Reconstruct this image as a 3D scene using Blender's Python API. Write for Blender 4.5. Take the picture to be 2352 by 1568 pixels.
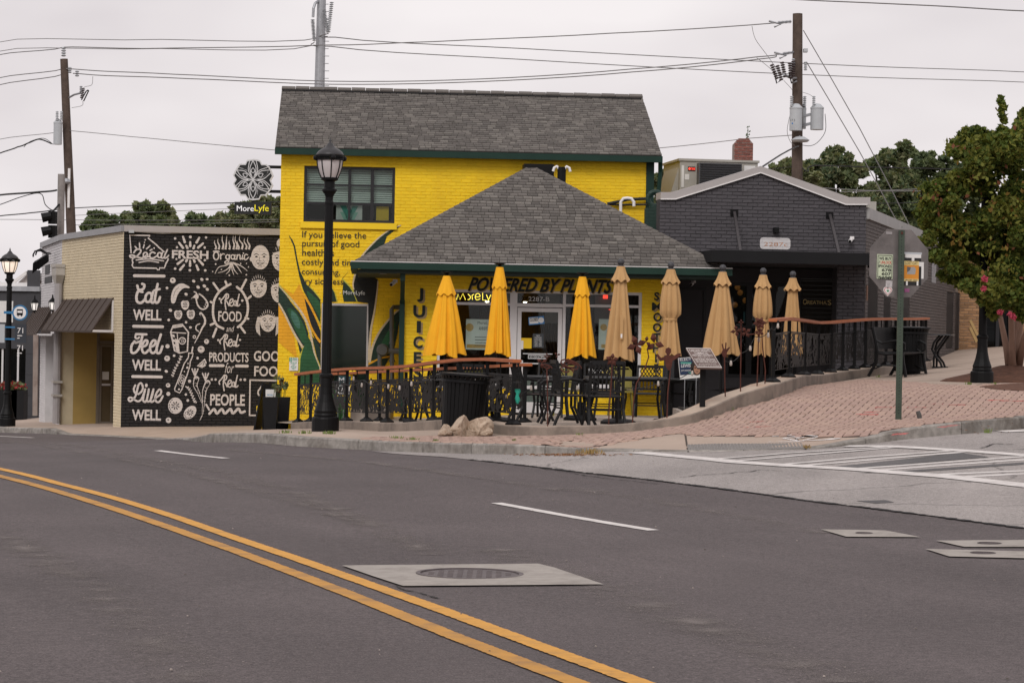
import bpy,bmesh,math,random
import numpy as np
from mathutils import Vector,Matrix
from mathutils.geometry import tessellate_polygon,delaunay_2d_cdt

random.seed(7);np.random.seed(7)
for o in list(bpy.data.objects): bpy.data.objects.remove(o)
scene=bpy.context.scene
COL=scene.collection
R=math.radians

# ---------------------------------------------------------------- camera
CAMZ=1.5;FPX=5500.0;ROLL=R(1.0);PW=2352.0;PCX,PCY=1176.0,772.0
cam_d=bpy.data.cameras.new('camera');cam=bpy.data.objects.new('camera',cam_d);COL.objects.link(cam)
cam_d.sensor_fit='HORIZONTAL';cam_d.sensor_width=36.0;cam_d.lens=36.0*FPX/PW
cam_d.shift_y=-(784.0- PCY)/PW
cam_d.clip_start=0.1;cam_d.clip_end=3000
cam.matrix_world=Matrix.Translation((0,0,CAMZ)) @ Matrix.Rotation(R(90),4,'X') @ Matrix.Rotation(ROLL,4,'Z')
scene.camera=cam

# ---------------------------------------------------------------- overcast sky and soft sun
SUN_EL,SUN_AZ=R(40),R(196)          # azimuth clockwise from +Y: the bright part of the cloud deck is behind the camera
world=bpy.data.worlds.new('World');scene.world=world;world.use_nodes=True
nt=world.node_tree;nt.nodes.clear()
wo=nt.nodes.new('ShaderNodeOutputWorld');bg=nt.nodes.new('ShaderNodeBackground')
sky=nt.nodes.new('ShaderNodeTexSky');sky.sky_type='NISHITA';sky.sun_disc=False
sky.sun_elevation=SUN_EL;sky.sun_rotation=SUN_AZ;sky.air_density=1.5;sky.dust_density=6.0
tc=nt.nodes.new('ShaderNodeTexCoord')
mp=nt.nodes.new('ShaderNodeMapping');mp.inputs['Scale'].default_value=(2.2,2.2,6.0)
nz=nt.nodes.new('ShaderNodeTexNoise');nz.inputs['Scale'].default_value=1.6;nz.inputs['Detail'].default_value=4;nz.inputs['Roughness'].default_value=.5
cr=nt.nodes.new('ShaderNodeValToRGB')
cr.color_ramp.elements[0].position=.38;cr.color_ramp.elements[0].color=(6.6,6.15,6.32,1)
cr.color_ramp.elements[1].position=.66;cr.color_ramp.elements[1].color=(8.5,8.05,8.1,1)
mx=nt.nodes.new('ShaderNodeMix');mx.data_type='RGBA';mx.inputs[0].default_value=.97
nt.links.new(tc.outputs['Generated'],mp.inputs[0]);nt.links.new(mp.outputs[0],nz.inputs['Vector'])
nt.links.new(nz.outputs['Fac'],cr.inputs[0])
nt.links.new(sky.outputs[0],mx.inputs[6]);nt.links.new(cr.outputs[0],mx.inputs[7])
nt.links.new(mx.outputs[2],bg.inputs[0]);bg.inputs[1].default_value=0.1
nt.links.new(bg.outputs[0],wo.inputs[0])
sd=bpy.data.lights.new('sun','SUN');sd.energy=1.5;sd.angle=R(28);sd.color=(1,.965,.94)
sun=bpy.data.objects.new('sun',sd);COL.objects.link(sun);sun.location=(0,-10,40)
sdir=Vector((math.sin(SUN_AZ)*math.cos(SUN_EL),math.cos(SUN_AZ)*math.cos(SUN_EL),math.sin(SUN_EL)))
sun.rotation_euler=sdir.to_track_quat('Z','Y').to_euler()
vs=scene.view_settings;vs.view_transform='Standard';vs.look='None';vs.exposure=0.15;vs.gamma=1.0;vs.use_curve_mapping=False
scene.cycles.max_bounces=6;scene.cycles.diffuse_bounces=3;scene.cycles.transparent_max_bounces=24
scene.cycles.use_denoising=True

# ---------------------------------------------------------------- pixel helpers (pixels of a 2352-wide view)
_c,_s=math.cos(ROLL),math.sin(ROLL)
CAM=Vector((0,0,CAMZ))
def ray(px,py):
    dx,dy=px- PCX,py- PCY
    return Vector(((dx*_c+dy*_s)/FPX,1.0,-(-dx*_s+dy*_c)/FPX))
def at(px,py,Y):
    d=ray(px,py);return Vector((d.x*Y,Y,CAMZ+d.z*Y))
class Frame:
    """a wall or roof plane: u to the right, v inward, w up along the plane"""
    def __init__(s,o,u,w=(0,0,1)):
        s.o=Vector(o);s.u=Vector(u).normalized();s.w=Vector(w).normalized();s.v=s.w.cross(s.u)
        s.M=Matrix(((s.u.x,s.v.x,s.w.x,s.o.x),(s.u.y,s.v.y,s.w.y,s.o.y),(s.u.z,s.v.z,s.w.z,s.o.z),(0,0,0,1)))
    def uv(s,px,py,off=0.0):
        d=ray(px,py);t=((s.o+s.v*off)- CAM).dot(s.v)/d.dot(s.v);P=CAM+d*t- s.o
        return (P.dot(s.u),P.dot(s.w))
    def pt(s,u,v,w): return s.o+s.u*u+s.v*v+s.w*w
    def rect(s,x0,y0,x1,y1,off=0.0):
        a=s.uv(x0,(y0+y1)/2,off);b=s.uv(x1,(y0+y1)/2,off)
        c=s.uv((x0+x1)/2,y0,off);d=s.uv((x0+x1)/2,y1,off)
        return (a[0],b[0],d[1],c[1])

# ---------------------------------------------------------------- terrain: road level as a smooth sheet through measured points
_ctrl=np.array([
 (0,3,-1.5),(-6,8,-1.52),(6,8,-1.46),(0,12,-1.5),(-2,20,-1.51),(1,20,-1.49),(4,19,-1.43),(-3.54,29.8,-1.575),(-4.6,32.6,-1.64),
 (-2.55,33,-1.557),(-5.33,40,-1.80),(-11.9,56,-2.50),(-16,70,-2.95),(-.2,27.75,-1.40),(2.67,28,-1.292),(4.5,28.3,-1.11),(6.3,29.5,-1.03),
 (10,29,-.9),(12,40,-.70),
 (-2.67,34.5,-1.53),(.09,33.8,-1.515),(1.67,32.8,-1.385),(2.5,32.4,-1.25),(3.2,33,-1.05),(3.7,33.9,-.96),(4.1,35.2,-.90),(5.1,38.5,-.80),
 (7.05,45,-.72),(5.02,31,-1.12),(7.68,39.1,-.755),(12.5,64,-.22),(-8.8,54,-2.31),(-5.5,54.6,-2.25),(-4.75,48.5,-2.07),(-4.1,44.9,-1.93),(-1.6,38.5,-1.70),
 (-11.9,56.5,-2.46),(-16,60,-2.7),(-11.3,60,-2.53),(3,45,-1.2),(0,46,-1.6),(-20,40,-2.6),(-20,10,-1.8),(14,10,-1.3)],float)
def _tps(a,b):
    r2=((a[:,None,:]- b[None,:,:]) ** 2).sum(-1);return .5*r2*np.log(r2+1e-9)
_cp=_ctrl[:,:2]/10.0;_n=len(_cp)
_K=_tps(_cp,_cp)+0.02*np.eye(_n);_Pm=np.hstack([np.ones((_n,1)),_cp])
_A=np.vstack([np.hstack([_K,_Pm]),np.hstack([_Pm.T,np.zeros((3,3))])])
_w=np.linalg.solve(_A,np.concatenate([_ctrl[:,2]+CAMZ,np.zeros(3)]))
def Hn(P):
    P=np.atleast_2d(np.asarray(P,float))[:,:2].copy()
    P[:,0]=np.clip(P[:,0],-24,16);P[:,1]=np.clip(P[:,1],0,72)
    q=P/10.0;return _tps(q,_cp) @ _w[:_n]+_w[_n]+q @ _w[_n+1:]
def H(x,y): return float(Hn([(x,y)])[0])
def hit(f,px,py,y0=6.0,y1=80.0,n=260):
    d=ray(px,py);ys=np.geomspace(y0,y1,n)
    z=CAMZ+d.z*ys;g=f(np.stack([d.x*ys,ys],1));s=z- g
    i=np.argmax(s<0)
    if s[i] >= 0: i=n- 1
    a=max(i- 1,0);t=s[a]/(s[a]- s[i]) if s[a] != s[i] else 0
    Y=ys[a]+(ys[i]- ys[a])*t
    return Vector((d.x*Y,Y,float(f([(d.x*Y,Y)])[0])))

# ---------------------------------------------------------------- materials
def srgb(r,g,b):
    f=lambda c: (c/255/12.92) if c/255 <= .04045 else ((c/255+.055)/1.055) ** 2.4
    return (f(r),f(g),f(b))
_mats={}
def mat(name,col=(.5,.5,.5),rough=.65,metal=0.0,var=.12,vs=3.0,bump=0.0,bs=80.0,rnd=0.0,emit=None,spec=.35,dirt=None,dscale=1.2,damt=.5,joints=None,ang=None):
    """procedural paint/stone/metal: base colour broken up by noise, per-piece variation, optional stains and fine relief"""
    if name in _mats: return _mats[name]
    m=bpy.data.materials.new(name);m.use_nodes=True;t=m.node_tree;N=t.nodes;L=t.links
    p=N['Principled BSDF'];p.inputs['Roughness'].default_value=rough;p.inputs['Metallic'].default_value=metal
    p.inputs['Specular IOR Level'].default_value=spec
    tcn=N.new('ShaderNodeTexCoord');vec=tcn.outputs['Object']
    n1=N.new('ShaderNodeTexNoise');n1.inputs['Scale'].default_value=vs;n1.inputs['Detail'].default_value=7;n1.inputs['Roughness'].default_value=.6
    L.new(vec,n1.inputs['Vector'])
    mr=N.new('ShaderNodeMapRange');mr.inputs[1].default_value=.25;mr.inputs[2].default_value=.75;mr.inputs[3].default_value=1- var;mr.inputs[4].default_value=1+var
    L.new(n1.outputs['Fac'],mr.inputs[0]);val=mr.outputs[0]
    if rnd:
        g=N.new('ShaderNodeNewGeometry');oi=N.new('ShaderNodeObjectInfo')
        ad=N.new('ShaderNodeMath');ad.operation='ADD';L.new(g.outputs['Random Per Island'],ad.inputs[0]);L.new(oi.outputs['Random'],ad.inputs[1])
        fr=N.new('ShaderNodeMath');fr.operation='FRACT';L.new(ad.outputs[0],fr.inputs[0])
        m2=N.new('ShaderNodeMapRange');m2.inputs[3].default_value=1- rnd;m2.inputs[4].default_value=1+rnd;L.new(fr.outputs[0],m2.inputs[0])
        mu=N.new('ShaderNodeMath');mu.operation='MULTIPLY';L.new(val,mu.inputs[0]);L.new(m2.outputs[0],mu.inputs[1]);val=mu.outputs[0]
    hs=N.new('ShaderNodeHueSaturation');hs.inputs['Color'].default_value=(*col,1);L.new(val,hs.inputs['Value'])
    out=hs.outputs[0]
    if dirt:
        n2=N.new('ShaderNodeTexNoise');n2.inputs['Scale'].default_value=dscale;n2.inputs['Detail'].default_value=9;n2.inputs['Roughness'].default_value=.7;L.new(vec,n2.inputs['Vector'])
        r2=N.new('ShaderNodeMapRange');r2.inputs[1].default_value=.48;r2.inputs[2].default_value=.72;r2.inputs[3].default_value=0;r2.inputs[4].default_value=damt;L.new(n2.outputs['Fac'],r2.inputs[0])
        mxn=N.new('ShaderNodeMix');mxn.data_type='RGBA';L.new(r2.outputs[0],mxn.inputs[0]);L.new(out,mxn.inputs[6]);mxn.inputs[7].default_value=(*dirt,1);out=mxn.outputs[2]
    L.new(out,p.inputs['Base Color'])
    hgt=None
    if bump:
        n3=N.new('ShaderNodeTexNoise');n3.inputs['Scale'].default_value=bs;n3.inputs['Detail'].default_value=4;L.new(vec,n3.inputs['Vector'])
        bn=N.new('ShaderNodeBump');bn.inputs['Strength'].default_value=bump;bn.inputs['Distance'].default_value=.01;L.new(n3.outputs['Fac'],bn.inputs['Height']);L.new(bn.outputs[0],p.inputs['Normal']);hgt=bn
    if joints:                                           # paint carried over the brick joints of the wall (wall coordinates u, w)
        sx=N.new('ShaderNodeSeparateXYZ');L.new(vec,sx.inputs[0]);cx=N.new('ShaderNodeCombineXYZ');L.new(sx.outputs['X'],cx.inputs['X']);L.new(sx.outputs['Z'],cx.inputs['Y'])
        bt=N.new('ShaderNodeTexBrick');bt.inputs['Scale'].default_value=1;bt.inputs['Brick Width'].default_value=joints[0];bt.inputs['Row Height'].default_value=joints[1];bt.inputs['Mortar Size'].default_value=.006;bt.inputs['Mortar Smooth'].default_value=.3
        L.new(cx.outputs[0],bt.inputs['Vector'])
        b2=N.new('ShaderNodeBump');b2.invert=True;b2.inputs['Strength'].default_value=.8;b2.inputs['Distance'].default_value=.012;L.new(bt.outputs['Fac'],b2.inputs['Height'])
        if hgt: L.new(hgt.outputs[0],b2.inputs['Normal'])
        L.new(b2.outputs[0],p.inputs['Normal'])
    if emit:
        p.inputs['Emission Color'].default_value=(*emit[:3],1);p.inputs['Emission Strength'].default_value=emit[3]
    _mats[name]=m;return m
def glass_mat(name,tint=(.6,.62,.62),ior=1.3,rough=.02,alpha=.75,spec=1.0):
    if name in _mats: return _mats[name]
    m=bpy.data.materials.new(name);m.use_nodes=True;t=m.node_tree;N=t.nodes;L=t.links;N.clear()
    o=N.new('ShaderNodeOutputMaterial');tr=N.new('ShaderNodeBsdfTransparent');tr.inputs[0].default_value=(*[alpha*c for c in tint],1)
    gl=N.new('ShaderNodeBsdfGlossy');gl.inputs['Roughness'].default_value=rough;gl.inputs[0].default_value=(spec,spec,spec,1)
    fr=N.new('ShaderNodeFresnel');fr.inputs[0].default_value=ior
    mxx=N.new('ShaderNodeMixShader');L.new(fr.outputs[0],mxx.inputs[0]);L.new(tr.outputs[0],mxx.inputs[1]);L.new(gl.outputs[0],mxx.inputs[2]);L.new(mxx.outputs[0],o.inputs[0])
    _mats[name]=m;return m
def worn_mat(name,col,cover=.5,scale=60,rough=.9,fade=False):
    """thin worn film: speckles of colour with gaps where the ground shows"""
    if name in _mats: return _mats[name]
    m=bpy.data.materials.new(name);m.use_nodes=True;t=m.node_tree;N=t.nodes;L=t.links;p=N['Principled BSDF']
    p.inputs['Base Color'].default_value=(*col,1);p.inputs['Roughness'].default_value=rough
    tcn=N.new('ShaderNodeTexCoord');n1=N.new('ShaderNodeTexNoise');n1.inputs['Scale'].default_value=scale;n1.inputs['Detail'].default_value=6;n1.inputs['Roughness'].default_value=.75
    L.new(tcn.outputs['Object'],n1.inputs['Vector'])
    n2=N.new('ShaderNodeTexNoise');n2.inputs['Scale'].default_value=2.5;n2.inputs['Detail'].default_value=6;L.new(tcn.outputs['Object'],n2.inputs['Vector'])
    ad=N.new('ShaderNodeMath');ad.operation='MULTIPLY_ADD';ad.inputs[1].default_value=.5;L.new(n2.outputs['Fac'],ad.inputs[0]);L.new(n1.outputs['Fac'],ad.inputs[2])
    th=.75- (cover- .5)*.6
    mr=N.new('ShaderNodeMapRange');mr.inputs[1].default_value=th- .06;mr.inputs[2].default_value=th+.06;L.new(ad.outputs[0],mr.inputs[0]);al=mr.outputs[0]
    if fade:
        an=N.new('ShaderNodeAttribute');an.attribute_name='fade';mu=N.new('ShaderNodeMath');mu.operation='MULTIPLY';L.new(al,mu.inputs[0]);L.new(an.outputs['Fac'],mu.inputs[1]);al=mu.outputs[0]
    L.new(al,p.inputs['Alpha'])
    _mats[name]=m;return m

# ---------------------------------------------------------------- mesh helpers
W={}
class MB:
    def __init__(s): s.v=[];s.f=[];s.m=[];s.cur=0
    def add(s,vs,fs):
        n=len(s.v);s.v += [tuple(p) for p in vs];s.f += [tuple(i+n for i in f) for f in fs];s.m += [s.cur]*len(fs);return s
    def box(s,x0,x1,y0,y1,z0,z1,M=None):
        vs=[(x,y,z) for z in (z0,z1) for y in (y0,y1) for x in (x0,x1)]
        if M is not None: vs=[M @ Vector(p) for p in vs]
        return s.add(vs,[(0,2,3,1),(4,5,7,6),(0,1,5,4),(2,6,7,3),(0,4,6,2),(1,3,7,5)])
    def beam(s,a,b,w,h=None,up=(0,0,1)):
        a,b=Vector(a),Vector(b);d=(b- a);L=d.length
        if L<1e-6: return s
        d /= L;up=Vector(up)
        if abs(d.dot(up))>.98: up=Vector((0,1,0))
        x=d.cross(up).normalized();z=x.cross(d);h=h or w
        vs=[p+x*sx*w/2+z*sz*h/2 for p in (a,b) for sx,sz in ((-1,-1),(1,-1),(1,1),(-1,1))]
        return s.add(vs,[(3,2,1,0),(4,5,6,7),(0,1,5,4),(1,2,6,5),(2,3,7,6),(3,0,4,7)])
    def tube(s,pts,r,n=8,cap=True):
        pts=[Vector(p) for p in pts];rs=r if isinstance(r,(list,tuple)) else [r]*len(pts);vs=[];fs=[];px=None
        for i,p in enumerate(pts):
            d=(pts[min(i+1,len(pts)- 1)]- pts[max(i- 1,0)]).normalized()
            if px is None:
                ref=Vector((0,0,1)) if abs(d.z)<.9 else Vector((0,1,0));px=d.cross(ref).normalized()
            else:
                px=(px- d*px.dot(d))
                if px.length<1e-6: px=d.orthogonal()
                px.normalize()
            q=d.cross(px)
            for k in range(n):
                a=2*math.pi*k/n;vs.append(p+(px*math.cos(a)+q*math.sin(a))*rs[i])
        for i in range(len(pts)- 1):
            for k in range(n): a,b=i*n+k,i*n+(k+1) % n;fs.append((a,b,b+n,a+n))
        if cap: fs.append(tuple(range(n))[::-1]);fs.append(tuple((len(pts)- 1)*n+k for k in range(n)))
        return s.add(vs,fs)
    def lathe(s,prof,n=16,c=(0,0,0),fn=None,cap=True):
        vs=[];fs=[]
        for i,(r,z) in enumerate(prof):
            for k in range(n):
                a=2*math.pi*k/n;rr=fn(r,z,a,i) if fn else r
                vs.append((c[0]+rr*math.cos(a),c[1]+rr*math.sin(a),c[2]+z))
        for i in range(len(prof)- 1):
            for k in range(n): a,b=i*n+k,i*n+(k+1) % n;fs.append((a,b,b+n,a+n))
        if cap: fs.append(tuple(range(n))[::-1]);fs.append(tuple((len(prof)- 1)*n+k for k in range(n)))
        return s.add(vs,fs)
    def ball(s,c,r,n=10,m=6,sq=(1,1,1)):
        vs=[];fs=[];c=Vector(c)
        for i in range(m+1):
            t=math.pi*i/m
            for k in range(n): a=2*math.pi*k/n;vs.append((c.x+r*sq[0]*math.sin(t)*math.cos(a),c.y+r*sq[1]*math.sin(t)*math.sin(a),c.z- r*sq[2]*math.cos(t)))
        for i in range(m):
            for k in range(n): a,b=i*n+k,i*n+(k+1) % n;fs.append((a,b,b+n,a+n))
        return s.add(vs,fs)
    def poly(s,pts,y=0.0,depth=0.0):
        """flat polygon given in (u,w), facing -v; with depth it becomes a slab going inward"""
        tri=tessellate_polygon([[Vector((p[0],p[1],0)) for p in pts]]);n=len(pts)
        vs=[(p[0],y,p[1]) for p in pts];fs=[]
        for t in tri:
            a,b,c=[Vector(pts[i]) for i in t]
            cr_=(b- a).x*(c- a).y- (b- a).y*(c- a).x
            fs.append(tuple(t) if cr_>0 else (t[0],t[2],t[1]))
        if depth:
            vs += [(p[0],y+depth,p[1]) for p in pts];fs += [tuple(i+n for i in f)[::-1] for f in fs[:]]
            for i in range(n): j=(i+1) % n;fs.append((i,j,j+n,i+n))
        return s.add(vs,fs)
    def build(s,name,mats,parent=None,M=None,smooth=False,**kw):
        me=bpy.data.meshes.new(name);me.from_pydata(s.v,[],s.f)
        for m in (mats if isinstance(mats,(list,tuple)) else [mats]): me.materials.append(m)
        if any(s.m): me.polygons.foreach_set('material_index',s.m)
        if smooth: me.polygons.foreach_set('use_smooth',[True]*len(me.polygons))
        me.update()
        return link(name,me,parent,M,**kw)
def link(name,me,parent=None,M=None,label=None,cat=None,group=None,kind=None):
    o=bpy.data.objects.new(name,me);COL.objects.link(o);place(o,parent,M if M is not None else Matrix.Identity(4))
    tag(o,label,cat,group,kind);return o
def place(o,parent,M):
    if parent is not None:
        o.parent=parent;o.matrix_basis=W[parent].inverted() @ M
    else: o.matrix_basis=M
    W[o]=M.copy()
def tag(o,label=None,cat=None,group=None,kind=None):
    if label: o['label']=label
    if cat: o['category']=cat
    if group: o['group']=group
    if kind: o['kind']=kind
    return o
def thing(name,label,cat,loc=(0,0,0),rz=0.0,group=None,M=None):
    o=bpy.data.objects.new(name,None);COL.objects.link(o);o.empty_display_size=.2
    place(o,None,M if M is not None else Matrix.Translation(Vector(loc)) @ Matrix.Rotation(rz,4,'Z'));tag(o,label,cat,group);return o
def dup(root,M,label=None,group=None):
    r=root.copy();COL.objects.link(r);r.matrix_basis=M;W[r]=M
    if label: r['label']=label
    if group: r['group']=group
    def rec(a,b):
        for ch in list(a.children):
            c=ch.copy();COL.objects.link(c);c.parent=b;W[c]=W[b] @ ch.matrix_basis;rec(ch,c)
    rec(root,r);return r
def TR(x,y,z,rz=0,s=1.0): return Matrix.Translation((x,y,z)) @ Matrix.Rotation(rz,4,'Z') @ Matrix.Scale(s,4)

def smooth_pts(pts,closed=False,k=6):
    P=[Vector((p[0],p[1])) for p in pts];n=len(P);out=[]
    if n<3: return P
    for i in range(n if closed else n- 1):
        p0=P[(i- 1) % n] if closed or i>0 else P[i];p1=P[i];p2=P[(i+1) % n];p3=P[(i+2) % n] if closed or i+2<n else P[(i+1) % n]
        for j in range(k):
            t=j/k;out.append(.5*((2*p1)+(p2- p0)*t+(2*p0- 5*p1+4*p2- p3)*t*t+(3*p1- p0- 3*p2+p3)*t ** 3))
    if not closed: out.append(P[-1])
    return out
class Ink:
    """flat painted strokes and shapes in picture coordinates, mapped onto a wall plane"""
    def __init__(s,fr,mapf): s.fr=fr;s.map=mapf;s.mb=MB();s.k=0
    def _q(s,p): return s.fr.uv(*s.map(p[0],p[1]))
    def stroke(s,pts,w,w1=None,closed=False,sm=True,col=0,round_=True):
        s.mb.cur=col;P=smooth_pts(pts,closed) if sm and len(pts)>2 else [Vector((p[0],p[1])) for p in pts]
        n=len(P);y=-s.k*.0004;s.k=(s.k+1) % 9;L=[];Rr=[]
        for i,p in enumerate(P):
            a=P[(i- 1) % n] if closed else P[max(i- 1,0)];b=P[(i+1) % n] if closed else P[min(i+1,n- 1)]
            d=(b- a);d=d/d.length if d.length>1e-6 else Vector((1,0));nr=Vector((-d.y,d.x));ww=w if w1 is None else w+(w1- w)*i/max(n- 1,1)
            L.append(p+nr*ww/2);Rr.append(p- nr*ww/2)
        vs=[]
        for a,b in zip(L,Rr):
            for q in (a,b): u,z=s._q(q);vs.append((u,y,z))
        fs=[(2*i,2*i+1,2*i+3,2*i+2) for i in range(n- 1)]
        if closed: fs.append((2*n- 2,2*n- 1,1,0))
        s.mb.add(vs,fs)
        if round_ and not closed:
            for p,ww in ((P[0],w),(P[-1],w if w1 is None else w1)):
                if ww>3: s.dot(p[0],p[1],ww/2,col=col)
        return s
    def dot(s,x,y,r,ry=None,rot=0,col=0,n=14):
        s.shape([(x+r*math.cos(a)*math.cos(rot)- (ry or r)*math.sin(a)*math.sin(rot),y+r*math.cos(a)*math.sin(rot)+(ry or r)*math.sin(a)*math.cos(rot)) for a in [2*math.pi*i/n for i in range(n)]],col=col);return s
    def ring(s,x,y,r,w,ry=None,rot=0,col=0,n=16):
        s.stroke([(x+r*math.cos(a)*math.cos(rot)- (ry or r)*math.sin(a)*math.sin(rot),y+r*math.cos(a)*math.sin(rot)+(ry or r)*math.sin(a)*math.cos(rot)) for a in [2*math.pi*i/n for i in range(n)]],w,closed=True,sm=False,col=col);return s
    def shape(s,pts,col=0,sm=False,lift=0):
        s.mb.cur=col;P=smooth_pts(pts,True,4) if sm else pts
        s.mb.poly([s._q(p) for p in P],y=-s.k*.0004- lift);s.k=(s.k+1) % 9;return s
    def build(s,name,mats,parent,lift=.016,**kw):
        return s.mb.build(name,mats,parent,s.fr.M @ Matrix.Translation((0,-lift,0)),**kw)

_tcache={}
def text_mesh(txt,bold=0.0,shear=0.0,depth=0.0,spacing=1.0,align='LEFT'):
    key=(txt,bold,shear,depth,spacing)
    if key in _tcache: return _tcache[key]
    c=bpy.data.curves.new('lettering','FONT');c.body=txt;c.size=1.0;c.offset=bold;c.shear=shear;c.extrude=depth;c.space_character=spacing;c.resolution_u=3
    o=bpy.data.objects.new('lettering',c);me=bpy.data.meshes.new_from_object(o)
    v=np.empty(len(me.vertices)*3);me.vertices.foreach_get('co',v);v=v.reshape(-1,3)
    fs=[tuple(p.vertices) for p in me.polygons];bpy.data.objects.remove(o);bpy.data.curves.remove(c);bpy.data.meshes.remove(me)
    _tcache[key]=(v,fs);return v,fs
def text(name,txt,M,u0,u1,w0,w1=None,m=None,parent=None,v=-.016,bold=0.0,shear=0.0,depth=0.0,spacing=1.0,slope=0.0,mb=None,**kw):
    """lettering fitted into u0..u1, w0..w1 of a plane (uniform scale when w1 is None: w0 is the baseline)"""
    vv,fs=text_mesh(txt,bold,shear,depth,spacing)
    x0,x1=vv[:,0].min(),vv[:,0].max();y0,y1=vv[:,1].min(),vv[:,1].max();sx=(u1- u0)/(x1- x0)
    if w1 is None: sy=sx;yb=0.0
    else: sy=(w1- w0)/(y1- y0);yb=y0
    out=[(u0+(p[0]- x0)*sx,v- p[2]*sx,w0+(p[1]- yb)*sy+slope*(p[0]- x0)*sx) for p in vv]
    b=mb or MB();b.add(out,fs)
    if mb is None: return b.build(name,m,parent,M,**kw)

# ---------------------------------------------------------------- rows of pieces (bricks, shingles) filling a planar outline
def intervals(poly,holes,w0,w1,u_min=None):
    wm=(w0+w1)/2;xs=[]
    n=len(poly)
    for i in range(n):
        (x0,y0),(x1,y1)=poly[i],poly[(i+1) % n]
        if (y0 <= wm) != (y1 <= wm): xs.append(x0+(wm- y0)/(y1- y0)*(x1- x0))
    xs.sort();iv=[(xs[i],xs[i+1]) for i in range(0,len(xs)- 1,2)]
    for (a,b,c,d) in holes:
        if c<wm<d:
            nw=[]
            for (p,q) in iv:
                if b <= p or a >= q: nw.append((p,q));continue
                if a>p: nw.append((p,a))
                if b<q: nw.append((b,q))
            iv=nw
    return iv
_unit=None
def unit_piece(wedge):
    vs=[(-.5,0,-.5),(.5,0,-.5),(.5,0,.5),(-.5,0,.5),(-.46,-1,-.44),(.46,-1,-.44),(.46,-1 if not wedge else-.45,.44),(-.46,-1 if not wedge else-.45,.44)]
    return vs,[(4,5,6,7),(0,1,5,4),(1,2,6,5),(2,3,7,6),(3,0,4,7)]
def rows(fr,parent,poly,holes,course,length,gap,proud,mats,name,keep=300,wedge=False,jitter=.002,lenvar=0.0,bond=.5,near=None,seed=1):
    rg=random.Random(seed);mats=mats if isinstance(mats,list) else [mats]
    w_lo,w_hi=min(p[1] for p in poly),max(p[1] for p in poly);P=[]
    r0=math.floor(w_lo/course);r=r0
    while r*course<w_hi:
        w0,w1=r*course+gap/2,(r+1)*course- gap/2
        for (a,b) in intervals(poly,holes,max(w0,w_lo),min(w1,w_hi)):
            u=math.floor(a/length)*length+(bond*length if r % 2 else 0)- length
            while u<b:
                ln=length*(1+rg.uniform(-lenvar,lenvar));p,q=max(u,a),min(u+ln,b)
                if q- p>gap+.02: P.append(((p+q)/2,(max(w0,w_lo)+min(w1,w_hi))/2+rg.uniform(-1,1)*gap*.22,q- p- gap*.45,min(w1,w_hi)- max(w0,w_lo),proud+rg.uniform(-jitter,jitter),rg.uniform(-.006,.006),rg.randrange(len(mats))))
                u += ln
        r += 1
    vs,fs=unit_piece(wedge);bases=[]
    for i,m in enumerate(mats):
        me=bpy.data.meshes.new(name);me.from_pydata(vs,[],fs);me.materials.append(m);bases.append(me)
    near=near or (lambda u,w: (fr.pt(u,0,w)- CAM).length)
    P.sort(key=lambda e: near(e[0],e[1])- (.0 if e[2]>length*.7 else-50))
    for (u,w,l,h,pr,rot,mi) in P[:keep]:
        o=bpy.data.objects.new(name,bases[mi]);COL.objects.link(o)
        place(o,parent,fr.M @ Matrix.Translation((u,0,w)) @ Matrix.Rotation(rot,4,'Y') @ Matrix.Diagonal((l,pr,h,1)))
    if len(P)>keep:
        b=MB()
        for (u,w,l,h,pr,rot,mi) in P[keep:]:
            b.cur=mi;c_,s_=math.cos(rot),math.sin(rot)
            b.add([(u+x*l*c_+z*h*s_,y*pr,w- x*l*s_+z*h*c_) for x,y,z in vs],fs)
        b.build(name+'_field',mats,parent,fr.M,kind='stuff')
def slab(fr,parent,name,poly,holes,m,depth=.25,front=0.0):
    """wall plate with rectangular openings and reveals"""
    loops=[[Vector((p[0],p[1],0)) for p in poly]]+[[Vector((a,c,0)),Vector((b,c,0)),Vector((b,d,0)),Vector((a,d,0))] for a,b,c,d in holes]
    tri=tessellate_polygon(loops);flat=[p for l in loops for p in l];b=MB();fs=[]
    for t in tri:
        A,B,C=flat[t[0]],flat[t[1]],flat[t[2]];cr_=(B- A).x*(C- A).y- (B- A).y*(C- A).x
        if abs(cr_)>1e-9: fs.append(tuple(t) if cr_>0 else (t[0],t[2],t[1]))
    n=len(flat);vs=[(p.x,front,p.y) for p in flat]+[(p.x,front+depth,p.y) for p in flat]
    fs += [tuple(i+n for i in f)[::-1] for f in fs[:]];k=0
    for l in loops:
        for i in range(len(l)): j=(i+1) % len(l);fs.append((k+i,k+j,k+j+n,k+i+n))
        k += len(l)
    b.add(vs,fs);return b.build(name,m,parent,fr.M)
def frame_bars(b,u0,u1,w0,w1,t,y0,y1):
    b.box(u0,u0+t,y0,y1,w0,w1);b.box(u1- t,u1,y0,y1,w0,w1);b.box(u0+t,u1- t,y0,y1,w1- t,w1);b.box(u0+t,u1- t,y0,y1,w0,w0+t)

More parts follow.
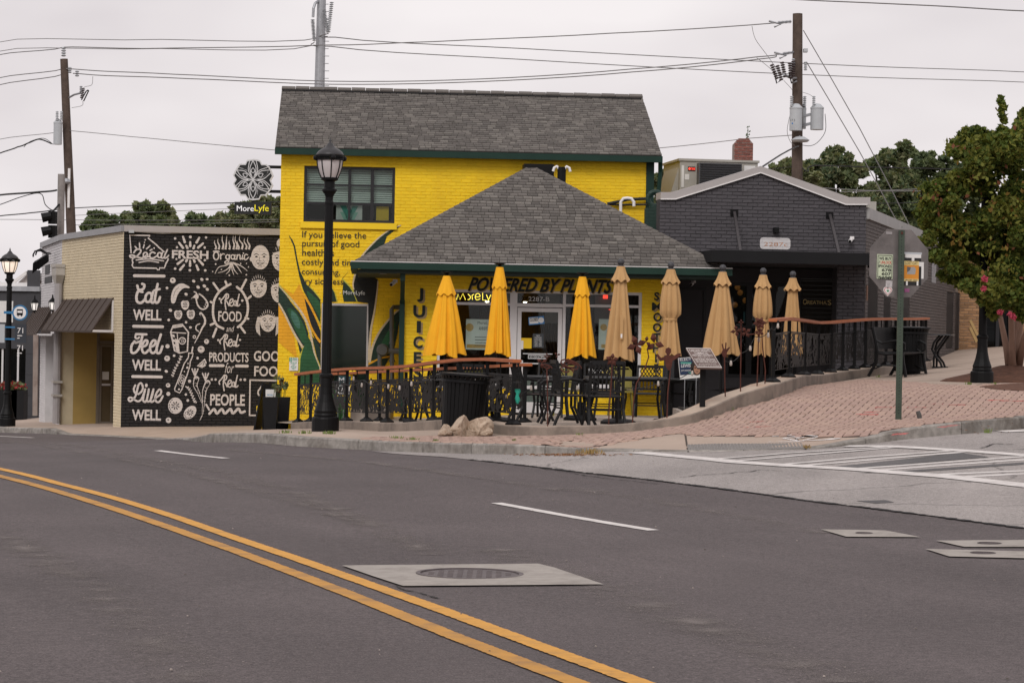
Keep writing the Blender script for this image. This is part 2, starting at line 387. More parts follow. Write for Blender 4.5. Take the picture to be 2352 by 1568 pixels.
# ---------------------------------------------------------------- common materials
m_black=mat('black painted metal',(.006,.006,.0065),.48,var=.2,spec=.16)
m_blackcloth=mat('black matte',(.012,.012,.013),.7,spec=.15)
m_white=mat('white paint',(.72,.70,.69),.55,var=.06)
m_alu=mat('white aluminium',(.60,.58,.58),.4,var=.05)
m_steel=mat('galvanised steel',(.36,.37,.39),.45,.5,var=.15,vs=6)
m_grey=mat('grey enamel',(.42,.44,.46),.45,var=.08)
m_wood=mat('pole timber',(.085,.062,.05),.9,var=.35,vs=5,bump=.4,bs=30)
m_wire=mat('weathered cable',(.17,.165,.165),.7)
m_blackwire=mat('black cable',(.015,.015,.015),.6)
m_green=mat('dark green paint',(.011,.034,.025),.5,var=.15,spec=.2)
m_conc=mat('concrete',(.36,.31,.27),.9,var=.12,vs=1.2,bump=.25,bs=120,dirt=(.17,.14,.12),dscale=.9,damt=.55)
m_rust=mat('rusted steel',(.075,.022,.014),.85,var=.4,vs=12)
m_dark=mat('dark interior',(.02,.019,.018),.9)

# ================================================================ GROUND
def in_poly(x,y,poly):
    c=False;n=len(poly)
    for i in range(n):
        (x0,y0),(x1,y1)=poly[i][:2],poly[(i+1) % n][:2]
        if (y0>y) != (y1>y) and x<(x1- x0)*(y- y0)/(y1- y0)+x0: c=not c
    return c
def sheet(name,poly,f,step,off,m,parent=None,holes=(),noise=0.0,**kw):
    pts=[]
    def ring(P):
        base=len(pts);n=len(P);k0=[]
        for i in range(n):
            a,b=Vector(P[i][:2]),Vector(P[(i+1) % n][:2]);k=max(1,int((b- a).length/step))
            for j in range(k): pts.append(a.lerp(b,j/k))
        return list(range(base,len(pts)))
    loops=[ring(poly)]+[ring(h) for h in holes]
    edges=[(l[i],l[(i+1) % len(l)]) for l in loops for i in range(len(l))]
    xs=[p.x for p in pts];ys=[p.y for p in pts];x=min(xs)+step*.5
    while x<max(xs):
        y=min(ys)+step*.5
        while y<max(ys):
            if in_poly(x,y,poly) and not any(in_poly(x,y,h) for h in holes): pts.append(Vector((x,y)))
            y += step
        x += step
    v,e,fc,*_=delaunay_2d_cdt(pts,edges,[loops[0]],1,1e-5)
    A=np.array([(p.x,p.y) for p in v]);z=f(A)+off
    fs=[]
    for t in fc:
        cx=sum(A[i][0] for i in t)/len(t);cy=sum(A[i][1] for i in t)/len(t)
        if not in_poly(cx,cy,poly) or any(in_poly(cx,cy,h) for h in holes): continue
        a,b,c=A[t[0]],A[t[1]],A[t[2]]
        fs.append(tuple(t) if (b[0]-a[0])*(c[1]-a[1])-(b[1]-a[1])*(c[0]-a[0])>0 else tuple(t)[::-1])
    mb=MB();mb.add([(p[0],p[1],zz) for p,zz in zip(A,z)],fs)
    return mb.build(name,m,parent,smooth=True,**kw)

def asphalt(name,col,ang,streak=.25,agg=.25,light=None,crack=0.0):
    m=bpy.data.materials.new(name);m.use_nodes=True;t=m.node_tree;N=t.nodes;L=t.links;p=N['Principled BSDF'];p.inputs['Roughness'].default_value=.82;p.inputs['Specular IOR Level'].default_value=.3
    tcn=N.new('ShaderNodeTexCoord');v=tcn.outputs['Object']
    mp_=N.new('ShaderNodeMapping');mp_.vector_type='TEXTURE';mp_.inputs['Rotation'].default_value=(0,0,ang);mp_.inputs['Scale'].default_value=(1,14,1);L.new(v,mp_.inputs[0])
    n1=N.new('ShaderNodeTexNoise');n1.inputs['Scale'].default_value=1.3;n1.inputs['Detail'].default_value=5;L.new(mp_.outputs[0],n1.inputs['Vector'])
    n2=N.new('ShaderNodeTexNoise');n2.inputs['Scale'].default_value=90;n2.inputs['Detail'].default_value=3;n2.inputs['Roughness'].default_value=.8;L.new(v,n2.inputs['Vector'])
    n3=N.new('ShaderNodeTexNoise');n3.inputs['Scale'].default_value=.5;n3.inputs['Detail'].default_value=6;L.new(v,n3.inputs['Vector'])
    def mr(src,lo,hi,a=.3,b=.7):
        q=N.new('ShaderNodeMapRange');q.inputs[1].default_value=a;q.inputs[2].default_value=b;q.inputs[3].default_value=lo;q.inputs[4].default_value=hi;L.new(src,q.inputs[0]);return q.outputs[0]
    def mul(a,b):
        q=N.new('ShaderNodeMath');q.operation='MULTIPLY';L.new(a,q.inputs[0]);L.new(b,q.inputs[1]);return q.outputs[0]
    n4=N.new('ShaderNodeTexNoise');n4.inputs['Scale'].default_value=22;n4.inputs['Detail'].default_value=5;n4.inputs['Roughness'].default_value=.75;L.new(v,n4.inputs['Vector'])
    val=mul(mul(mr(n1.outputs['Fac'],1- streak,1+streak),mr(n2.outputs['Fac'],1- agg,1+agg)),mul(mr(n3.outputs['Fac'],.88,1.12),mr(n4.outputs['Fac'],1- agg*.45,1+agg*.45)))
    if crack:
        vo=N.new('ShaderNodeTexVoronoi');vo.feature='DISTANCE_TO_EDGE';vo.inputs['Scale'].default_value=.33;
        w_=N.new('ShaderNodeMix');w_.data_type='RGBA';w_.inputs[0].default_value=.3;L.new(v,w_.inputs[6]);nn=N.new('ShaderNodeTexNoise');nn.inputs['Scale'].default_value=2.5;nn.inputs['Detail'].default_value=5;L.new(v,nn.inputs['Vector']);L.new(nn.outputs['Color'],w_.inputs[7]);L.new(w_.outputs[2],vo.inputs['Vector'])
        val=mul(val,mr(vo.outputs['Distance'],1- crack,1,.0,.008))
    hs=N.new('ShaderNodeHueSaturation');hs.inputs['Color'].default_value=(*col,1);L.new(val,hs.inputs['Value']);L.new(hs.outputs[0],p.inputs['Base Color'])
    bn=N.new('ShaderNodeBump');bn.inputs['Strength'].default_value=.55;bn.inputs['Distance'].default_value=.006;L.new(n2.outputs['Fac'],bn.inputs['Height']);L.new(bn.outputs[0],p.inputs['Normal'])
    _mats[name]=m;return m
ROADDIR=Vector((-.40,.916)).normalized();RANG=math.atan2(ROADDIR.y,ROADDIR.x)- R(90)
m_new=asphalt('new asphalt',(.094,.078,.0775),RANG,.10,.7)
m_old=asphalt('worn asphalt',(.30,.272,.258),R(-16),.12,.6,crack=.5)
m_ground=mat('dry soil',(.16,.12,.09),.95,var=.3,vs=.6)

gb=MB();gx=[-900,-300,-120,-60,-30]+list(range(-22,18,4))+[30,60,120,300,900];gy=[-400,-100,-30,-4]+list(range(0,76,4))+[90,130,220,500,1500]
vs_=[(x,y) for y in gy for x in gx];zz=Hn(vs_)- 1.1
gb.add([(x,y,z) for (x,y),z in zip(vs_,zz)],[(j*len(gx)+i,j*len(gx)+i+1,(j+1)*len(gx)+i+1,(j+1)*len(gx)+i) for j in range(len(gy)- 1) for i in range(len(gx)- 1)])
gb.build('ground',m_ground,smooth=True,kind='structure')

# kerb line (pixel of the foot of the kerb, kerb height in metres)
KERB=[(0,993,.12),(60,994.5,.12),(115,996,.12),(146,998,.015),(250,1002,.012),(350,1006.5,.012),(423,1009.5,.015),(480,1015.5,.13),(677,1024.5,.13),(796,1031,.13),(960,1039,.13),(1130,1043.5,.125),(1270,1044,.10),(1400,1037.5,.03),(1500,1038.2,.014),(1581,1038.9,.012),(1700,1036.5,.012),(1809,1034,.012),(1850,1033,.013),(1962,1023.6,.05),(2040,1014.5,.10),(2106,1006.5,.13),(2230,996,.15),(2352,985.5,.15)]
kp=[(hit(Hn,a,b),h) for a,b,h in KERB]
kp=[(Vector((kp[0][0].x- 4.2,kp[0][0].y+12,0)),.12),(Vector((kp[0][0].x- 1.6,kp[0][0].y+4.5,0)),.12)]+kp+[(Vector((8.3,33.2,0)),.15),(Vector((10.2,40,0)),.15),(Vector((14.2,54,0)),.15),(Vector((19,72,0)),.15)]
KX=np.array([(p.x,p.y) for p,h in kp]);KH=np.array([h for p,h in kp])
road=sheet('road',[(-34,-6),(26,-6),(26,74)]+[(x- .05,y+.1) for x,y in KX[::-1]]+[(-22,78),(-34,78)],Hn,1.0,0.0,m_new,kind='structure')
def Sn(P):
    P=np.atleast_2d(np.asarray(P,float))[:,:2];best=np.full(len(P),1e9);hh=np.zeros(len(P));sd=np.ones(len(P))
    for i in range(len(KX)- 1):
        a,b=KX[i],KX[i+1];d=b- a;t=np.clip(((P- a) @ d)/(d @ d),0,1);q=a+t[:,None]*d
        r=np.hypot(*(P- q).T);k=r<best;best[k]=r[k];hh[k]=(KH[i]+(KH[i+1]- KH[i])*t)[k];sd[k]=((P- a)[:,1]*d[0]- (P- a)[:,0]*d[1])[k]
    s=np.clip(best/1.7,0,1);s=np.where(sd<0,0.0,s*s*(3- 2*s))
    return Hn(P)+hh+(0.12- hh)*s
def S(x,y): return float(Sn([(x,y)])[0])
def gs(px,py,y0=20): return hit(Sn,px,py,y0,76,400)

# patio kerb wall (pixel of its foot, height of its top)
PW_=[(668,985,.12),(800,990,.14),(940,994.7,.155),(1080,999,.15),(1190,1001,.14),(1330,997.5,.12),(1456,990,.115),(1588,972.7,.13),(1702,936,.19),(1770,918.6,.22),(1816,902,.2),(1906,879,.16),(2037,860,.16),(2140,847,.16)]
pw=[(gs(a,b),h) for a,b,h in PW_]
A0,A4=pw[0][0],pw[4][0]
for i in (1,2,3):                              # the ramp edge runs straight, parallel to the road
    k_=ray(*PW_[i][:2]).x;t_=(k_*A0.y- A0.x)/((A4.x- A0.x)- k_*(A4.y- A0.y));q_=A0.lerp(A4,t_);pw[i]=(Vector((q_.x,q_.y,S(q_.x,q_.y))),PW_[i][2])
def Pn(P):
    P=np.atleast_2d(np.asarray(P,float));x=np.minimum(P[:,0],.6);y=P[:,1]
    A=np.array([[.02,34.4,1],[.5,45.5,1],[-4.1,45,1]]);c=np.linalg.solve(A,np.array([-1.30,-1.47,-1.70])+CAMZ)
    return c[0]*x+c[1]*y+c[2]
def PZ(x,y): return float(Pn([(x,y)])[0])
def gp(px,py): return hit(Pn,px,py,30,60,300)
PATIO=[(p.x,p.y) for p,h in pw]+[(9.4,53.5),(8.6,53.5),(6.9,47.4),(3,47.6),(0,49.4),(-4.55,49.1),(-4.5,46.2)]
SW=[tuple(p) for p in KX]+[(-14,74),]
m_conc2=mat('sidewalk concrete',(.40,.315,.255),.9,var=.10,vs=.9,bump=.3,bs=140,dirt=(.24,.18,.14),dscale=.7,damt=.6)
inner=[]
for i in range(len(KX)):                       # the walk starts behind the kerb stones
    a=KX[max(i- 1,0)];b=KX[min(i+1,len(KX)- 1)];d=(b- a)/np.hypot(*(b- a));inner.append((KX[i][0]- d[1]*.15,KX[i][1]+d[0]*.15))
SWP=inner+[(-14,74.5)]
sidewalk=sheet('sidewalk',SWP,Sn,.55,0.0,m_conc2,holes=[PATIO],kind='structure')
# kerb stones
m_kerb=mat('granite kerb',(.265,.245,.222),.85,var=.4,vs=9,bump=.8,bs=60,rnd=.15,dirt=(.085,.068,.052),dscale=2.0,damt=.95)
kerb=thing('kerb','weathered granite kerb along the corner sidewalk',None);kerb['kind']='structure';del kerb['label']
seglen=np.hypot(*(KX[1:]- KX[:-1]).T);cum=np.concatenate([[0],np.cumsum(seglen)])
def kpt(s):
    i=min(int(np.searchsorted(cum,s,'right'))- 1,len(KX)- 2);t=(s- cum[i])/seglen[i]
    d=(KX[i+1]- KX[i])/seglen[i];return KX[i]+t*(KX[i+1]- KX[i]),d,KH[i]+t*(KH[i+1]- KH[i])
s=0.0;rk=random.Random(3)
while s<cum[-1]- .3:
    ln=rk.uniform(1.3,2.3);e=min(s+ln,cum[-1]);b=MB();sec=[];n=max(2,int((e- s)/.35))
    for k in range(n+1):
        p,d,h=kpt(s+.009+(e- s- .018)*k/n);nx=np.array([-d[1],d[0]]);z0=H(*p)- .12;zt=H(*p)+h+.004+rk.uniform(-.003,.003);q=p+nx*.16;zi=S(*(p+nx*.2))+.004
        zi=min(max(zi,zt- .01),zt+.03) if h>.05 else zi
        sec.append([(p[0],p[1],z0),(p[0]+nx[0]*.004,p[1]+nx[1]*.004,zt- .016),(p[0]+nx[0]*.02,p[1]+nx[1]*.02,zt),(q[0],q[1],zi),(q[0],q[1],z0)])
    vv=[p for c in sec for p in c];fs=[(i*5+j,(i+1)*5+j,(i+1)*5+j+1,i*5+j+1) for i in range(n) for j in range(4)]+[(0,1,2,3,4),tuple(n*5+j for j in (4,3,2,1,0))]
    b.add(vv,fs);b.build('kerb_stone',m_kerb,kerb);s=e

# side street surface over the main road sheet
edge_px=[(850,1036.5),(960,1046),(1080,1056),(1200,1069),(1330,1085),(1480,1101),(1640,1121),(1760,1137),(1850,1150),(2000,1168),(2150,1187),(2352,1214)]
e_pl=[hit(Hn,*p) for p in edge_px]
fr_k=[tuple(KX[i]) for i in range(len(KX)) if KX[i][0]>-3.1]
fr_k=[(p[0]+.01,p[1]+.0) for p in fr_k if p[0]>e_pl[0].x]
side_poly=[(p.x,p.y) for p in e_pl]+[(12,14.5),(24,12),(25,70),(19.3,72)]+[(x+.12,y+.14) for x,y in fr_k[::-1]]
side=sheet('side_street',side_poly,Hn,.8,.006,m_old,kind='structure')
# gutter debris and tar seam along the joint
def ribbon(name,pts,wid,off,m,parent,f=Hn,sm=True,wob=0.0,**kw):
    P=[Vector((p[0],p[1])) for p in pts]
    if sm and len(P)>2: P=smooth_pts(P,False,5)
    b=MB();vv=[];n=len(P);rg=random.Random(len(P))
    for i,p in enumerate(P):
        d=(P[min(i+1,n- 1)]- P[max(i- 1,0)]).normalized();nr=Vector((-d.y,d.x));w=wid*(1+rg.uniform(-wob,wob))
        for q in (p+nr*w/2,p,p- nr*w/2): vv.append((q.x,q.y))
    z=f(vv)+off;b.add([(x,y,zz_) for (x,y),zz_ in zip(vv,z)],[f_ for i in range(n- 1) for f_ in ((3*i+1,3*i+4,3*i+3,3*i),(3*i+2,3*i+5,3*i+4,3*i+1))])
    o=b.build(name,m,parent,**kw)
    at_=o.data.attributes.new('fade','FLOAT','POINT');at_.data.foreach_set('value',[0,1,0]*n);return o
def dens(P,step=.5):
    out=[]
    for a,b in zip(P[:-1],P[1:]):
        a,b=Vector(a[:2]),Vector(b[:2]);k=max(1,int((b- a).length/step));out += [a.lerp(b,j/k) for j in range(k)]
    return out+[Vector(P[-1][:2])]
ribbon('tar_seam',dens(e_pl[2:],.18),.05,.010,worn_mat('tar seam',(.02,.018,.018),.62,9),side,wob=.8)
m_yline=mat('yellow road paint',(.60,.30,.055),.75,var=.12,vs=14,bump=.3,bs=120,dirt=(.16,.11,.07),dscale=5,damt=.45)
m_wline=mat('white road paint',(.64,.605,.58),.75,var=.10,vs=14,bump=.3,bs=120,dirt=(.28,.25,.24),dscale=7,damt=.75)
def pl(px,f=Hn): return [hit(f,*p) for p in px]
ly1=[(-60,1064),(0,1077.2),(135.4,1111),(270.8,1146.6),(406,1188.9),(541.6,1236.3),(677,1282),(796,1324.3),(1010,1400),(1240,1485),(1468,1568),(1640,1632)]
ly2=[(-60,1080),(0,1094.1),(135.4,1130),(270.8,1172),(406,1217.7),(541.6,1266),(677,1317),(796,1363),(1050,1465),(1320,1568),(1480,1630)]
m_yline2=mat('worn yellow road paint',(.50,.25,.05),.75,var=.15,vs=14,bump=.3,bs=120,dirt=(.12,.09,.075),dscale=3.5,damt=.8)
for L_,m_ in ((ly1,m_yline),(ly2,m_yline2)): ribbon('yellow_lane_line',dens(pl(L_),.12),.115,.006,m_,road,wob=.07)
for a,b in (((362,1034.9),(519.6,1052.8)),((1140,1155.5),(1501,1218.5)),((-10,1001.4),(76,1005.4))):
    ribbon('white_lane_dash',dens(pl([a,b]),.1),.115,.006,m_wline,road,sm=False,wob=.06)
# worn polished strips where old markings were ground away
m_wornstrip=worn_mat('polished aggregate',(.17,.145,.135),.44,130,fade=True)
for pts,w in (([(-40,1006),(0,1011),(135,1020),(270,1040),(420,1067),(560,1098),(700,1140),(850,1205),(1000,1275)],.42),([(0,1016),(135,1031),(270,1053),(420,1085),(560,1122),(720,1165),(830,1205)],.3),([(-40,1210),(60,1262),(160,1315),(240,1370),(300,1420),(380,1500),(430,1568)],.45),([(520,1032),(700,1048),(900,1070),(1100,1098),(1300,1128)],.3),([(1150,1262),(1300,1320),(1500,1395),(1700,1470),(1950,1568)],.5),([(1300,1120),(1500,1150),(1700,1185),(1900,1225)],.35)):
    ribbon('worn_strip',dens(pl(pts),.5),w,.005,m_wornstrip,road,wob=.2)
# crosswalk
C3=lambda x,y: (1408.5+x/2.494,967.5+y/2.494)
cross=[([(130,182),(350,203),(700,238),(1000,258),(1390,280),(1640,300),(1900,320),(2352,372),(2700,415)],.25),([(1330,147),(1570,147),(1900,166),(2352,198),(2700,222)],.2),([(590,219),(1000,186),(1560,151)],.115),([(700,231),(1100,196),(1600,154)],.115),([(985,249),(1400,212),(1950,172)],.115),([(1085,257),(1500,222),(2020,178)],.115),([(1370,276),(1900,238),(2352,205),(2600,188)],.115),([(1470,287),(1900,254),(2352,223),(2600,206)],.115),([(1830,309),(2352,286),(2700,270)],.115),([(1990,322),(2352,302),(2700,284)],.115)]
for i,(c,w) in enumerate(cross): ribbon('crosswalk_line',dens(pl([C3(*p) for p in c]),.3),w,.0135- .0006*i,m_wline,side,sm=False,wob=.06)
ribbon('crosswalk_line',dens(pl([C3(2215,62),C3(2560,50)]),.3),.45,.012,m_wline,side,sm=False)
m_patch=asphalt('dark patch asphalt',(.10,.095,.095),R(-16),.15,.3)
def px_patch(name,px,off,m,parent,step=.4):
    P=pl(px);return sheet(name,[(p.x,p.y) for p in P],Hn,step,off,m,parent)
px_patch('asphalt_patch',[C3(1250,265),C3(1990,183),C3(2150,208),C3(1400,270)],.0095,m_patch,side)
px_patch('asphalt_patch',[C3(1400,300),C3(1580,292),C3(2352,238),C3(2352,250),C3(1700,296)],.0095,m_patch,side)
px_patch('asphalt_patch',[C3(1390,460),C3(1560,455),C3(1610,468),C3(1500,474)],.0095,m_patch,side)

# manholes: concrete collar with an iron lid
m_collar=mat('collar concrete',(.34,.31,.28),.9,var=.14,vs=6,bump=.4,bs=150,dirt=(.17,.145,.13),dscale=4,damt=.7)
m_iron=mat('cast iron',(.12,.10,.10),.6,.3,var=.3,vs=9)
def manhole(px,c,rad,label):
    P=pl(px);ctr=hit(Hn,*c);t=thing('manhole',label,'manhole',ctr,group='iron covers set in the street')
    poly=[(p.x,p.y) for p in P];hole=[(ctr.x+rad*1.1*math.cos(a),ctr.y+rad*1.1*math.sin(a)) for a in np.linspace(0,2*math.pi,24,endpoint=False)]
    if all(in_poly(x,y,poly) for x,y in hole): sheet('concrete_collar',poly,Hn,.4,.010,m_collar,t,holes=[hole])
    else: sheet('concrete_collar',poly,Hn,.4,.009,m_collar,t)
    tilt=Matrix.Translation((ctr.x,ctr.y,ctr.z))
    b=MB();b.lathe([(rad*1.12,-.05),(rad*1.12,.014),(rad*1.03,.014),(rad*1.03,-.012)],32,cap=False);b.build('rim',m_iron,t,tilt,smooth=False)
    b=MB();b.lathe([(rad*1.03,-.03),(rad*1.03,.004),(rad*.98,.007),(0.001,.007)],32,cap=False)
    for i in range(-4,5):
        for j in range(-4,5):
            x,y=i*rad*.2,j*rad*.2
            if math.hypot(x,y)<rad*.85: b.box(x- rad*.055,x+rad*.055,y- rad*.05,y+rad*.05,.006,.0105)
    b.build('lid',m_iron,t,tilt)
C8=lambda x,y: (722.6+x/3.2,1255.4+y/3.2)
manhole([C8(200,145),C8(1640,132),C8(1760,160),C8(2125,285),C8(650,297),C8(430,225)],C8(1140,206),.305,'large round manhole lid in a pale concrete collar beside the double yellow line')
manhole([(1884.6,1217.5),(2032.5,1219.7),(2113.9,1235.3),(1943.8,1234.5)],(1985,1226.5),.06,'small valve cover in a narrow concrete patch nearest the dashed white line')
manhole([(2149,1243.4),(2400,1241.5),(2480,1258),(2215,1258)],(2273,1250),.08,'upper of two valve covers in concrete patches by the right edge')
manhole([(2125,1262.6),(2420,1269.5),(2480,1287),(2180,1280)],(2258,1272.3),.08,'lower of two valve covers in concrete patches by the right edge')

# curb ramp: warning strip, joints, spray marks
m_tact=mat('grey warning panel',(.21,.195,.185),.8,var=.15,vs=25)
tp=[gs(*p) for p in [(1578,1021.5),(1843,1018),(1850,1030),(1581,1034.8)]]
warn=sheet('warning_panel',[(p.x,p.y) for p in tp],Sn,.3,.006,m_tact,sidewalk)
b=MB()
for i in range(34):
    for j in range(9):
        p=tp[0].lerp(tp[1],(i+.5)/34).lerp(tp[3].lerp(tp[2],(i+.5)/34),(j+.5)/9);z=S(p.x,p.y)+.006
        b.lathe([(.014,0),(.009,.008)],6,(p.x,p.y,z))
b.build('warning_bump_field',m_tact,sidewalk,kind='stuff')
m_joint=mat('dark joint',(.06,.045,.035),.95)  # flat dark lines for the expansion joints
for pts in ([(1573,995),(1576,1012),(1581,1037)],[(1822,1003),(1838,1015),(1851,1031)],[(2130,845),(2352,815)],[(2100,862),(2250,845),(2352,833)],[(2240,884),(2352,865)],[(2040,872),(2130,860)]):
    ribbon('expansion_joint',dens(pl(pts,Sn),.3),.022,.004,m_joint,sidewalk,f=Sn,sm=False)
m_spw=worn_mat('white survey paint',(.62,.58,.56),.63,40);m_spr=worn_mat('red survey paint',(.50,.09,.08),.5,30)
D4=lambda x,y: ((2700+x/3.92)/1.633,(1430+y/3.92)/1.633)
for pts in ([(770,812),(1100,790),(1480,768)],[(710,895),(1150,888),(1500,862),(1770,840)],[(935,840),(1160,795),(1470,815),(1170,885),(935,840)],[(1080,830),(1260,820)],[(1120,850),(1240,815)]):
    ribbon('survey_mark',dens(pl([D4(*p) for p in pts],Sn),.1),.05,.007,m_spw,sidewalk,f=Sn,sm=False)
for pts in ([(330,690),(740,675)],[(440,610),(640,600)],[(2130,470),(2340,455)],[(1990,500),(2330,500)]):
    ribbon('survey_mark',dens(pl([D4(*p) for p in pts],Sn),.1),.10,.0145,m_spr,sidewalk,f=Sn,sm=False)
for pts in ([(2010,938),(2128,937)],[(2136,929),(2220,932)],[(2270,921),(2352,923)],[(2160,984),(2200,978)],[(2050,1000),(2085,998)]):
    ribbon('survey_mark',dens(pl(pts,Sn),.1),.12,.0145,m_spr,sidewalk,f=Sn,sm=False)

# brick pavers in herringbone
U2=Vector((.28,.96)).normalized();U1=Vector((U2.y,-U2.x))
BR_px=[(2440,872),(2352,881),(2230,886),(2150,884),(2060,876),(1985,872),(1906,880.5),(1816,904),(1770,920.5),(1702,938.5),(1588,975),(1456,992),(1330,999.5),(1190,1003),(1000,1002),(850,1005),(840,1010)]
_in=lambda*pxs: [(inner[2+i][0]*1.0,inner[2+i][1]+.03) for i,k in enumerate(KERB) if k[0] in pxs]
BRP=_in(960,1130,1270)+[(p.x,p.y) for p in (gs(*q) for q in [(1420,1017),(1560,996),(1600,1001.5),(1700,1002),(1822,1003),(1950,1004),(1990,1003.5)])]+_in(2040,2106,2230,2352)+[(7.4,31.8)]+[(p.x,p.y) for p in (gs(*q) for q in BR_px)]
m_bed=mat('paver joint sand',(.075,.05,.04),.95)
bed=sheet('paver_bed',BRP,Sn,.5,.004,m_bed,sidewalk)
m_pav=[mat('paver '+n,c,.9,var=.08,vs=20,rnd=.06,dirt=(.36,.26,.21),dscale=1.0,damt=.45) for n,c in (('rose',(.38,.262,.215)),('buff',(.40,.28,.225)),('brown',(.36,.245,.205)))]
ps=.105;xs_=[Vector(p).dot(U1) for p in BRP];ys_=[Vector(p).dot(U2) for p in BRP]
pav=[];rg=random.Random(5)
for i in range(int(min(xs_)/ps)- 2,int(max(xs_)/ps)+2):
    for j in range(int(min(ys_)/ps)- 2,int(max(ys_)/ps)+2):
        r_=(i- j) % 4
        if r_ == 0: cx,cy,lx,ly=i+1,j+.5,2,1
        elif r_ == 3: cx,cy,lx,ly=i+.5,j+1,1,2
        else: continue
        c=U1*(cx*ps)+U2*(cy*ps)
        if in_poly(c.x,c.y,BRP) and in_poly(c.x,c.y,SWP): pav.append((c.x,c.y,lx*ps- .013,ly*ps- .010,rg.randrange(3)))
PV=np.array([(a,b_) for a,b_,*_ in pav]);ga=(Sn(PV+np.array(U1)*.05)- Sn(PV- np.array(U1)*.05))/.1;gb_=(Sn(PV+np.array(U2)*.05)- Sn(PV- np.array(U2)*.05))/.1;zs=Sn(PV)
pvv,pvf=[(-.5,-.5,-1),(.5,-.5,-1),(.5,.5,-1),(-.5,.5,-1),(-.48,-.47,0),(.48,-.47,0),(.48,.47,0),(-.48,.47,0)],[(4,5,6,7),(0,1,5,4),(1,2,6,5),(2,3,7,6),(3,0,4,7)]
pm=[]
for m in m_pav:
    me=bpy.data.meshes.new('paver');me.from_pydata(pvv,[],pvf);me.materials.append(m);pm.append(me)
order=sorted(range(len(pav)),key=lambda k: pav[k][1]+abs(pav[k][0]- 3.5)*.5);fb=MB()
for q,k in enumerate(order):
    x,y,lx,ly,mi=pav[k];z=zs[k]+.013+rg.uniform(-.0025,.0035)
    e1=Vector((U1.x,U1.y,ga[k]));e2=Vector((U2.x,U2.y,gb_[k]));n3_=e1.cross(e2).normalized()
    Mx=Matrix(((e1.x*lx,e2.x*ly,n3_.x*.012,x),(e1.y*lx,e2.y*ly,n3_.y*.012,y),(e1.z*lx,e2.z*ly,n3_.z*.012,z),(0,0,0,1)))
    if q<300:
        o=bpy.data.objects.new('paver',pm[mi]);COL.objects.link(o);place(o,sidewalk,Mx)
    else:
        fb.cur=mi;fb.add([Mx @ Vector(v) for v in pvv],pvf)
fb.build('paver_field',m_pav,sidewalk,kind='stuff')

# patio floor and its kerb wall
m_patio=mat('patio concrete',(.37,.31,.26),.9,var=.10,vs=1.1,bump=.2,bs=120,dirt=(.22,.18,.15),dscale=1.2,damt=.4)
patio=sheet('patio',PATIO,Pn,.8,0.0,m_patio,kind='structure')
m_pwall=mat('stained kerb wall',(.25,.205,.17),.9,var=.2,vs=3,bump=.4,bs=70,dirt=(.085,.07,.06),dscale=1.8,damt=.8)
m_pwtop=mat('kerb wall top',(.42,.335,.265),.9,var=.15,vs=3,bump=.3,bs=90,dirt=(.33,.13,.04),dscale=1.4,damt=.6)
wp=smooth_pts([(p.x,p.y) for p,h in pw],False,5);wh=[]
for i,(p,h) in enumerate(pw[:-1]): wh += [h+(pw[i+1][1]- h)*j/5 for j in range(5)]
wh.append(pw[-1][1]);WT=[]
sec=[]
for i,p in enumerate(wp):
    d=(wp[min(i+1,len(wp)- 1)]- wp[max(i- 1,0)]).normalized();nr=Vector((-d.y,d.x));g=S(p.x,p.y);zt=g+wh[i];q=p+nr*.30;zf=min(PZ(q.x,q.y),g)- .15
    zt=max(zt,PZ(q.x,q.y)+.004);WT.append((p+nr*.14,zt))
    sec.append([(p.x,p.y,zf- .1),(p.x,p.y,zt- .015),(p.x+nr.x*.015,p.y+nr.y*.015,zt),(q.x,q.y,zt),(q.x,q.y,zf)])
for a in range(0,len(sec)- 1,5):                     # cast in lengths with joints
    part=sec[a:a+6];n=len(part);vv=[p for c in part for p in c];b=MB()
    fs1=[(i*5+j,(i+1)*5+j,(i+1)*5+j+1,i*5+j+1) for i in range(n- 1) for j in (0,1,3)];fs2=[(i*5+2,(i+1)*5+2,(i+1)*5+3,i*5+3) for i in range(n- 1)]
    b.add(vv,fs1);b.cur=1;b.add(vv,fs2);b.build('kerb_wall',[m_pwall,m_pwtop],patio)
def walltop(px):
    """point on the patio wall's top seen in image column px"""
    best=None
    for i in range(len(WT)- 1):
        (a,za),(b_,zb)=WT[i],WT[i+1]
        pa=project((a.x,a.y,za))[0];pb=project((b_.x,b_.y,zb))[0]
        if (pa- px)*(pb- px) <= 0 and pa != pb:
            t=(px- pa)/(pb- pa);q=a.lerp(b_,t);return Vector((q.x,q.y,za+(zb- za)*t))
    a,za=WT[0] if px<900 else WT[-1];return Vector((a.x,a.y,za))
def project(p):
    x,y,z=p[0],p[1],p[2]- CAMZ;dx,dy=FPX*x/y,-FPX*z/y
    return (PCX+dx*_c- dy*_s,PCY+dx*_s+dy*_c)

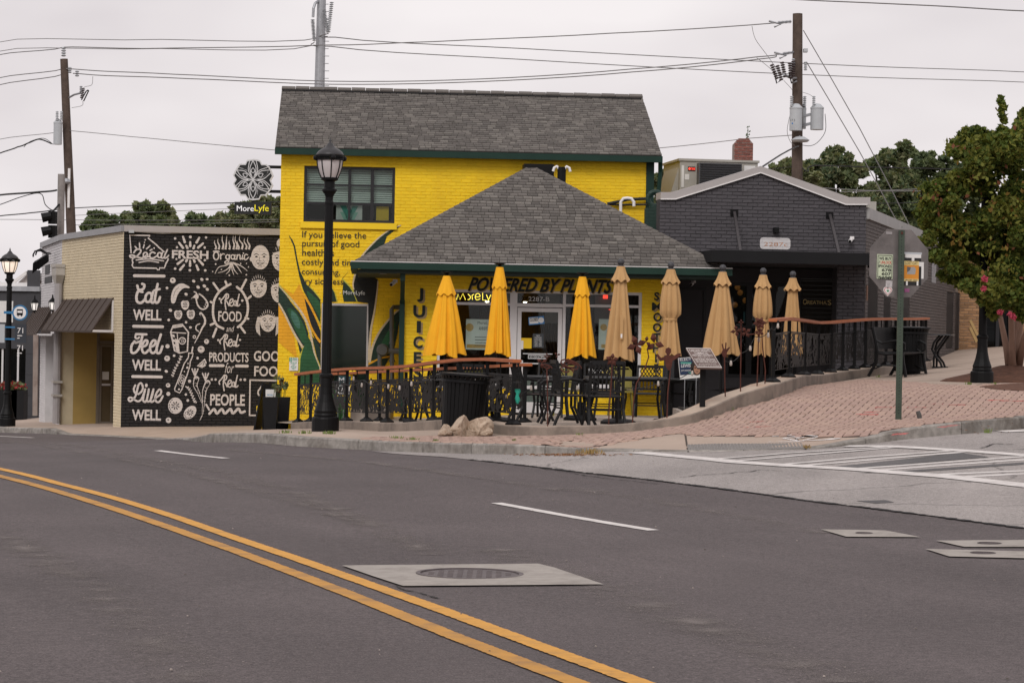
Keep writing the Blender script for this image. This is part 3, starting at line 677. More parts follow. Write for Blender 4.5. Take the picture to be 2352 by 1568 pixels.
m_crack=worn_mat('crack',(.018,.015,.014),.7,14)
for pts,w,par,dz in (([(905,1347),(960,1362),(1010,1376)],.018,road,.005),([(1240,1075),(1380,1098),(1520,1112)],.014,road,.005),([(1560,1098),(1600,1093),(1660,1090),(1740,1082),(1800,1082)],.016,side,.012),([(2250,1030),(2290,1020),(2330,1022)],.025,side,.012)):
    P=dens(pl(pts),.12);rgk=random.Random(len(P));P=[p+Vector((rgk.uniform(-.02,.02),rgk.uniform(-.05,.05))) for p in P];ribbon('asphalt_crack',P,w,dz,m_crack,par,wob=.7)
b=MB();rgk=random.Random(9)
for k in range(150):
    q=hit(Hn,rgk.uniform(-20,2370),rgk.uniform(1040,1568) if k % 3 else rgk.uniform(1045,1200));r_=rgk.uniform(.003,.008);b.lathe([(r_,0),(r_*.8,r_*.7),(r_*.2,r_)],5,(q.x,q.y,q.z+.004))
for pts,w in (([(0,1011),(270,1045),(560,1105),(850,1205),(1000,1275)],.35),([(0,1225),(160,1315),(300,1420),(430,1568)],.4),([(1150,1262),(1500,1395),(1950,1568)],.45)):
    P=dens(pl(pts),.02)
    for k in range(1500):
        q=rgk.choice(P);x,y=q.x+rgk.gauss(0,w*.4),q.y+rgk.gauss(0,w*.3);s_=rgk.uniform(.002,.006);z=.0035
        b.add([(x- s_,y- s_,z),(x+s_,y- s_*.6,z),(x+s_*.7,y+s_,z),(x- s_*.8,y+s_*.7,z)],[(0,1,2,3)])
vz=np.array([v[:2] for v in b.v[-18000:]]);hz=Hn(vz);b.v[-18000:]=[(v[0],v[1],h_+.0045) for v,h_ in zip(b.v[-18000:],hz)]
b.build('loose_grit',mat('loose grit',(.22,.19,.17),.9,rnd=.6),None,label='loose grit and pebbles scattered over the asphalt',cat='gravel',kind='stuff')

# ================================================================ BUILDINGS
CS,BL=.0677,.2032                                        # brick course and length
TH=R(3.5);UY=(math.cos(TH),math.sin(TH),0)
m_yel=mat('yellow painted brick',(.84,.565,.012),.62,var=.08,vs=1.5,rnd=.05,bump=.25,bs=50,dirt=(.62,.36,.012),dscale=1.3,damt=.5)
m_yelj=mat('yellow painted mortar',(.78,.53,.012),.75,var=.08)
YJ=(BL,CS)
def shingle_set():
    return [mat('shingle '+n,c,.92,var=.15,vs=30,rnd=.12,bump=.5,bs=160) for n,c in (('mid',(.122,.110,.100)),('dark',(.096,.087,.079)),('light',(.152,.139,.125)),('mid two',(.112,.102,.093)))]
m_sh=shingle_set();m_roofbed=mat('roof underlay',(.04,.037,.035),.95)

# ---- yellow two-storey building
yo=at(640,700,48.5);YW=Frame((yo.x,yo.y,0),UY)
WYB=YW.uv(1500,500)[0];EZ=YW.uv(700,343)[1];ZB=-.95
yb=thing('yellow_building','tall yellow painted brick building with a grey shingle roof and black grid window','building',M=YW.M)
UWIN=YW.rect(698,382.5,907,511);LWIN=YW.rect(737,697,846,940)
outl=[(0,ZB),(WYB,ZB),(WYB,EZ),(0,EZ)]
slab(YW,yb,'wall',outl,[UWIN,LWIN],m_yelj,.28)
rows(YW,yb,outl,[UWIN,LWIN],CS,BL,.008,.008,m_yel,'brick',near=lambda u,w: abs(u- 2.4)+abs(w- 3.2))
GD=6.2
zr=YW.uv(660,205,3.0)[1]
b=MB();b.poly([(0,ZB),(GD,ZB),(GD,EZ),(GD/2,zr- .1),(0,EZ)],0,.25)
b.build('side_wall',m_yelj,yb,YW.M @ Matrix.Translation((0,GD+.28,0)) @ Matrix.Rotation(R(-90),4,'Z'))
b=MB();b.poly([(0,ZB),(GD,ZB),(GD,EZ),(GD/2,zr- .1),(0,EZ)],0,.25)
b.build('side_wall',m_yelj,yb,YW.M @ Matrix.Translation((WYB,.28,0)) @ Matrix.Rotation(R(90),4,'Z'))
b=MB();b.box(0,WYB,GD+.28,GD+.5,ZB,EZ);b.build('back_wall',m_yelj,yb,YW.M)
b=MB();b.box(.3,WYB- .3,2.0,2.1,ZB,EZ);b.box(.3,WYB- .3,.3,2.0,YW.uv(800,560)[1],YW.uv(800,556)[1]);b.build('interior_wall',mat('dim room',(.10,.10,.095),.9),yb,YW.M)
# roof
o_e=YW.pt(-.12,-.18,EZ+.02);sl=Vector(YW.pt(-.12,3.0,zr))- o_e;RY=Frame(o_e,YW.u,sl);LR=sl.length;RW=WYB+.26
b=MB();b.poly([(0,0),(RW,0),(RW- .06,LR),(.0,LR)],.012,.05);roof=b.build('roof',m_roofbed,yb,RY.M)
rows(RY,roof,[(0,0),(RW,0),(RW- .06,LR),(0,LR)],[],.118,.16,.004,.02,m_sh,'shingle',wedge=True,jitter=.005,lenvar=.3,bond=.43,seed=4,near=lambda u,w: abs(u- 2.0)+abs(w- 1.0)*1.5)
rb=Frame(YW.pt(-.12+RW,6.6,EZ),-YW.u,Vector(YW.pt(-.12,3.0,zr))- Vector(YW.pt(-.12,6.6,EZ)))
b=MB();b.poly([(0,0),(RW,0),(RW,LR),(0,LR)],0,.05);b.build('back_slope',m_roofbed,roof,rb.M)
b=MB()
for i in range(int(RW/.3)):
    b.box(i*.3,i*.3+.29,-.05- .008*(i % 2),.10,LR- .10,LR+.05)
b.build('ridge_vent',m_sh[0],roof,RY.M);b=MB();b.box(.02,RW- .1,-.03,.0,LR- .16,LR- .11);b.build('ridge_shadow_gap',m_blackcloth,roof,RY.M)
b=MB();b.box(-.12,-.12+RW,-.30,-.175,EZ- .13,EZ- .005);b.box(-.10,-.14+RW,-.175,-.02,EZ- .10,EZ- .04);b.build('gutter',m_green,yb,YW.M)
b=MB();b.tube([YW.pt(WYB+.10,-.24,EZ- .05),YW.pt(WYB+.12,-.1,EZ- .3),YW.pt(WYB+.09,-.06,EZ- .8),YW.pt(WYB+.09,-.06,EZ- 2.5)],.045,8);b.build('downspout',m_green,yb)
b=MB();b.box(WYB- .16,WYB+.004,-.03,-.016,EZ- 2.2,EZ- .12);b.build('corner_trim',m_green,yb,YW.M)
# upper window 4 x 3 panes
m_sash=mat('black window sash',(.014,.014,.016),.5)
m_pane=glass_mat('upper glass',(.85,.9,.88),alpha=.9)
u0,u1,w0,w1=UWIN;win=None;b=MB();frame_bars(b,u0,u1,w0,w1,.055,.03,.11)
win=b.build('window',m_sash,yb,YW.M);b=MB();ws=(u1- u0)/4;hs_=(w1- w0)/3
for i in (1,2,3): b.box(u0+i*ws- (.022 if i != 3 else .035),u0+i*ws+(.022 if i != 3 else .035),.04,.09,w0+.055,w1- .055)
for j in (1,2): b.box(u0+.055,u1- .055,.045,.085,w0+j*hs_- .022,w0+j*hs_+.022)
b.build('glazing_bar',m_sash,win,YW.M)
for i in range(4):
    for j in range(3):
        b=MB();b.box(u0+i*ws+.02,u0+(i+1)*ws- .02,.062,.066,w0+j*hs_+.02,w0+(j+1)*hs_- .02);b.build('pane',m_pane,win,YW.M)
m_slat=mat('blind slats',(.76,.80,.76),.6);b=MB();k=0
zb_=w0+hs_*.98
while zb_+k*.045<w1:
    for i in range(4): b.add([(u0+i*ws+.03,.16,zb_+k*.045),(u0+(i+1)*ws- .03,.16,zb_+k*.045),(u0+(i+1)*ws- .03,.185,zb_+k*.045+.037),(u0+i*ws+.03,.185,zb_+k*.045+.037)],[(0,1,2,3)])
    k += 1
b.build('blind',m_slat,win,YW.M)
def panel(name,fr,px0,py0,px1,py1,m,parent,off=0.0,t=.004):
    a=fr.rect(px0,py0,px1,py1,off);b=MB();b.box(a[0],a[1],off- t,off,a[2],a[3]);return b.build(name,m,parent,fr.M)
m_paper=mat('white paper',(.66,.65,.63),.8);m_mint=mat('mint print',(.30,.55,.46),.8);m_teal=mat('teal print',(.10,.34,.28),.8);m_ypaper=mat('yellow paper',(.72,.46,.02),.8)
a_=YW.rect(772,466,832,507,.14)
panel('window_poster',YW,772,470,832,507,m_paper,win,.14);panel('window_poster',YW,864,474,893,508,m_ypaper,win,.14)
b=MB();um=(a_[0]+a_[1])/2;wt=a_[3]- .06
for col,o_,wd in ((0,.0,.12),(1,.13,.09)):
    b.cur=col
    b.poly([(a_[0]+.08,wt- o_),(a_[0]+.08+wd,wt- o_),(um,wt- .25- o_+.1),(um,wt- .36- o_)],.134);b.poly([(a_[1]- .08,wt- o_),(um,wt- .36- o_),(um,wt- .25- o_+.1),(a_[1]- .08- wd,wt- o_)],.1335)
b.build('poster_chevron',[m_teal,m_mint],win,YW.M)
b=MB();b.box(u0- .06,u1+.05,-.06,-.012,w0- .13,w0- .005);b.build('sill',m_yel,yb,YW.M)
# lower window
u0,u1,w0,w1=LWIN;b=MB();frame_bars(b,u0,u1,w0,w1,.045,-.01,.10);lw=b.build('window',mat('grey aluminium',(.42,.40,.40),.5),yb,YW.M)
b=MB();b.box(u0+.05,u1- .05,.03,.036,w0+.05,w1- .05);b.build('pane',mat('painted reflection glass',(.006,.013,.009),.08,var=.5,vs=1.0,spec=.5),lw,YW.M)  # dark green of mirrored trees is put into the pane's own colour
# painted plants: traced over the wall face
QM=lambda x,y: ((1030+x/3.564)/1.633,(980+y/3.564)/1.633)
pj=dict(joints=YJ,rough=.62)
m_leaf=[mat('mural dark green',(.010,.030,.018),var=.35,vs=2.0,**pj),mat('mural green',(.018,.085,.030),var=.4,vs=2.5,**pj),mat('mural lime edge',(.50,.48,.05),var=.2,**pj),mat('mural cream edge',(.60,.49,.33),var=.12,**pj),mat('mural orange',(.76,.36,.012),var=.12,**pj),mat('mural black',(.011,.012,.012),**pj),mat('mural teal',(.05,.14,.10),var=.5,vs=3,**pj)]
DG,GR,LM,CRM,ORG,BK,TL=range(7)
ik=Ink(YW,QM)
ik.shape([(52,560),(52,1080),(300,1290),(260,1010),(160,780)],ORG,lift=-.002).shape([(70,320),(250,440),(330,300),(390,450),(470,840),(600,1080),(560,1000),(440,800),(330,640)],ORG,lift=-.002)
ik.shape([(300,1050),(340,1230),(370,1180)],DG)
ik.shape([(52,330),(130,420),(230,560),(330,680),(400,800),(450,960),(440,1080),(390,1130),(340,1090),(240,920),(150,760),(52,580)],DG)
ik.shape([(170,640),(260,650),(330,740),(390,860),(425,970),(430,1060),(390,1100),(330,1010),(250,860)],GR,True).shape([(230,660),(300,720),(340,830),(330,900),(270,850),(220,740)],TL,True)
ik.stroke([(54,315),(190,470),(330,640),(420,790),(480,960),(510,1150),(560,1330),(606,1450)],26,34,col=CRM,round_=False).stroke([(54,310),(160,425),(260,550)],16,10,col=LM,round_=False)
ik.stroke([(54,560),(130,690),(210,860),(290,1010),(378,1150)],22,30,col=CRM,round_=False)
ik.shape([(185,-357),(240,-285),(275,-200),(300,-50),(340,130),(420,300),(520,400),(612,500),(612,850),(560,740),(480,570),(380,380),(330,200),(290,0),(255,-200)],DG).shape([(430,400),(520,460),(606,560),(610,760),(560,680),(480,540)],GR,True)
ik.stroke([(455,320),(530,400),(614,505)],12,14,col=LM,round_=False)
ik.shape([(375,440),(450,560),(560,800),(614,930),(614,1160),(540,1050),(470,860),(420,650)],BK).stroke([(372,430),(460,560),(560,760),(614,870)],30,26,col=ORG,round_=False).stroke([(375,420),(420,640),(480,860),(560,1010),(614,1080)],16,34,col=ORG,round_=False).stroke([(560,745),(614,850)],12,col=LM,round_=False)
ik.shape([(500,1000),(560,1060),(614,1170),(614,1400),(560,1260)],DG)
ik.shape([(445,1000),(490,1080),(520,1220),(600,1420),(600,1640),(330,1640),(345,1300),(375,1180)],GR).shape([(360,1300),(450,1150),(500,1300),(540,1500),(500,1640),(370,1640)],DG,True)
ik.stroke([(448,990),(425,1090),(365,1200),(335,1320),(330,1640)],16,26,col=LM,round_=False).stroke([(520,1220),(600,1410)],22,30,col=LM,round_=False)
ik.shape([(1690,-477),(1600,-410),(1500,-335),(1460,-215),(1330,-110),(1170,-60),(1240,-160),(1400,-320),(1560,-430)],DG).stroke([(1690,-480),(1560,-430),(1400,-320),(1240,-160),(1160,-60)],12,22,col=CRM,round_=False)
ik.shape([(1080,130),(1130,120),(1380,240),(1370,380),(1340,640),(1290,880),(1265,1120),(1252,1420),(1252,560),(1110,540),(1060,430),(1060,290)],BK).stroke([(1380,260),(1370,400),(1335,660),(1290,900),(1268,1150),(1262,1330)],14,36,col=CRM,round_=False).stroke([(1085,140),(1050,290),(1060,380)],26,12,col=CRM,round_=False)
ik.shape([(750,330),(800,420),(830,540),(750,540)],DG).shape([(1000,120),(910,230),(925,262),(1000,340),(1060,430),(1110,540),(925,540),(905,430),(918,262),(900,232)],DG).stroke([(905,235),(1000,330),(1060,420),(1110,540)],14,26,col=LM,round_=False).stroke([(750,330),(800,420),(835,540)],10,18,col=LM,round_=False)
ik.shape([(1670,640),(1570,720),(1420,920),(1320,1130),(1280,1330),(1540,1270),(1600,1150),(1640,980),(1672,760)],DG).shape([(1600,800),(1500,960),(1430,1100),(1480,1150),(1560,1050),(1610,900)],GR,True).stroke([(1668,640),(1560,740),(1410,930),(1310,1140),(1268,1350)],18,34,col=CRM,round_=False)
ik.shape([(1250,1390),(1400,1310),(1540,1280),(1480,1390),(1450,1460),(1250,1460)],DG).stroke([(1252,1380),(1400,1300),(1545,1270)],16,26,col=ORG,round_=False)
ik.build('plant_mural',m_leaf,yb,lift=.0155)
def ytext(s_,x0,x1,yb_,m,**kw):
    a=YW.uv(x0,yb_);b_=YW.uv(x1,yb_+(x1- x0)*.018);text('wall_lettering',s_,YW.M,a[0],b_[0],a[1],None,m,yb,v=-.022,slope=0,**kw)
m_ink=mat('black lettering',(.03,.028,.02),joints=YJ)
m_winkt=mat('white lettering',(.62,.62,.60),joints=YJ)
for s_,x0,x1,yy in (('If you believe the',694,841,545.5),('pursuit of good',694,825,565.5),('health is',694,767,587),('costly and time',693,822,608),('consuming,',693,781,630),('try sickness',693,788,652)):
    ytext(s_,x0,x1,yy,m_ink,bold=.004)
ytext('- MoreLyfe',780,838,676,m_winkt)
# projecting flower sign
sgn=thing('hanging_sign','flower shaped black and white sign over a black name box on two arms','sign',M=YW.M)
SG=Frame(YW.pt(0,.25,0),YW.u);SQ=lambda x,y: ((860+x/5.225)/1.633,(560+y/5.225)/1.633)
m_sw=mat('sign white',(.60,.60,.60),.5,var=.05);m_sb=mat('sign black',(.012,.013,.013),.45)
out=[(480,195),(560,205),(610,225),(640,295),(740,300),(790,345),(830,420),(868,520),(815,610),(862,705),(815,800),(725,910),(625,912),(590,990),(455,1005),(360,985),(310,905),(215,905),(150,800),(72,680),(125,600),(72,510),(120,410),(200,290),(315,290),(350,215)]
b=MB();b.poly([SG.uv(*SQ(*p)) for p in out],-.06,.12);b.build('sign_face',m_sw,sgn,SG.M)
iki=Ink(SG,SQ);cx,cy=467,600
inn=[(cx+(x- cx)*.925,cy+(y- cy)*.925) for x,y in out];iki.shape(inn,1)
for k in range(6):
    a=math.pi/2+k*math.pi/3;ca,sa=math.cos(a),math.sin(a);pt_=lambda r,o: (cx+r*ca*.98- o*sa,cy- r*sa- o*ca)
    iki.stroke([(cx,cy),pt_(130,45),pt_(240,58),pt_(372,0)],15,round_=False).stroke([(cx,cy),pt_(130,-45),pt_(240,-58),pt_(372,0)],15,round_=False)
    iki.stroke([pt_(80,40),pt_(200,92),pt_(372,62)],14,round_=False).stroke([pt_(80,-40),pt_(200,-92),pt_(372,-62)],14,round_=False)
    iki.stroke([pt_(230,0),pt_(170,36),pt_(135,0),pt_(170,-36)],13,closed=True)
iki.build('sign_print',[m_sw,m_sb],sgn,lift=.062)
a_=SG.rect(*SQ(105,1040),*SQ(832,1275));b=MB();b.box(a_[0],a_[1],-.07,.07,a_[2],a_[3]);nb=b.build('name_box',m_sb,sgn,SG.M)
x0,z0=SG.uv(*SQ(150,1212));x1,_=SG.uv(*SQ(482,1212));text('sign_lettering','More',SG.M,x0,x1,z0,None,mat('lit white',(.8,.8,.8),emit=(1,1,1,.25)),nb,v=-.072,depth=.02)
x0,z0=SG.uv(*SQ(498,1212));x1,_=SG.uv(*SQ(775,1212));text('sign_lettering','Lyfe',SG.M,x0,x1,z0,None,mat('lit yellow',(.75,.65,.02),emit=(1,.85,.02,.25)),nb,v=-.072,depth=.02)
b=MB()
for yy in (347,826): a=SG.uv(*SQ(760,yy));b.box(a[0]- .1,.0,-.03,.03,a[1]- .03,a[1]+.03)
a=SG.uv(*SQ(467,1000));b.box(a[0]- .03,a[0]+.03,-.03,.03,a[1]- .12,a[1]+.06);b.build('bracket_arm',m_black,sgn,SG.M)
# drop-off parking sign on the wall
pk=thing('parking_sign','small white and green parking sign on the yellow wall by the corner','sign',M=YW.M)
PK=lambda x,y: QM(x,y);a=YW.rect(*QM(197,1285),*QM(314,1460));b=MB();b.box(a[0],a[1],-.034,-.026,a[2],a[3]);b.build('plate',m_white,pk,YW.M)
g=YW.rect(*QM(197,1285),*QM(232,1340));m_sgr=mat('sign green',(.03,.30,.16),.5);b=MB();b.box(g[0],g[1],-.0365,-.0345,g[2],g[3]);b.build('green_corner',m_sgr,pk,YW.M)
b=MB()
for s_,x0,x1,yy in ():
    pass
for s_,x0,x1,yy in (('MINUTE',242,302,1310),('PARKING',240,306,1330),('DROP-OFF',212,298,1372),('OR',240,268,1398),('PICK-UP',218,290,1424),('ONLY',230,280,1448)):
    p=YW.uv(*QM(x0,yy));q=YW.uv(*QM(x1,yy));text('',s_,None,p[0],q[0],p[1],p[1]+.045,mb=b,v=-.0365)
b.build('sign_print',m_sgr,pk,YW.M)
b=MB();p=YW.uv(*QM(206,1332));q=YW.uv(*QM(224,1332));text('','5',None,p[0],q[0],p[1],p[1]+.08,mb=b,v=-.038);b.build('sign_print',m_white,pk,YW.M)

# ---- hip-roofed storefront
so=at(928,780,45.5);SF=Frame((so.x,so.y,0),UY);sf=thing('storefront_building','low yellow storefront with a grey hip roof and white framed glass door','building',M=SF.M)
X=lambda px,py=780: SF.uv(px,py)[0]
Z=lambda py,px=1240: SF.uv(px,py)[1]
UR=X(1526);ZF=Z(950);ZS=Z(636.5);uL,uD0,uD1,uR=X(1004),X(1176),X(1293),X(1473);zT,zSill=Z(667.5),Z(887)
hol=[(uL,uD0+.02,zSill,zT),(uD0,uD1,ZF- .2,zT),(uD1- .02,uR,zSill,zT)]
b=MB();z_=ZF- .35
b.box(0,uL,0,.22,z_,ZS);b.build('pillar',m_yelj,sf,SF.M);b=MB();b.box(uR,UR,0,.22,z_,ZS);b.build('pillar',m_yelj,sf,SF.M)
b=MB();b.box(uL,uR,0,.22,zT,ZS);b.build('lintel',m_yelj,sf,SF.M)
b=MB();b.box(uL,uD0,0,.22,z_,zSill);b.build('apron_wall',m_yelj,sf,SF.M);b=MB();b.box(uD1,uR,0,.22,z_,zSill);b.build('apron_wall',m_yelj,sf,SF.M)
DSY=3.0
b=MB();b.box(0.0,.2,.23,DSY,z_,ZS);b.build('side_wall',m_yel,sf,SF.M);b=MB();b.box(UR,UR+.2,0.0,2.2,z_,ZS);b.build('side_wall',mat('charcoal wall',(.03,.03,.032),.8),sf,SF.M)
rows(SF,sf,[(0,z_),(UR,z_),(UR,ZS),(0,ZS)],hol,CS,BL,.008,.008,m_yel,'brick',seed=8,near=lambda u,w: min(abs(u- .3),abs(u- (UR- .2)))+abs(w- 1.2)*.3)
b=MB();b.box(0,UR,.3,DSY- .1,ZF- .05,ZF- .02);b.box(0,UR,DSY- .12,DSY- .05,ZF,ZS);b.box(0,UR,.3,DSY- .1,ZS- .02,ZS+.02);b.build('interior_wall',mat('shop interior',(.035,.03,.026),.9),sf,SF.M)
# aluminium frame, panes, door
zTr0,zTr1=Z(703),Z(697)
fb_=MB();t=.065
def fr_rect(b,a,c,d,e,t=.055): frame_bars(b,a,c,d,e,t,.02,.12)
fr_rect(fb_,uL,uD0+.01,zSill,zT);fr_rect(fb_,uD1- .01,uR,zSill,zT);fb_.box(uL+.055,uD0- .045,.03,.11,zTr0,zTr1);fb_.box(uD1+.045,uR- .055,.03,.11,zTr0,zTr1);fb_.box(uD0+.01,uD0+.09,.018,.122,ZF,zT);fb_.box(uD0+.09,uD1- .01,.03,.11,zTr0- .02,zTr1);fb_.box(uD0+.09,uD1- .01,.03,.11,zT- .05,zT)
fb_.box(uL- .05,uR+.05,-.03,.03,zSill- .05,zSill+.01)
sff=fb_.build('shop_window',m_alu,sf,SF.M)
m_shop=glass_mat('shop glass',(.9,.92,.9),alpha=.95,ior=1.3)
for a,c,d,e in ((uL+.05,uD0- .04,zSill+.05,zTr0),(uL+.05,uD0- .04,zTr1,zT- .05),(uD1+.04,uR- .05,zSill+.05,zTr0),(uD1+.04,uR- .05,zTr1,zT- .05),(uD0+.09,uD1- .01,zTr1,zT- .05)):
    b=MB();b.box(a,c,.064,.070,d,e);b.build('pane',m_shop,sff,SF.M)
b=MB();dz1=zTr0- .035;frame_bars(b,uD0+.10,uD1- .02,ZF+.015,dz1,.075,.035,.085);b.box(uD0+.17,uD1- .09,.04,.08,ZF+.09,ZF+.22);door=b.build('door',m_alu,sf,SF.M)
b=MB();b.box(uD0+.17,uD1- .09,.056,.062,ZF+.22,dz1- .07);b.build('pane',m_shop,door,SF.M)
b=MB();zb_=Z(835);b.tube([SF.pt(uD0+.18,.03,zb_+.0),SF.pt(uD0+.18,-.03,zb_),SF.pt(uD1- .12,-.03,zb_),SF.pt(uD1- .12,.03,zb_)],.014,6);b.tube([SF.pt(uD0+.2,.03,zb_+.05),SF.pt(uD0+.2,-.06,zb_+.05),SF.pt(uD0+.2,-.06,zb_- .28),SF.pt(uD0+.2,.03,zb_- .28)],.014,6);b.build('handle',m_alu,door)
b=MB();b.box(uD0+.17,uD1- .09,.09,.1,ZF+.2,Z(872));b.build('frosted_panel',mat('frosted film',(.22,.25,.24),.6),door,SF.M)
# painted lettering
m_drop=mat('lettering shadow',(.36,.25,.12),joints=YJ);m_lk=mat('lettering black',(.012,.018,.014),joints=YJ)
def sig(s_,px0,px1,pyb,pyt,**kw):
    a=SF.uv(px0,pyb);c=SF.uv(px1,pyt);q_=.5 if len(s_)>1 else 1
    for dx,dz,v,m in ((.035*q_,-.03*q_,-.0165,m_drop),(0,0,-.020,m_lk)): text('wall_lettering',s_,SF.M,a[0]+dx,c[0]+dx,a[1]+dz,c[1]+dz,m,sf,v=v,**kw)
for ch,x0,x1,y1,y0 in (('J',958,972.5,693,662),('U',949,977,729,701),('I',957,967,764,737),('C',949,971,800,772),('E',950,968,834.5,808),('S',949,970,870,843)): sig(ch,x0,x1,y1,y0,bold=.035)
for ch,x0,x1,y1,y0 in (('S',1502,1514,690,671),('M',1497,1520,713,695),('O',1500,1520,738,718),('O',1499,1519,762,742),('T',1500,1517,785,765),('H',1499,1515,809,789),('I',1504,1509,832,813),('E',1502,1512,854,836),('S',1499,1513,880,861)): sig(ch,x0,x1,y1,y0,bold=.03)
sig('POWERED BY PLANTS',1074,1409,668.5,642.5,bold=.03,shear=.45)
m_wl=mat('white vinyl',(.6,.6,.6),.6);m_yl=mat('yellow vinyl',(.55,.43,.14),.6)
def lab(s_,px0,px1,pyb,pyt,m,v=.048,parent=None,**kw):
    a=SF.uv(px0,pyb,v);c=SF.uv(px1,pyt if pyt else pyb,v);return text('glass_lettering',s_,SF.M,a[0],c[0],a[1],c[1] if pyt else None,m,parent or sff,v=v,**kw)
lab('2287-B',1214,1262,691.5,682,m_wl)
lab('More',1352,1382,855.5,None,m_wl,bold=.01);lab('Lyfe',1382,1411,856,None,m_yl,bold=.01)
# neon name
nk=Ink(SF,lambda x,y: ((1480+x/3.92)/1.633,(980+y/3.92)/1.633));nw=9
nk.stroke([(915,560),(935,480),(965,560),(1010,470),(1045,560)],nw,sm=False).stroke([(1085,480),(1120,520),(1105,555),(1080,560)],nw).stroke([(1150,560),(1145,500),(1170,485)],nw).stroke([(1190,520),(1260,515),(1245,475),(1205,480),(1190,530),(1215,565),(1260,550)],nw).stroke([(1300,465),(1300,568),(1350,570)],nw,sm=False).stroke([(1355,490),(1385,560)],nw,sm=False).stroke([(1420,490),(1370,600)],nw,sm=False).stroke([(1490,470),(1460,480),(1455,565)],nw).stroke([(1435,510),(1490,510)],nw,sm=False).stroke([(1510,530),(1570,525),(1545,490),(1510,510),(1520,560),(1570,550)],nw)
nk.build('neon_lettering',mat('neon yellow',(.9,.75,.1),emit=(1,.78,.08,2.2)),sff,lift=-.13)
# posters, cards and boards behind and on the glass
m_post=mat('poster paper',(.55,.62,.60),.8,var=.15,vs=4);m_cblue=mat('closed sign blue',(.05,.20,.45),.6);m_blk=mat('print black',(.02,.02,.02),.7);m_tan2=mat('print tan',(.45,.30,.10),.7)
for x0,x1,xt in ((1074,1140,1090),(1383,1440,1372)):
    pp=panel('window_poster',SF,x0- (4 if x0<1200 else 8),733,x1,803,m_post,sff,.10)
    a=SF.rect(x0- 4,733,x1,803,.1);wd=a[1]- a[0];ht=a[3]- a[2]
    bb=MB();text('','MoreLyfe',None,a[0]+wd*.38,a[0]+wd*.85,a[3]- ht*.16,None,mb=bb,v=.0955);text('','ANNIVERSARY',None,a[0]+wd*.42,a[1]- .02,a[3]- ht*.36,a[3]- ht*.24,mb=bb,v=.0955,bold=.01);text('','VIBES',None,a[0]+wd*.7,a[1]- .03,a[3]- ht*.44,a[3]- ht*.39,mb=bb,v=.0955,bold=.02)
    for k in range(4): bb.box(a[0]+wd*.3,a[0]+wd*(.92- .07*(k % 2)),.0953,.0958,a[2]+ht*(.4- .09*k),a[2]+ht*(.42- .09*k))
    bb.build('poster_print',m_blk,pp,SF.M);bb=MB();text('','3',None,a[0]+wd*.76,a[0]+wd*.88,a[3]- ht*.18,a[3]- ht*.02,mb=bb,v=.0952,bold=.03);bb.box(a[0]+.02,a[1]- .02,.0954,.0959,a[2]+.03,a[2]+.10);bb.poly([(a[0]+wd*.12+wd*.13*math.cos(q),a[3]- ht*.27+wd*.13*math.sin(q)) for q in np.linspace(0,6.28,14,endpoint=False)],.0953);bb.build('poster_print',m_tan2,pp,SF.M)
a=SF.rect(1214,727,1250,745,.05);rm=SF.M @ Matrix.Translation(((a[0]+a[1])/2,.05,(a[2]+a[3])/2)) @ Matrix.Rotation(R(-6),4,'Y')
wd=a[1]- a[0];ht=a[3]- a[2];b=MB();b.box(-wd/2,wd/2,-.004,0,-ht/2,ht/2);cs_=b.build('closed_card',m_cblue,door,rm)
b=MB();b.box(-wd/2+.015,wd*.12,-.0065,-.0045,-ht/2+.02,ht/2- .015);b.build('card_print',m_paper,cs_,rm)
b=MB();text('','CLOSED',None,-wd/2+.025,wd*.11,-.01,ht*.36,mb=b,v=-.008,bold=.02);b.build('card_print',m_blk,cs_,rm);b=MB();b.poly([(wd*.3+.055*math.cos(q),.055*math.sin(q)) for q in np.linspace(0,6.28,16,endpoint=False)],-.006);b.build('card_print',m_paper,cs_,rm)
hp=panel('hours_card',SF,1223.5,766,1248.5,798.5,mat('hours card',(.05,.055,.06),.6),door,.05)
for k,s_ in enumerate(('NEW','SUMMER','HOURS','8AM - 7PM','9AM - 6PM','10AM - 4PM')):
    wd=4+(len(s_)>4)*4;lab(s_,1236- wd,1236+wd,772.5+k*4.6,769.2+k*4.6,m_wl,v=.0445,parent=hp)
panel('door_flyer',SF,1193,776,1221,800,m_ypaper,door,.05);panel('door_flyer',SF,1194,782,1202,802,m_paper,door,.044)
b=MB();a=SF.rect(1213,815,1257,824,.05);frame_bars(b,a[0],a[1],a[2],a[3],.012,.046,.05);b.box(a[0]- .1,a[1]+.1,.046,.05,a[3]+.015,a[3]+.03);b.build('door_notice',m_wl,door,SF.M);lab('NO CASH ACCEPTED',1217,1253,822,817,m_wl,v=.048,parent=door)
# shop interior: menu boards, curtain, pendant lamps, red price lights
m_menu=mat('menu board',(.20,.19,.19),.8);m_curt=mat('brown curtain',(.12,.065,.02),.9,var=.4,vs=6)
for x0,y0,x1,y1 in ((1252,672,1285,742),(1366,680,1408,742),(1412,700,1445,730)): panel('menu_board',SF,x0,y0,x1,y1,m_menu,sf,1.6)
b=MB();a=SF.rect(1236,690,1286,950,2.2);n=24
b.add([(a[0]+(a[1]- a[0])*i/n,2.2+.05*math.sin(i*1.7),z) for z in (a[2],a[3]) for i in range(n+1)],[(i,i+1,i+n+2,i+n+1) for i in range(n)]);b.build('curtain',m_curt,sf,SF.M)
a=SF.rect(1100,705,1128,880,2.2);b=MB();b.add([(a[0]+(a[1]- a[0])*i/n,2.2+.05*math.sin(i*1.7),z) for z in (a[2],a[3]) for i in range(n+1)],[(i,i+1,i+n+2,i+n+1) for i in range(n)]);b.build('curtain',m_curt,sf,SF.M)
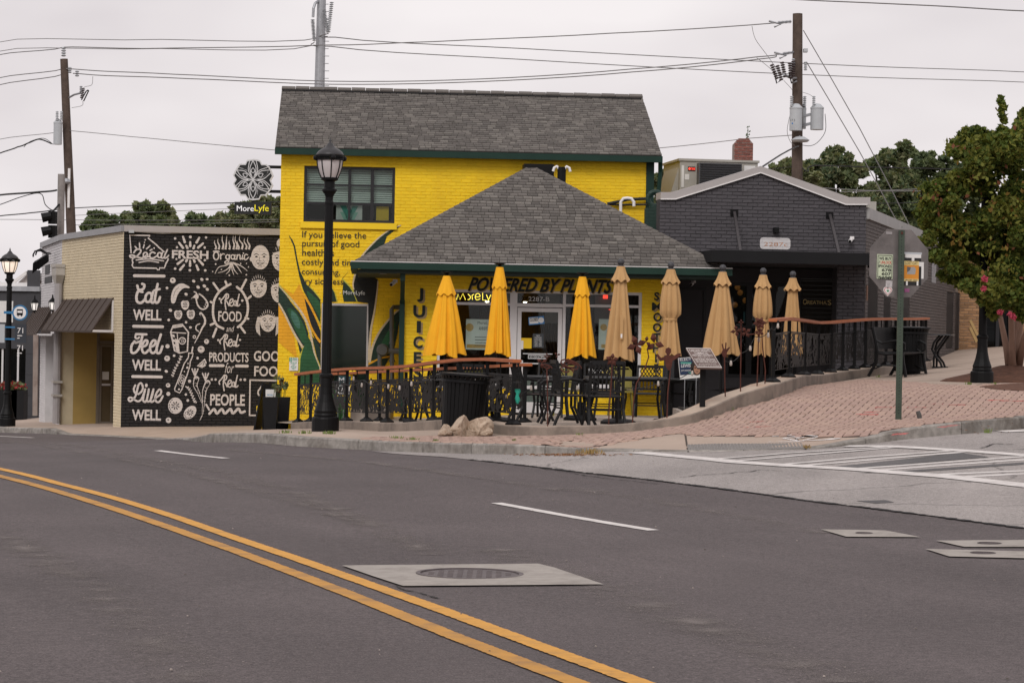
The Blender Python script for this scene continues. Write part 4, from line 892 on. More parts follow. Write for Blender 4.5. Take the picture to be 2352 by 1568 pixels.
m_bulb=mat('warm lamp',(1,.9,.7),emit=(1,.9,.72,9))
for px,py in ((1119,692),(1206,693)):
    p=SF.uv(px,py,.9);c=SF.pt(p[0],.9,p[1]);b=MB();b.lathe([(.05,.12),(.15,.0)],12,c,cap=False);b.tube([c+Vector((0,0,.1)),c+Vector((0,0,.5))],.008,5);pl_=b.build('pendant_lamp',m_black,sf);b=MB();b.ball(c+Vector((0,0,.02)),.045);b.build('bulb',m_bulb,pl_)
m_red=mat('red light',(.8,.05,.03),emit=(1,.06,.03,1.5));panel('price_light',SF,1385,677,1396,686,m_red,sf,1.5);panel('price_light',SF,1398,710,1408,712,m_red,sf,1.5)
# roof
OV=-1.05;EZp=SF.uv(1240,607,OV)[1];ua=SF.uv(818,601,OV)[0];ub=SF.uv(1668,618,OV)[0];wd=ub- ua;run=wd/2
az=SF.uv(1238,382,OV+run)[1];rise=az- EZp;bk=2.95;Lb=bk- OV
FF=Frame(SF.pt(ua,OV,EZp),SF.u,SF.v*run+Vector((0,0,rise)));sLn=math.hypot(run,rise)
FL=Frame(SF.pt(ua,bk,EZp),-SF.v,SF.u*run+Vector((0,0,rise)));FRt=Frame(SF.pt(ub,OV,EZp),SF.v,-SF.u*run+Vector((0,0,rise)))
b=MB();b.poly([(0,0),(wd,0),(wd/2,sLn)],.012,.03);prf=b.build('roof',m_roofbed,sf,FF.M)
b=MB();b.poly([(0,0),(Lb,0),(Lb- run,sLn),(0,sLn)],.012,.03);b.build('roof_slope',m_sh[0],prf,FL.M);b=MB();b.poly([(0,0),(Lb,0),(Lb,sLn),(run,sLn)],.012,.03);b.build('roof_slope',m_sh[0],prf,FRt.M)
rows(FF,prf,[(0,0),(wd,0),(wd/2,sLn)],[],.118,.16,.004,.02,m_sh,'shingle',wedge=True,jitter=.005,lenvar=.3,bond=.43,seed=6)
ap=SF.pt(ua+run,OV+run,az)
for e0 in (SF.pt(ua,OV,EZp),SF.pt(ub,OV,EZp)):
    d=ap- e0;L_=d.length;n=int(L_/.16);d.normalize();sd_=d.cross(Vector((0,0,1))).normalized();up=sd_.cross(d)
    me=None
    for k in range(n):
        c0=e0+d*(k*.16);b=MB() if me is None else None
        if me is None:
            b.add([(-.12,0,-.055),(0,0,.03),(.12,0,-.055),(-.115,.19,-.065),(0,.19,.018),(.115,.19,-.065)],[(0,1,4,3),(1,2,5,4),(0,3,5,2),(0,2,1),(3,4,5)])
            me=bpy.data.meshes.new('ridge_cap');me.from_pydata(b.v,[],b.f);me.materials.append(m_sh[k % 3])
        Mx=Matrix(((sd_.x,d.x,up.x,c0.x),(sd_.y,d.y,up.y,c0.y),(sd_.z,d.z,up.z,c0.z),(0,0,0,1)))
        o=bpy.data.objects.new('ridge_cap',me);COL.objects.link(o);place(o,prf,Mx)
b=MB();b.box(ua- .1,ub+.1,OV- .12,OV,EZp- .15,EZp- .01);b.box(ua- .1,ua+.02,OV,bk,EZp- .15,EZp- .01);b.box(ub- .02,ub+.1,OV,1.4,EZp- .15,EZp- .01);b.build('gutter',m_green,sf,SF.M)
b=MB();b.box(ua- .1,ub+.1,OV- .128,OV- .11,EZp- .02,EZp- .003);b.build('drip_edge',m_alu,sf,SF.M)
b=MB();b.box(ua+.03,ub- .03,OV+.01,.1,ZS- .005,ZS+.06);b.box(ua+.03,-.0,.1,bk,ZS- .005,ZS+.06);b.box(ua+.08,ub- .08,OV+.02,OV+.06,ZS+.06,EZp- .1);b.build('soffit',mat('soffit green',(.015,.03,.025),.6),sf,SF.M)
b=MB();b.beam(SF.pt(X(921),-.9,EZp- .1),SF.pt(X(921),-.9,EZp- .35),.09);b.beam(SF.pt(X(921),-.9,EZp- .3),SF.pt(X(922.5),-.06,EZp- .75),.085);b.beam(SF.pt(X(922.5),-.06,EZp- .7),SF.pt(X(922),-.06,ZF),.095);b.build('downspout',m_green,sf)
b=MB()
for px in (880,1290,1400): p=SF.uv(px,634,-.6);b.lathe([(.07,0),(.06,.012)],12,SF.pt(p[0],-.6,ZS- .012))
b.build('soffit_light',mat('soffit lamp',(.5,.5,.48),.5),sf)
# vents on the roof
vt=thing('roof_vent','black roof vent with white elbows behind the hip roof ridge','vent',SF.pt(X(1290),2.2,az- .6));p=SF.uv(1290,400,2.0);c=SF.pt(p[0],2.0,p[1])
b=MB();b.tube([c+Vector((0,0,-.6)),c+Vector((0,0,.14))],.085,12);b.build('stack',m_black,vt)
b=MB()
for sx in (-1,1): b.tube([c+Vector((sx*.05,-.02,.1)),c+Vector((sx*.10,-.02,.15)),c+Vector((sx*.15,-.02,.12)),c+Vector((sx*.17,-.02,.05))],.028,8)
b.build('elbow',m_white,vt)
vt=thing('roof_vent','pair of white plastic pipe elbows low behind the hip roof right slope','vent',SF.pt(X(1440),1.5,2));p=SF.uv(1441,462,1.6);c=SF.pt(p[0],1.6,p[1]);b=MB()
b.tube([c+Vector((-.13,0,-.7)),c+Vector((-.13,0,-.02)),c+Vector((-.08,0,.05)),c+Vector((.0,0,.06)),c+Vector((.08,0,.05)),c+Vector((.13,0,-.02)),c+Vector((.13,0,-.1))],.03,8);b.build('elbow',m_white,vt)
b=MB();q0=YW.uv(1395,463,-.1);q1=YW.uv(1490,456,-.1);pts=[YW.pt(q0[0],-.1,q0[1]- .05),YW.pt((q0[0]+q1[0])/2,-.12,q0[1]+.05),YW.pt(q1[0],-.1,q1[1])]
b.tube(pts,.035,6);q0=YW.uv(1400,470,-.1);q1=YW.uv(1488,470,-.1);b.tube([YW.pt(q0[0],-.1,q0[1]),YW.pt(q1[0],-.1,q1[1])],.02,6);b.build('service_conduit',m_blackwire,yb)
b=MB();p=SF.uv(1236,379,2.6);b.box(p[0]- .3,p[0]+.3,2.3,2.9,p[1]- .4,p[1]);b.build('ridge_end',m_black,sf,SF.M)
# gas meter against the yellow wall under the overhang
gm=thing('gas_meter','grey gas meter and pipes on the yellow wall beside the green downspout','meter',YW.pt(3.2,-.3,-.2));m_gm=mat('meter grey',(.085,.088,.09),.6)
P_=lambda x,y,o=-.25: YW.pt(*(lambda q: (q[0],o,q[1]))(YW.uv(*QM(x,y),o)))
b=MB();b.tube([P_(1670,612,-.1),P_(1590,612,-.15),P_(1565,640,-.25),P_(1570,1400,-.25),P_(1570,1640,-.25)],.045,8);b.tube([P_(1660,1200),P_(1480,1195)],.06,8);b.tube([P_(1405,1230),P_(1405,1640)],.045,8);b.build('pipe',m_gm,gm)
for yy in (915,1090,1330): b=MB();b.tube([P_(1569,yy- 14),P_(1569,yy+14)],.062,8);b.build('coupling',m_gm,gm)
b=MB();c=P_(1445,1185);rr=(P_(1530,1185)- P_(1360,1185)).length/2
b.lathe([(.01,-.1),(rr*.75,-.1),(rr,-.03),(rr,.03),(rr*.75,.1),(.01,.1)],20,(0,0,0));b.v=[tuple(Matrix.Translation(c) @ Matrix.Rotation(R(90),4,'X') @ Vector(v)) for v in b.v];b.build('regulator',m_gm,gm)
# security cameras
def seccam(fr,px,py,off,label):
    p=fr.uv(px,py,off);c=fr.pt(p[0],off,p[1]);t_=thing('security_camera',label,'camera',c);b=MB();b.tube([c,c+Vector((-.05,-.14,-.05))],.035,8);b.build('housing',m_white,t_);b=MB();b.tube([c+Vector((-.046,-.13,-.047)),c+Vector((-.056,-.155,-.055))],.028,8);b.build('lens',m_black,t_);b=MB();b.box(c.x- .03,c.x+.05,c.y,c.y+.12,c.z- .01,c.z+.05);b.build('mount',m_white,t_)
seccam(SF,906,648,-.35,'white security camera under the soffit by the green downspout')
seccam(SF,1592,648,.6,'white security camera bracket at the right end of the soffit')

# ---- charcoal brick building with the gabled parapet
co=at(1986,700,46.5);TG=R(9);UG=Vector((math.cos(TG),math.sin(TG),0));gl0=4.1
GF=Frame((co.x- UG.x*gl0,co.y- UG.y*gl0,0),UG);gsd=Vector((math.sin(R(16.3)),math.cos(R(16.3)),0));GS=Frame((co.x,co.y,0),gsd)
gb2=thing('grey_building','charcoal painted brick building with a gabled parapet and flat black canopy','building',M=GF.M)
m_gb=mat('charcoal painted brick',(.072,.067,.074),.62,var=.12,vs=2,rnd=.10,bump=.4,bs=45)
m_gj=mat('charcoal mortar',(.045,.042,.046),.75);m_gs=mat('grey side brick',(.098,.084,.080),.7,var=.12,vs=2,rnd=.10,bump=.3,bs=45);m_gsj=mat('grey side mortar',(.075,.066,.063),.8)
g5=lambda x,y: (1470+x/2.56,275.6+y/2.56)
top=[GF.uv(*g5(*p)) for p in [(1332,497),(1205,497),(705,310),(205,465),(110,465)]]
top=[(gl0,top[0][1])]+top[1:4]+[(0,top[4][1])]
GZ0=-.5
go=[(0,GZ0),(gl0,GZ0)]+top
GR=Frame(GF.pt(0,1.5,0),UG);RC=GF.rect(1533,610,1920,900);RC=(max(.12,RC[0]),RC[1],GZ0+.02,GF.uv(1800,612)[1])
d0=GR.rect(1668,649,1831,868);d1=GR.rect(1839,640,1918,790);ro=[(RC[0]- .3,GZ0),(RC[1]+.6,GZ0),(RC[1]+.6,RC[3]+.3),(RC[0]- .3,RC[3]+.3)]
slab(GF,gb2,'wall',go,[RC],m_gj,.3);rows(GF,gb2,go,[RC],CS*1.02,BL,.010,.011,m_gb,'brick',jitter=.004,seed=12,near=lambda u,w: abs(u- 2.4)*.6+abs(w- 3.9))
zl_,zh_=GZ0,RC[3]+.3
for x0,x1,z0,z1 in ((RC[0]- .3,d0[0],zl_,zh_),(d0[1],d1[0],zl_,zh_),(d1[1],RC[1]+.6,zl_,zh_),(d0[0],d0[1],d0[3],zh_),(d1[0],d1[1],d1[3],zh_),(d1[0],d1[1],zl_,d1[2]),(d0[0],d0[1],zl_,d0[2])):
    b=MB();b.box(x0,x1,0,.2,z0,z1);b.build('recess_wall',m_gj,gb2,GR.M)
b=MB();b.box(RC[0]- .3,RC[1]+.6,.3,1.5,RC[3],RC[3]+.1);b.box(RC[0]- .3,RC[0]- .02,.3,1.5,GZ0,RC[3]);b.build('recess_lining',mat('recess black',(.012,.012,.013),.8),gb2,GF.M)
cap=MB()
T2=[GF.uv(*g5(*p)) for p in [(1340,455),(1225,455),(705,272),(190,425),(110,425)]];T2=[(gl0+.06,T2[0][1])]+T2[1:4]+[(0,T2[4][1])]
m_cap=mat('parapet flashing',(.40,.375,.365),.45,.2,var=.05)
for i in range(4):
    a,b_=top[i],top[i+1];c_,d_=T2[i],T2[i+1];bb=MB();bb.poly([(b_[0],b_[1]- .01),(a[0]+(.06 if i == 0 else 0),a[1]- .01),c_,d_],-.06,.42);bb.build('parapet_cap',m_cap,gb2,GF.M)
    bb=MB();bb.beam((a[0],-.066,a[1]- .004),(b_[0],-.066,b_[1]- .004),.012,.02);bb.build('cap_edge',m_white,gb2,GF.M)
# side wall
SL=17.0;gt0=GS.uv(1991,503)[1];gt1=GS.uv(2185,579)[1];ul1=GS.uv(2185,579)[0];gtE=gt0+(gt1- gt0)/ul1*SL
sw=[GS.rect(1992,624,2015,800),GS.rect(2028,676,2044,800),GS.rect(2071,679,2088,800),GS.rect(2173,668,2189,799),GS.rect(2201.6,674,2218,800.5)]
sw=[(a,b_,max(c_,-.2+i*0),d_) for i,(a,b_,c_,d_) in enumerate(sw)]
so_=[(0.012,GZ0),(SL,GZ0),(SL,gtE),(0.012,gt0)]
slab(GS,gb2,'side_wall',so_,sw,m_gsj,.3);rows(GS,gb2,so_,sw,CS*1.02,BL,.010,.010,m_gs,'brick',seed=13,keep=300,near=lambda u,w: abs(u- 7)+abs(w- 2))
b=MB();b.box(0.05,SL,-.05,.35,0,.22);b.v=[(x,y,z+gt0+(gtE- gt0)*x/SL) for x,y,z in b.v];b.build('parapet_cap',mat('side flashing',(.30,.295,.29),.5,.2),gb2,GS.M)
for (a,b_,c_,d_) in sw:
    m_=MB();frame_bars(m_,a,b_,c_,d_,.06,.10,.17);
    for q in (.33,.66): m_.box(a+.06,b_- .06,.11,.16,c_+(d_- c_)*q- .02,c_+(d_- c_)*q+.02)
    m_.box((a+b_)/2- .02,(a+b_)/2+.02,.11,.16,c_+.06,d_- .06);wv=m_.build('window',mat('dark sash',(.02,.021,.02),.5),gb2,GS.M)
    m_=MB();m_.box(a+.05,b_- .05,.13,.136,c_+.05,d_- .05);m_.build('pane',glass_mat('side glass',(.10,.11,.11),alpha=.5,spec=.6),wv,GS.M)
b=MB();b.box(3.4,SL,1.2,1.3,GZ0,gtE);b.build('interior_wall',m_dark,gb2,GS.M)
# toothed corner piers
b=MB()
for k in range(26):
    zz_=GZ0+.3+k*CS*2.04;b.box(gl0- .16,gl0- .02,-.018,-.002,zz_,zz_+CS*.95)
b.build('corner_brick_field',m_gb,gb2,GF.M,kind='stuff')
# canopy with tension rods
CO=-1.55;ca=GF.rect(1637,572.5,1996,603,CO);ct,cb=GF.uv(1700,575,CO)[1],GF.uv(1700,602.5,CO)[1]
b=MB();b.box(ca[0],gl0+.12,CO,CO+.08,cb,ct);b.box(ca[0],ca[0]+.08,CO+.08,-.02,cb,ct);b.box(gl0+.04,gl0+.12,CO+.08,-.02,cb,ct);b.box(ca[0]+.08,gl0+.04,CO+.08,-.02,cb+.06,ct- .04);b.build('canopy',m_blackcloth,gb2,GF.M)
for (px0,py0,px1,py1,rx,ry) in ((1677,480.7,1694.6,496.3,1700.5,570),(1896.6,486.5,1913,502,1927,577)):
    a=GF.rect(px0,py0,px1,py1);b=MB();b.box(a[0],a[1],-.03,-.013,a[2],a[3]);pl_=b.build('rod_plate',m_black,gb2,GF.M)
    q=GF.uv(rx,ry,CO+.15);b=MB();b.beam(((a[0]+a[1])/2,-.04,(a[2]+a[3])/2),(q[0],CO+.15,ct- .01),.05,.05);b.build('canopy_rod',mat('rod paint',(.045,.04,.042),.5),gb2,GF.M)
# number plaque painted on the brick
a=GF.rect(1745,546,1815,572.5);b=MB();r_=.06;P4=[]
for cx_,cz_,q0 in ((a[1]- r_,a[3]- r_,0),(a[0]+r_,a[3]- r_,90),(a[0]+r_,a[2]+r_,180),(a[1]- r_,a[2]+r_,270)): P4 += [(cx_+r_*math.cos(R(q0+k*30)),cz_+r_*math.sin(R(q0+k*30))) for k in range(4)]
b.poly(P4,-.0165);pq=b.build('number_panel',mat('number panel white',(.55,.53,.53),joints=(BL,CS*1.02)),gb2,GF.M)
x0=GF.uv(1754,566)[0];x1=GF.uv(1808,566)[0];text('wall_number','2287c',GF.M,x0,x1,a[2]+.06,a[3]- .09,mat('copper numerals',(.42,.17,.06),.6),pq,v=-.019,bold=-.01)
b=MB();a=GF.rect(1775,523,1786,535);b.box(a[0],a[1],-.12,-.013,a[2],a[3]);b.build('wall_light',m_black,gb2,GF.M)
seccam(GF,1956,549,-.05,'white security camera at the right end of the charcoal gable wall')
# glazed entrance and shutter window under the canopy
b=MB();u0,u1,w0,w1=d0;frame_bars(b,u0,u1,w0,w1,.07,.05,.14)
for q in (.33,.66): b.box(u0+(u1- u0)*q- .06,u0+(u1- u0)*q+.06,.055,.135,w0+.07,w1- .07)
b.box(u0+.07,u1- .07,.06,.13,w0+(w1- w0)*.52,w0+(w1- w0)*.52+.05);ge=b.build('entrance_glazing',m_sash,gb2,GR.M)
for k in range(3): b=MB();b.box(u0+(u1- u0)*k/3+.06,u0+(u1- u0)*(k+1)/3- .06,.09,.096,w0+.06,w1- .06);b.build('pane',glass_mat('entrance glass',(.5,.5,.48),alpha=.7),ge,GR.M)
m_bluep=mat('glowing blue poster',(.30,.55,.62),.7,emit=(.2,.42,.48,.15));m_amb=mat('amber glow',(.5,.2,.05),emit=(1,.45,.12,.25))  # blue posters get a slight added glow in place of interior light
for x0,y0,x1,y1,m_ in ((1707,716,1723,742,m_bluep),(1733,716,1741,752,m_bluep),(1687,741,1724,744,mat('timber shelf',(.16,.07,.03),.7))): panel('poster',GR,x0,y0,x1,y1,m_,ge,.22)
for px,py in ((1694,660),(1700,672),(1712,690),(1688,700)): p=GR.uv(px,py,1.2);b=MB();b.ball(GR.pt(p[0],1.2,p[1]),.06,8,5);b.build('lamp_globe',m_amb,gb2)
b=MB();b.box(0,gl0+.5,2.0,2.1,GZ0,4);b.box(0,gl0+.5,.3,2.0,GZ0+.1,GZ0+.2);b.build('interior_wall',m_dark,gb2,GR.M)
u0,u1,w0,w1=d1;b=MB();k=0
while w0+k*.09<w1- .02: b.box(u0+.03,u1- .03,.06+.006*(k % 2),.10,w0+k*.09+.004,min(w0+k*.09+.086,w1- .01));k += 1
shut=b.build('shutter',mat('dark shutter',(.026,.022,.018),.6),gb2,GR.M)
x0,z0=GR.uv(1846,698);x1,_=GR.uv(1911,698);m_gold=mat('gold lettering',(.78,.60,.26),.5);xo=GR.uv(1856,698)[0];xs=GR.uv(1902,698)[0]
text('sign_lettering','O',GR.M,x0,xo- .01,z0- .01,z0+.10,m_gold,shut,v=.05);text('sign_lettering',"REATHA'",GR.M,xo,xs,z0,z0+.075,m_gold,shut,v=.05);text('sign_lettering','S',GR.M,xs+.01,x1,z0- .01,z0+.09,m_gold,shut,v=.05)
b=MB();a=GR.rect(1532,660,1620,866);frame_bars(b,a[0],a[1],a[2],a[3],.05,-.03,-.013);b.build('door_frame',mat('charcoal trim',(.022,.022,.024),.6),gb2,GR.M)
# side details
q=GS.rect(2139,577,2149,650);b=MB();b.box(q[0],q[1],-.016,-.0125,q[2],q[3]);sp=b.build('painted_sign',mat('faded white sign',(.30,.30,.31),.8,joints=(BL,CS*1.02)),gb2,GS.M)
text('sign_lettering','NO\nTRESPASSING\nVIDEO',GS.M,q[0]+.08,q[1]- .08,q[2]+.5,q[3]- .15,mat('faded orange',(.30,.17,.11),.8),sp,v=-.019)
def wall_lamp(fr,px,py,label):
    p=fr.uv(px,py,-.02);c=fr.pt(p[0],-.02,p[1]);t_=thing('wall_lamp',label,'lamp',c);n_=-fr.v;b=MB();b.tube([c,c+n_*.12],.05,10);b.build('mount',m_black,t_);b=MB();b.tube([c+n_*.1,c+n_*.26+Vector((0,0,-.05))],[.06,.11],12);b.build('shade',m_steel,t_)
wall_lamp(GS,2157,612,'round metal floodlight on the grey side wall beside the stop sign');
p=GS.uv(2192,622,-.02);c=GS.pt(p[0],-.02,p[1]);t_=thing('wall_bracket','black bracket arm sticking out of the grey side wall near the tree','bracket',c);b=MB();b.beam(c,c- GS.v*.3,.05,.05);b.beam(c- GS.v*.28,c- GS.v*.28+Vector((0,0,-.15)),.06,.06);b.build('arm',m_black,t_)
p=GS.uv(2228,645,-.07);q=GS.uv(2227,785,-.07);dn=thing('downspout','pale round downspout at the far end of the grey side wall','downspout',GS.pt(q[0],-.07,q[1]));b=MB();p0=GS.pt(p[0],-.07,p[1]);p1=GS.pt(q[0],-.07,q[1]);b.tube([p0+Vector((0,0,.9)),p0,p1,p1+Vector((.06,-.25,-.14)),p1+Vector((.9,-1.2,-.2))],.075,10);b.build('pipe',mat('bare metal pipe',(.5,.5,.5),.35,.4),dn)
b=MB();q=GS.rect(1984,655,1989,690);b.box(q[0]+.25,q[0]+.45,-.02,-.012,q[2],q[3]);b.build('number_strip',mat('copper plate',(.16,.07,.035),.6),gb2,GS.M)
# rooftop unit, small tank, green stack, chimney
ac=thing('rooftop_air_conditioner','large beige rooftop air conditioner with dark louvres behind the gable','air conditioner',at(1640,430,52));AF=Frame((at(1543,400,51.5).x,at(1543,400,51.5).y,0),UG)
a=AF.rect(1561,372,1740,460);m_ac=mat('beige enamel',(.34,.325,.29),.5,var=.06);b=MB();b.box(a[0],a[1],0,1.6,a[2]- .6,a[3]);b.build('cabinet',m_ac,ac,AF.M);b=MB();b.box(a[0]- .03,a[1]+.03,-.03,1.63,a[3],a[3]+.05);b.build('lid',m_ac,ac,AF.M)
l=AF.rect(1600,377,1698,425);b=MB();b.box(l[0],l[1],-.22,-.004,l[2],l[3]);lv=b.build('coil_box',mat('coil grey',(.09,.092,.10),.5),ac,AF.M)
for k in range(9): b=MB();zz_=l[2]+(k+.5)*(l[3]- l[2])/9;b.box(l[0]+.02,l[1]- .02,-.25,-.224,zz_- .012,zz_+.012);b.build('louvre',mat('louvre dark',(.025,.025,.028),.5),lv,AF.M)
q=AF.rect(1580,383,1597,393);b=MB();b.box(q[0],q[1],-.012,-.004,q[2],q[3]);bl=b.build('maker_badge',mat('badge black',(.02,.02,.02),.5),ac,AF.M);b=MB();text('','TRANE',None,q[0]+.07,q[1]- .005,q[2]+.02,q[3]- .02,mb=b,v=-.014);b.poly([(q[0]+.035+.025*math.cos(t_),(q[2]+q[3])/2+.025*math.sin(t_)) for t_ in np.linspace(0,6.28,10,endpoint=False)],-.014);b.build('badge_print',m_red,bl,AF.M)
for x0,y0,x1,y1 in ((1565,380,1571,430),(1573,400,1583,413),(1709,381,1735,400)): panel('notice_label',AF,x0,y0,x1,y1,m_paper,ac,-.006)
b=MB();e_=AF.rect(1543,372,1561,445);b.add([(e_[0],.1,e_[2]),(e_[1],.1,e_[2]),(e_[1],.1,e_[3]- .1),(e_[0],1.5,e_[2]),(e_[1],1.5,e_[2]),(e_[1],1.5,e_[3]- .1)],[(0,1,2),(3,5,4),(0,2,5,3),(1,4,5,2),(0,3,4,1)]);b.build('intake_hood',m_ac,ac,AF.M)
tk=thing('roof_tank','pale box vent on the roof edge right of the charcoal gable','vent',at(2003,478,50));a=at(1993,492,50);c=at(2013,463,50);b=MB();b.box(a.x,c.x,50,50.5,a.z- .5,c.z);b.build('box',m_ac,tk)
st=thing('green_stack','dark green painted brick stack with a round cowl between the roofs','stack',at(1505,500,46.8));a=at(1482,520,46.8);c=at(1531,478,46.8);m_stk=mat('green painted brick',(.012,.035,.026),.6,joints=(BL,CS),var=.15)
b=MB();b.box(a.x,c.x,46.8,47.2,a.z- 1.6,c.z);b.build('shaft',m_stk,st);cc=at(1505,457,47.0);b=MB();b.tube([cc+Vector((.14*math.cos(q),0,.14*math.sin(q))) for q in np.linspace(0,2*math.pi,17)],.05,8,cap=False);b.build('cowl',m_stk,st);b=MB();b.lathe([(.17,-.35),(.12,-.24),(.12,-.12)],12,cc);b.build('neck',m_stk,st)
ch=thing('brick_chimney','worn red brick chimney behind the rooftop air conditioner','chimney',at(1707,380,56));CF=Frame((at(1686,400,56).x,56,0),(1,0,0));a=CF.rect(1686,330,1729.5,384);m_chb=mat('worn red brick',(.20,.07,.055),.9,var=.3,vs=3,rnd=.25,dirt=(.3,.24,.22),dscale=3,damt=.5);m_chj=mat('pale mortar',(.28,.22,.2),.9)
cp=[(a[0],a[2]- 1.2),(a[1],a[2]- 1.2),(a[1],a[3]),(a[1]- .1,a[3]+.12),(a[0]+.1,a[3]+.12),(a[0],a[3])]
slab(CF,ch,'shaft',cp,[],m_chj,.5);rows(CF,ch,cp,[],CS*1.05,BL*.9,.012,.012,m_chb,'brick',seed=3)
cs2=Frame(CF.pt(a[1],0,0),(0,1,0));
b=MB();c0=CF.pt(a[1]- .12,.2,a[3]+.12)
for k in range(14): q=c0+Vector((random.uniform(-.05,.05),random.uniform(-.03,.03),random.uniform(0,.28)));b.add([q,q+Vector((.05,0,.02)),q+Vector((.03,.02,.05))],[(0,1,2)])
b.tube([c0,c0+Vector((.01,0,.3))],.006,4);wd_=b.build('weed',mat('weed green',(.04,.06,.02)),None,label='small weed growing on top of the red brick chimney',cat='plant')

# ---- mural building
mo=at(281,760,54.0);TM=R(8);MU=Frame((mo.x,mo.y,0),(math.cos(TM),math.sin(TM),0))
lo=at(140,760,60.0);CRF=Frame((lo.x,lo.y,0),Vector((mo.x- lo.x,mo.y- lo.y,0)));CL=math.hypot(mo.x- lo.x,mo.y- lo.y)
wo_=at(94,760,66.0);WSF=Frame((wo_.x,wo_.y,0),Vector((lo.x- wo_.x,lo.y- wo_.y,0)));WL=math.hypot(lo.x- wo_.x,lo.y- wo_.y)
mbld=thing('mural_building','single storey corner shop with a black mural wall and cream brick entrance','building',M=MU.M)
MW=MU.uv(690,760)[0];MT=MU.uv(290,532)[1];MB0=-1.2
m_mb=mat('black painted brick',(.0125,.011,.012),.7,var=.2,vs=2,rnd=.15,bump=.3,bs=45);m_mj=mat('black mortar',(.008,.008,.008),.85)
mo_=[(0,MB0),(MW,MB0),(MW,MT),(0,MT)];slab(MU,mbld,'mural_wall',mo_,[],m_mj,.3);rows(MU,mbld,mo_,[],CS,BL,.009,.011,m_mb,'brick',seed=21,near=lambda u,w: abs(u- .4)+abs(w- 1)*.5)
m_cb=mat('cream painted brick',(.62,.53,.37),.7,var=.06,vs=2,rnd=.05,bump=.3,bs=45,dirt=(.48,.40,.27),dscale=1.5,damt=.4);m_cj=mat('cream mortar',(.50,.43,.30),.8)
cd=CRF.rect(141,764,262,985);cd=(cd[0],cd[1],-1.4,cd[3]);co_=[(0,MB0- .3),(CL- .012,MB0- .3),(CL- .012,MT),(0,MT)]
hol_=(cd[0],cd[1],MB0- .25,cd[3])
slab(CRF,mbld,'cream_wall',co_,[hol_],m_cj,.3);rows(CRF,mbld,co_,[hol_],CS,BL,.009,.011,m_cb,'brick',seed=22,near=lambda u,w: abs(u- CL)+abs(w- 2)*.5)
m_wb=mat('white painted brick',(.58,.565,.57),.7,var=.06,rnd=.05);m_wj=mat('white mortar',(.47,.46,.46),.8);wt_=WSF.uv(115,560)[1]
wo2=[(0,MB0- .6),(WL- .012,MB0- .6),(WL- .012,MT),(0,MT)];wh_=WSF.rect(104,765,128,985);wh_=(wh_[0],wh_[1],MB0- .4,wh_[3])
slab(WSF,mbld,'white_wall',wo2,[wh_],m_wj,.3);rows(WSF,mbld,wo2,[wh_],CS,BL,.009,.011,m_wb,'brick',seed=23,near=lambda u,w: abs(u- WL)+abs(w- 3))
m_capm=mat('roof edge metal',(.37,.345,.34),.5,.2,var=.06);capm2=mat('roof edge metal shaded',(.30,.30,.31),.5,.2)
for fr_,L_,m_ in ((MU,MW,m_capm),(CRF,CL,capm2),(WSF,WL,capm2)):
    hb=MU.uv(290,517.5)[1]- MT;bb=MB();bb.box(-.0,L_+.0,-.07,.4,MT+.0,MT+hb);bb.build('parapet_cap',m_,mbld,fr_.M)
b=MB();b.box(.3,MW,.5,6,MT- .2,MT+.02);b.build('flat_roof',m_roofbed,mbld,MU.M)
MQ=lambda x,y: ((440+x/3.675)/1.633,(840+y/3.675)/1.633)
M2=lambda x,y: MQ(x,y+1396.5)
b=MB();cpx=[(230,100),(420,115),(620,127),(900,120),(1055,118),(1300,128),(1600,140),(1900,152),(2230,140)];b.tube([MU.pt(*(lambda q: (q[0],-.04,q[1]))(MU.uv(*MQ(*p)))) for p in cpx],.018,6);b.build('conduit',mat('grey conduit',(.35,.34,.34),.5),mbld)
q=MU.rect(*MQ(160,88),*MQ(232,125));b=MB();b.box(q[0],q[1],-.1,-.012,q[2],q[3]);b.build('junction_box',m_grey,mbld,MU.M)
m_mw=mat('mural white',(.60,.555,.545),.8,var=.06,vs=6,joints=(BL,CS));m_mk=mat('mural black ink',(.011,.010,.011),.8,joints=(BL,CS))
MM=[m_mw,m_mk]
def ink(): return Ink(MU,MQ)
def fin(k,name='mural_drawing'): k.build(name,MM,mbld,lift=.0145)
def mtext(s_,x0,y1,x1,y0,c2=False,**kw):
    f_=M2 if c2 else MQ;a=MU.uv(*f_(x0,y1));c=MU.uv(*f_(x1,y0));a2=MU.uv(*f_(x0,y0));
    text('mural_lettering',s_,MU.M,a[0],c[0],a[1]- .01,(a2[1]+c[1])/2- .01,m_mw,mbld,v=-.0165,**kw)
k=ink();k.stroke([(190,395),(172,155),(455,160),(425,195),(480,240),(530,280),(570,320),(645,385)],19,sm=False).stroke([(215,478),(205,500),(215,530),(205,570),(222,603),(540,610),(555,632),(580,632),(582,605),(650,605),(662,570),(672,540),(692,510),(702,480)],19,sm=False)
for s_ in ([(245,310),(270,340)],[(305,262),(310,325)],[(370,287),(360,330)],[(450,300),(402,345)],[(480,350),(452,365)]): k.stroke(s_,18)
for d_ in ((385,220,10),(375,255,9),(508,333,11)): k.dot(*d_)
k.stroke([(260,497),(450,485),(640,510)],15).stroke([(300,530),(435,510),(570,530)],15);fin(k)
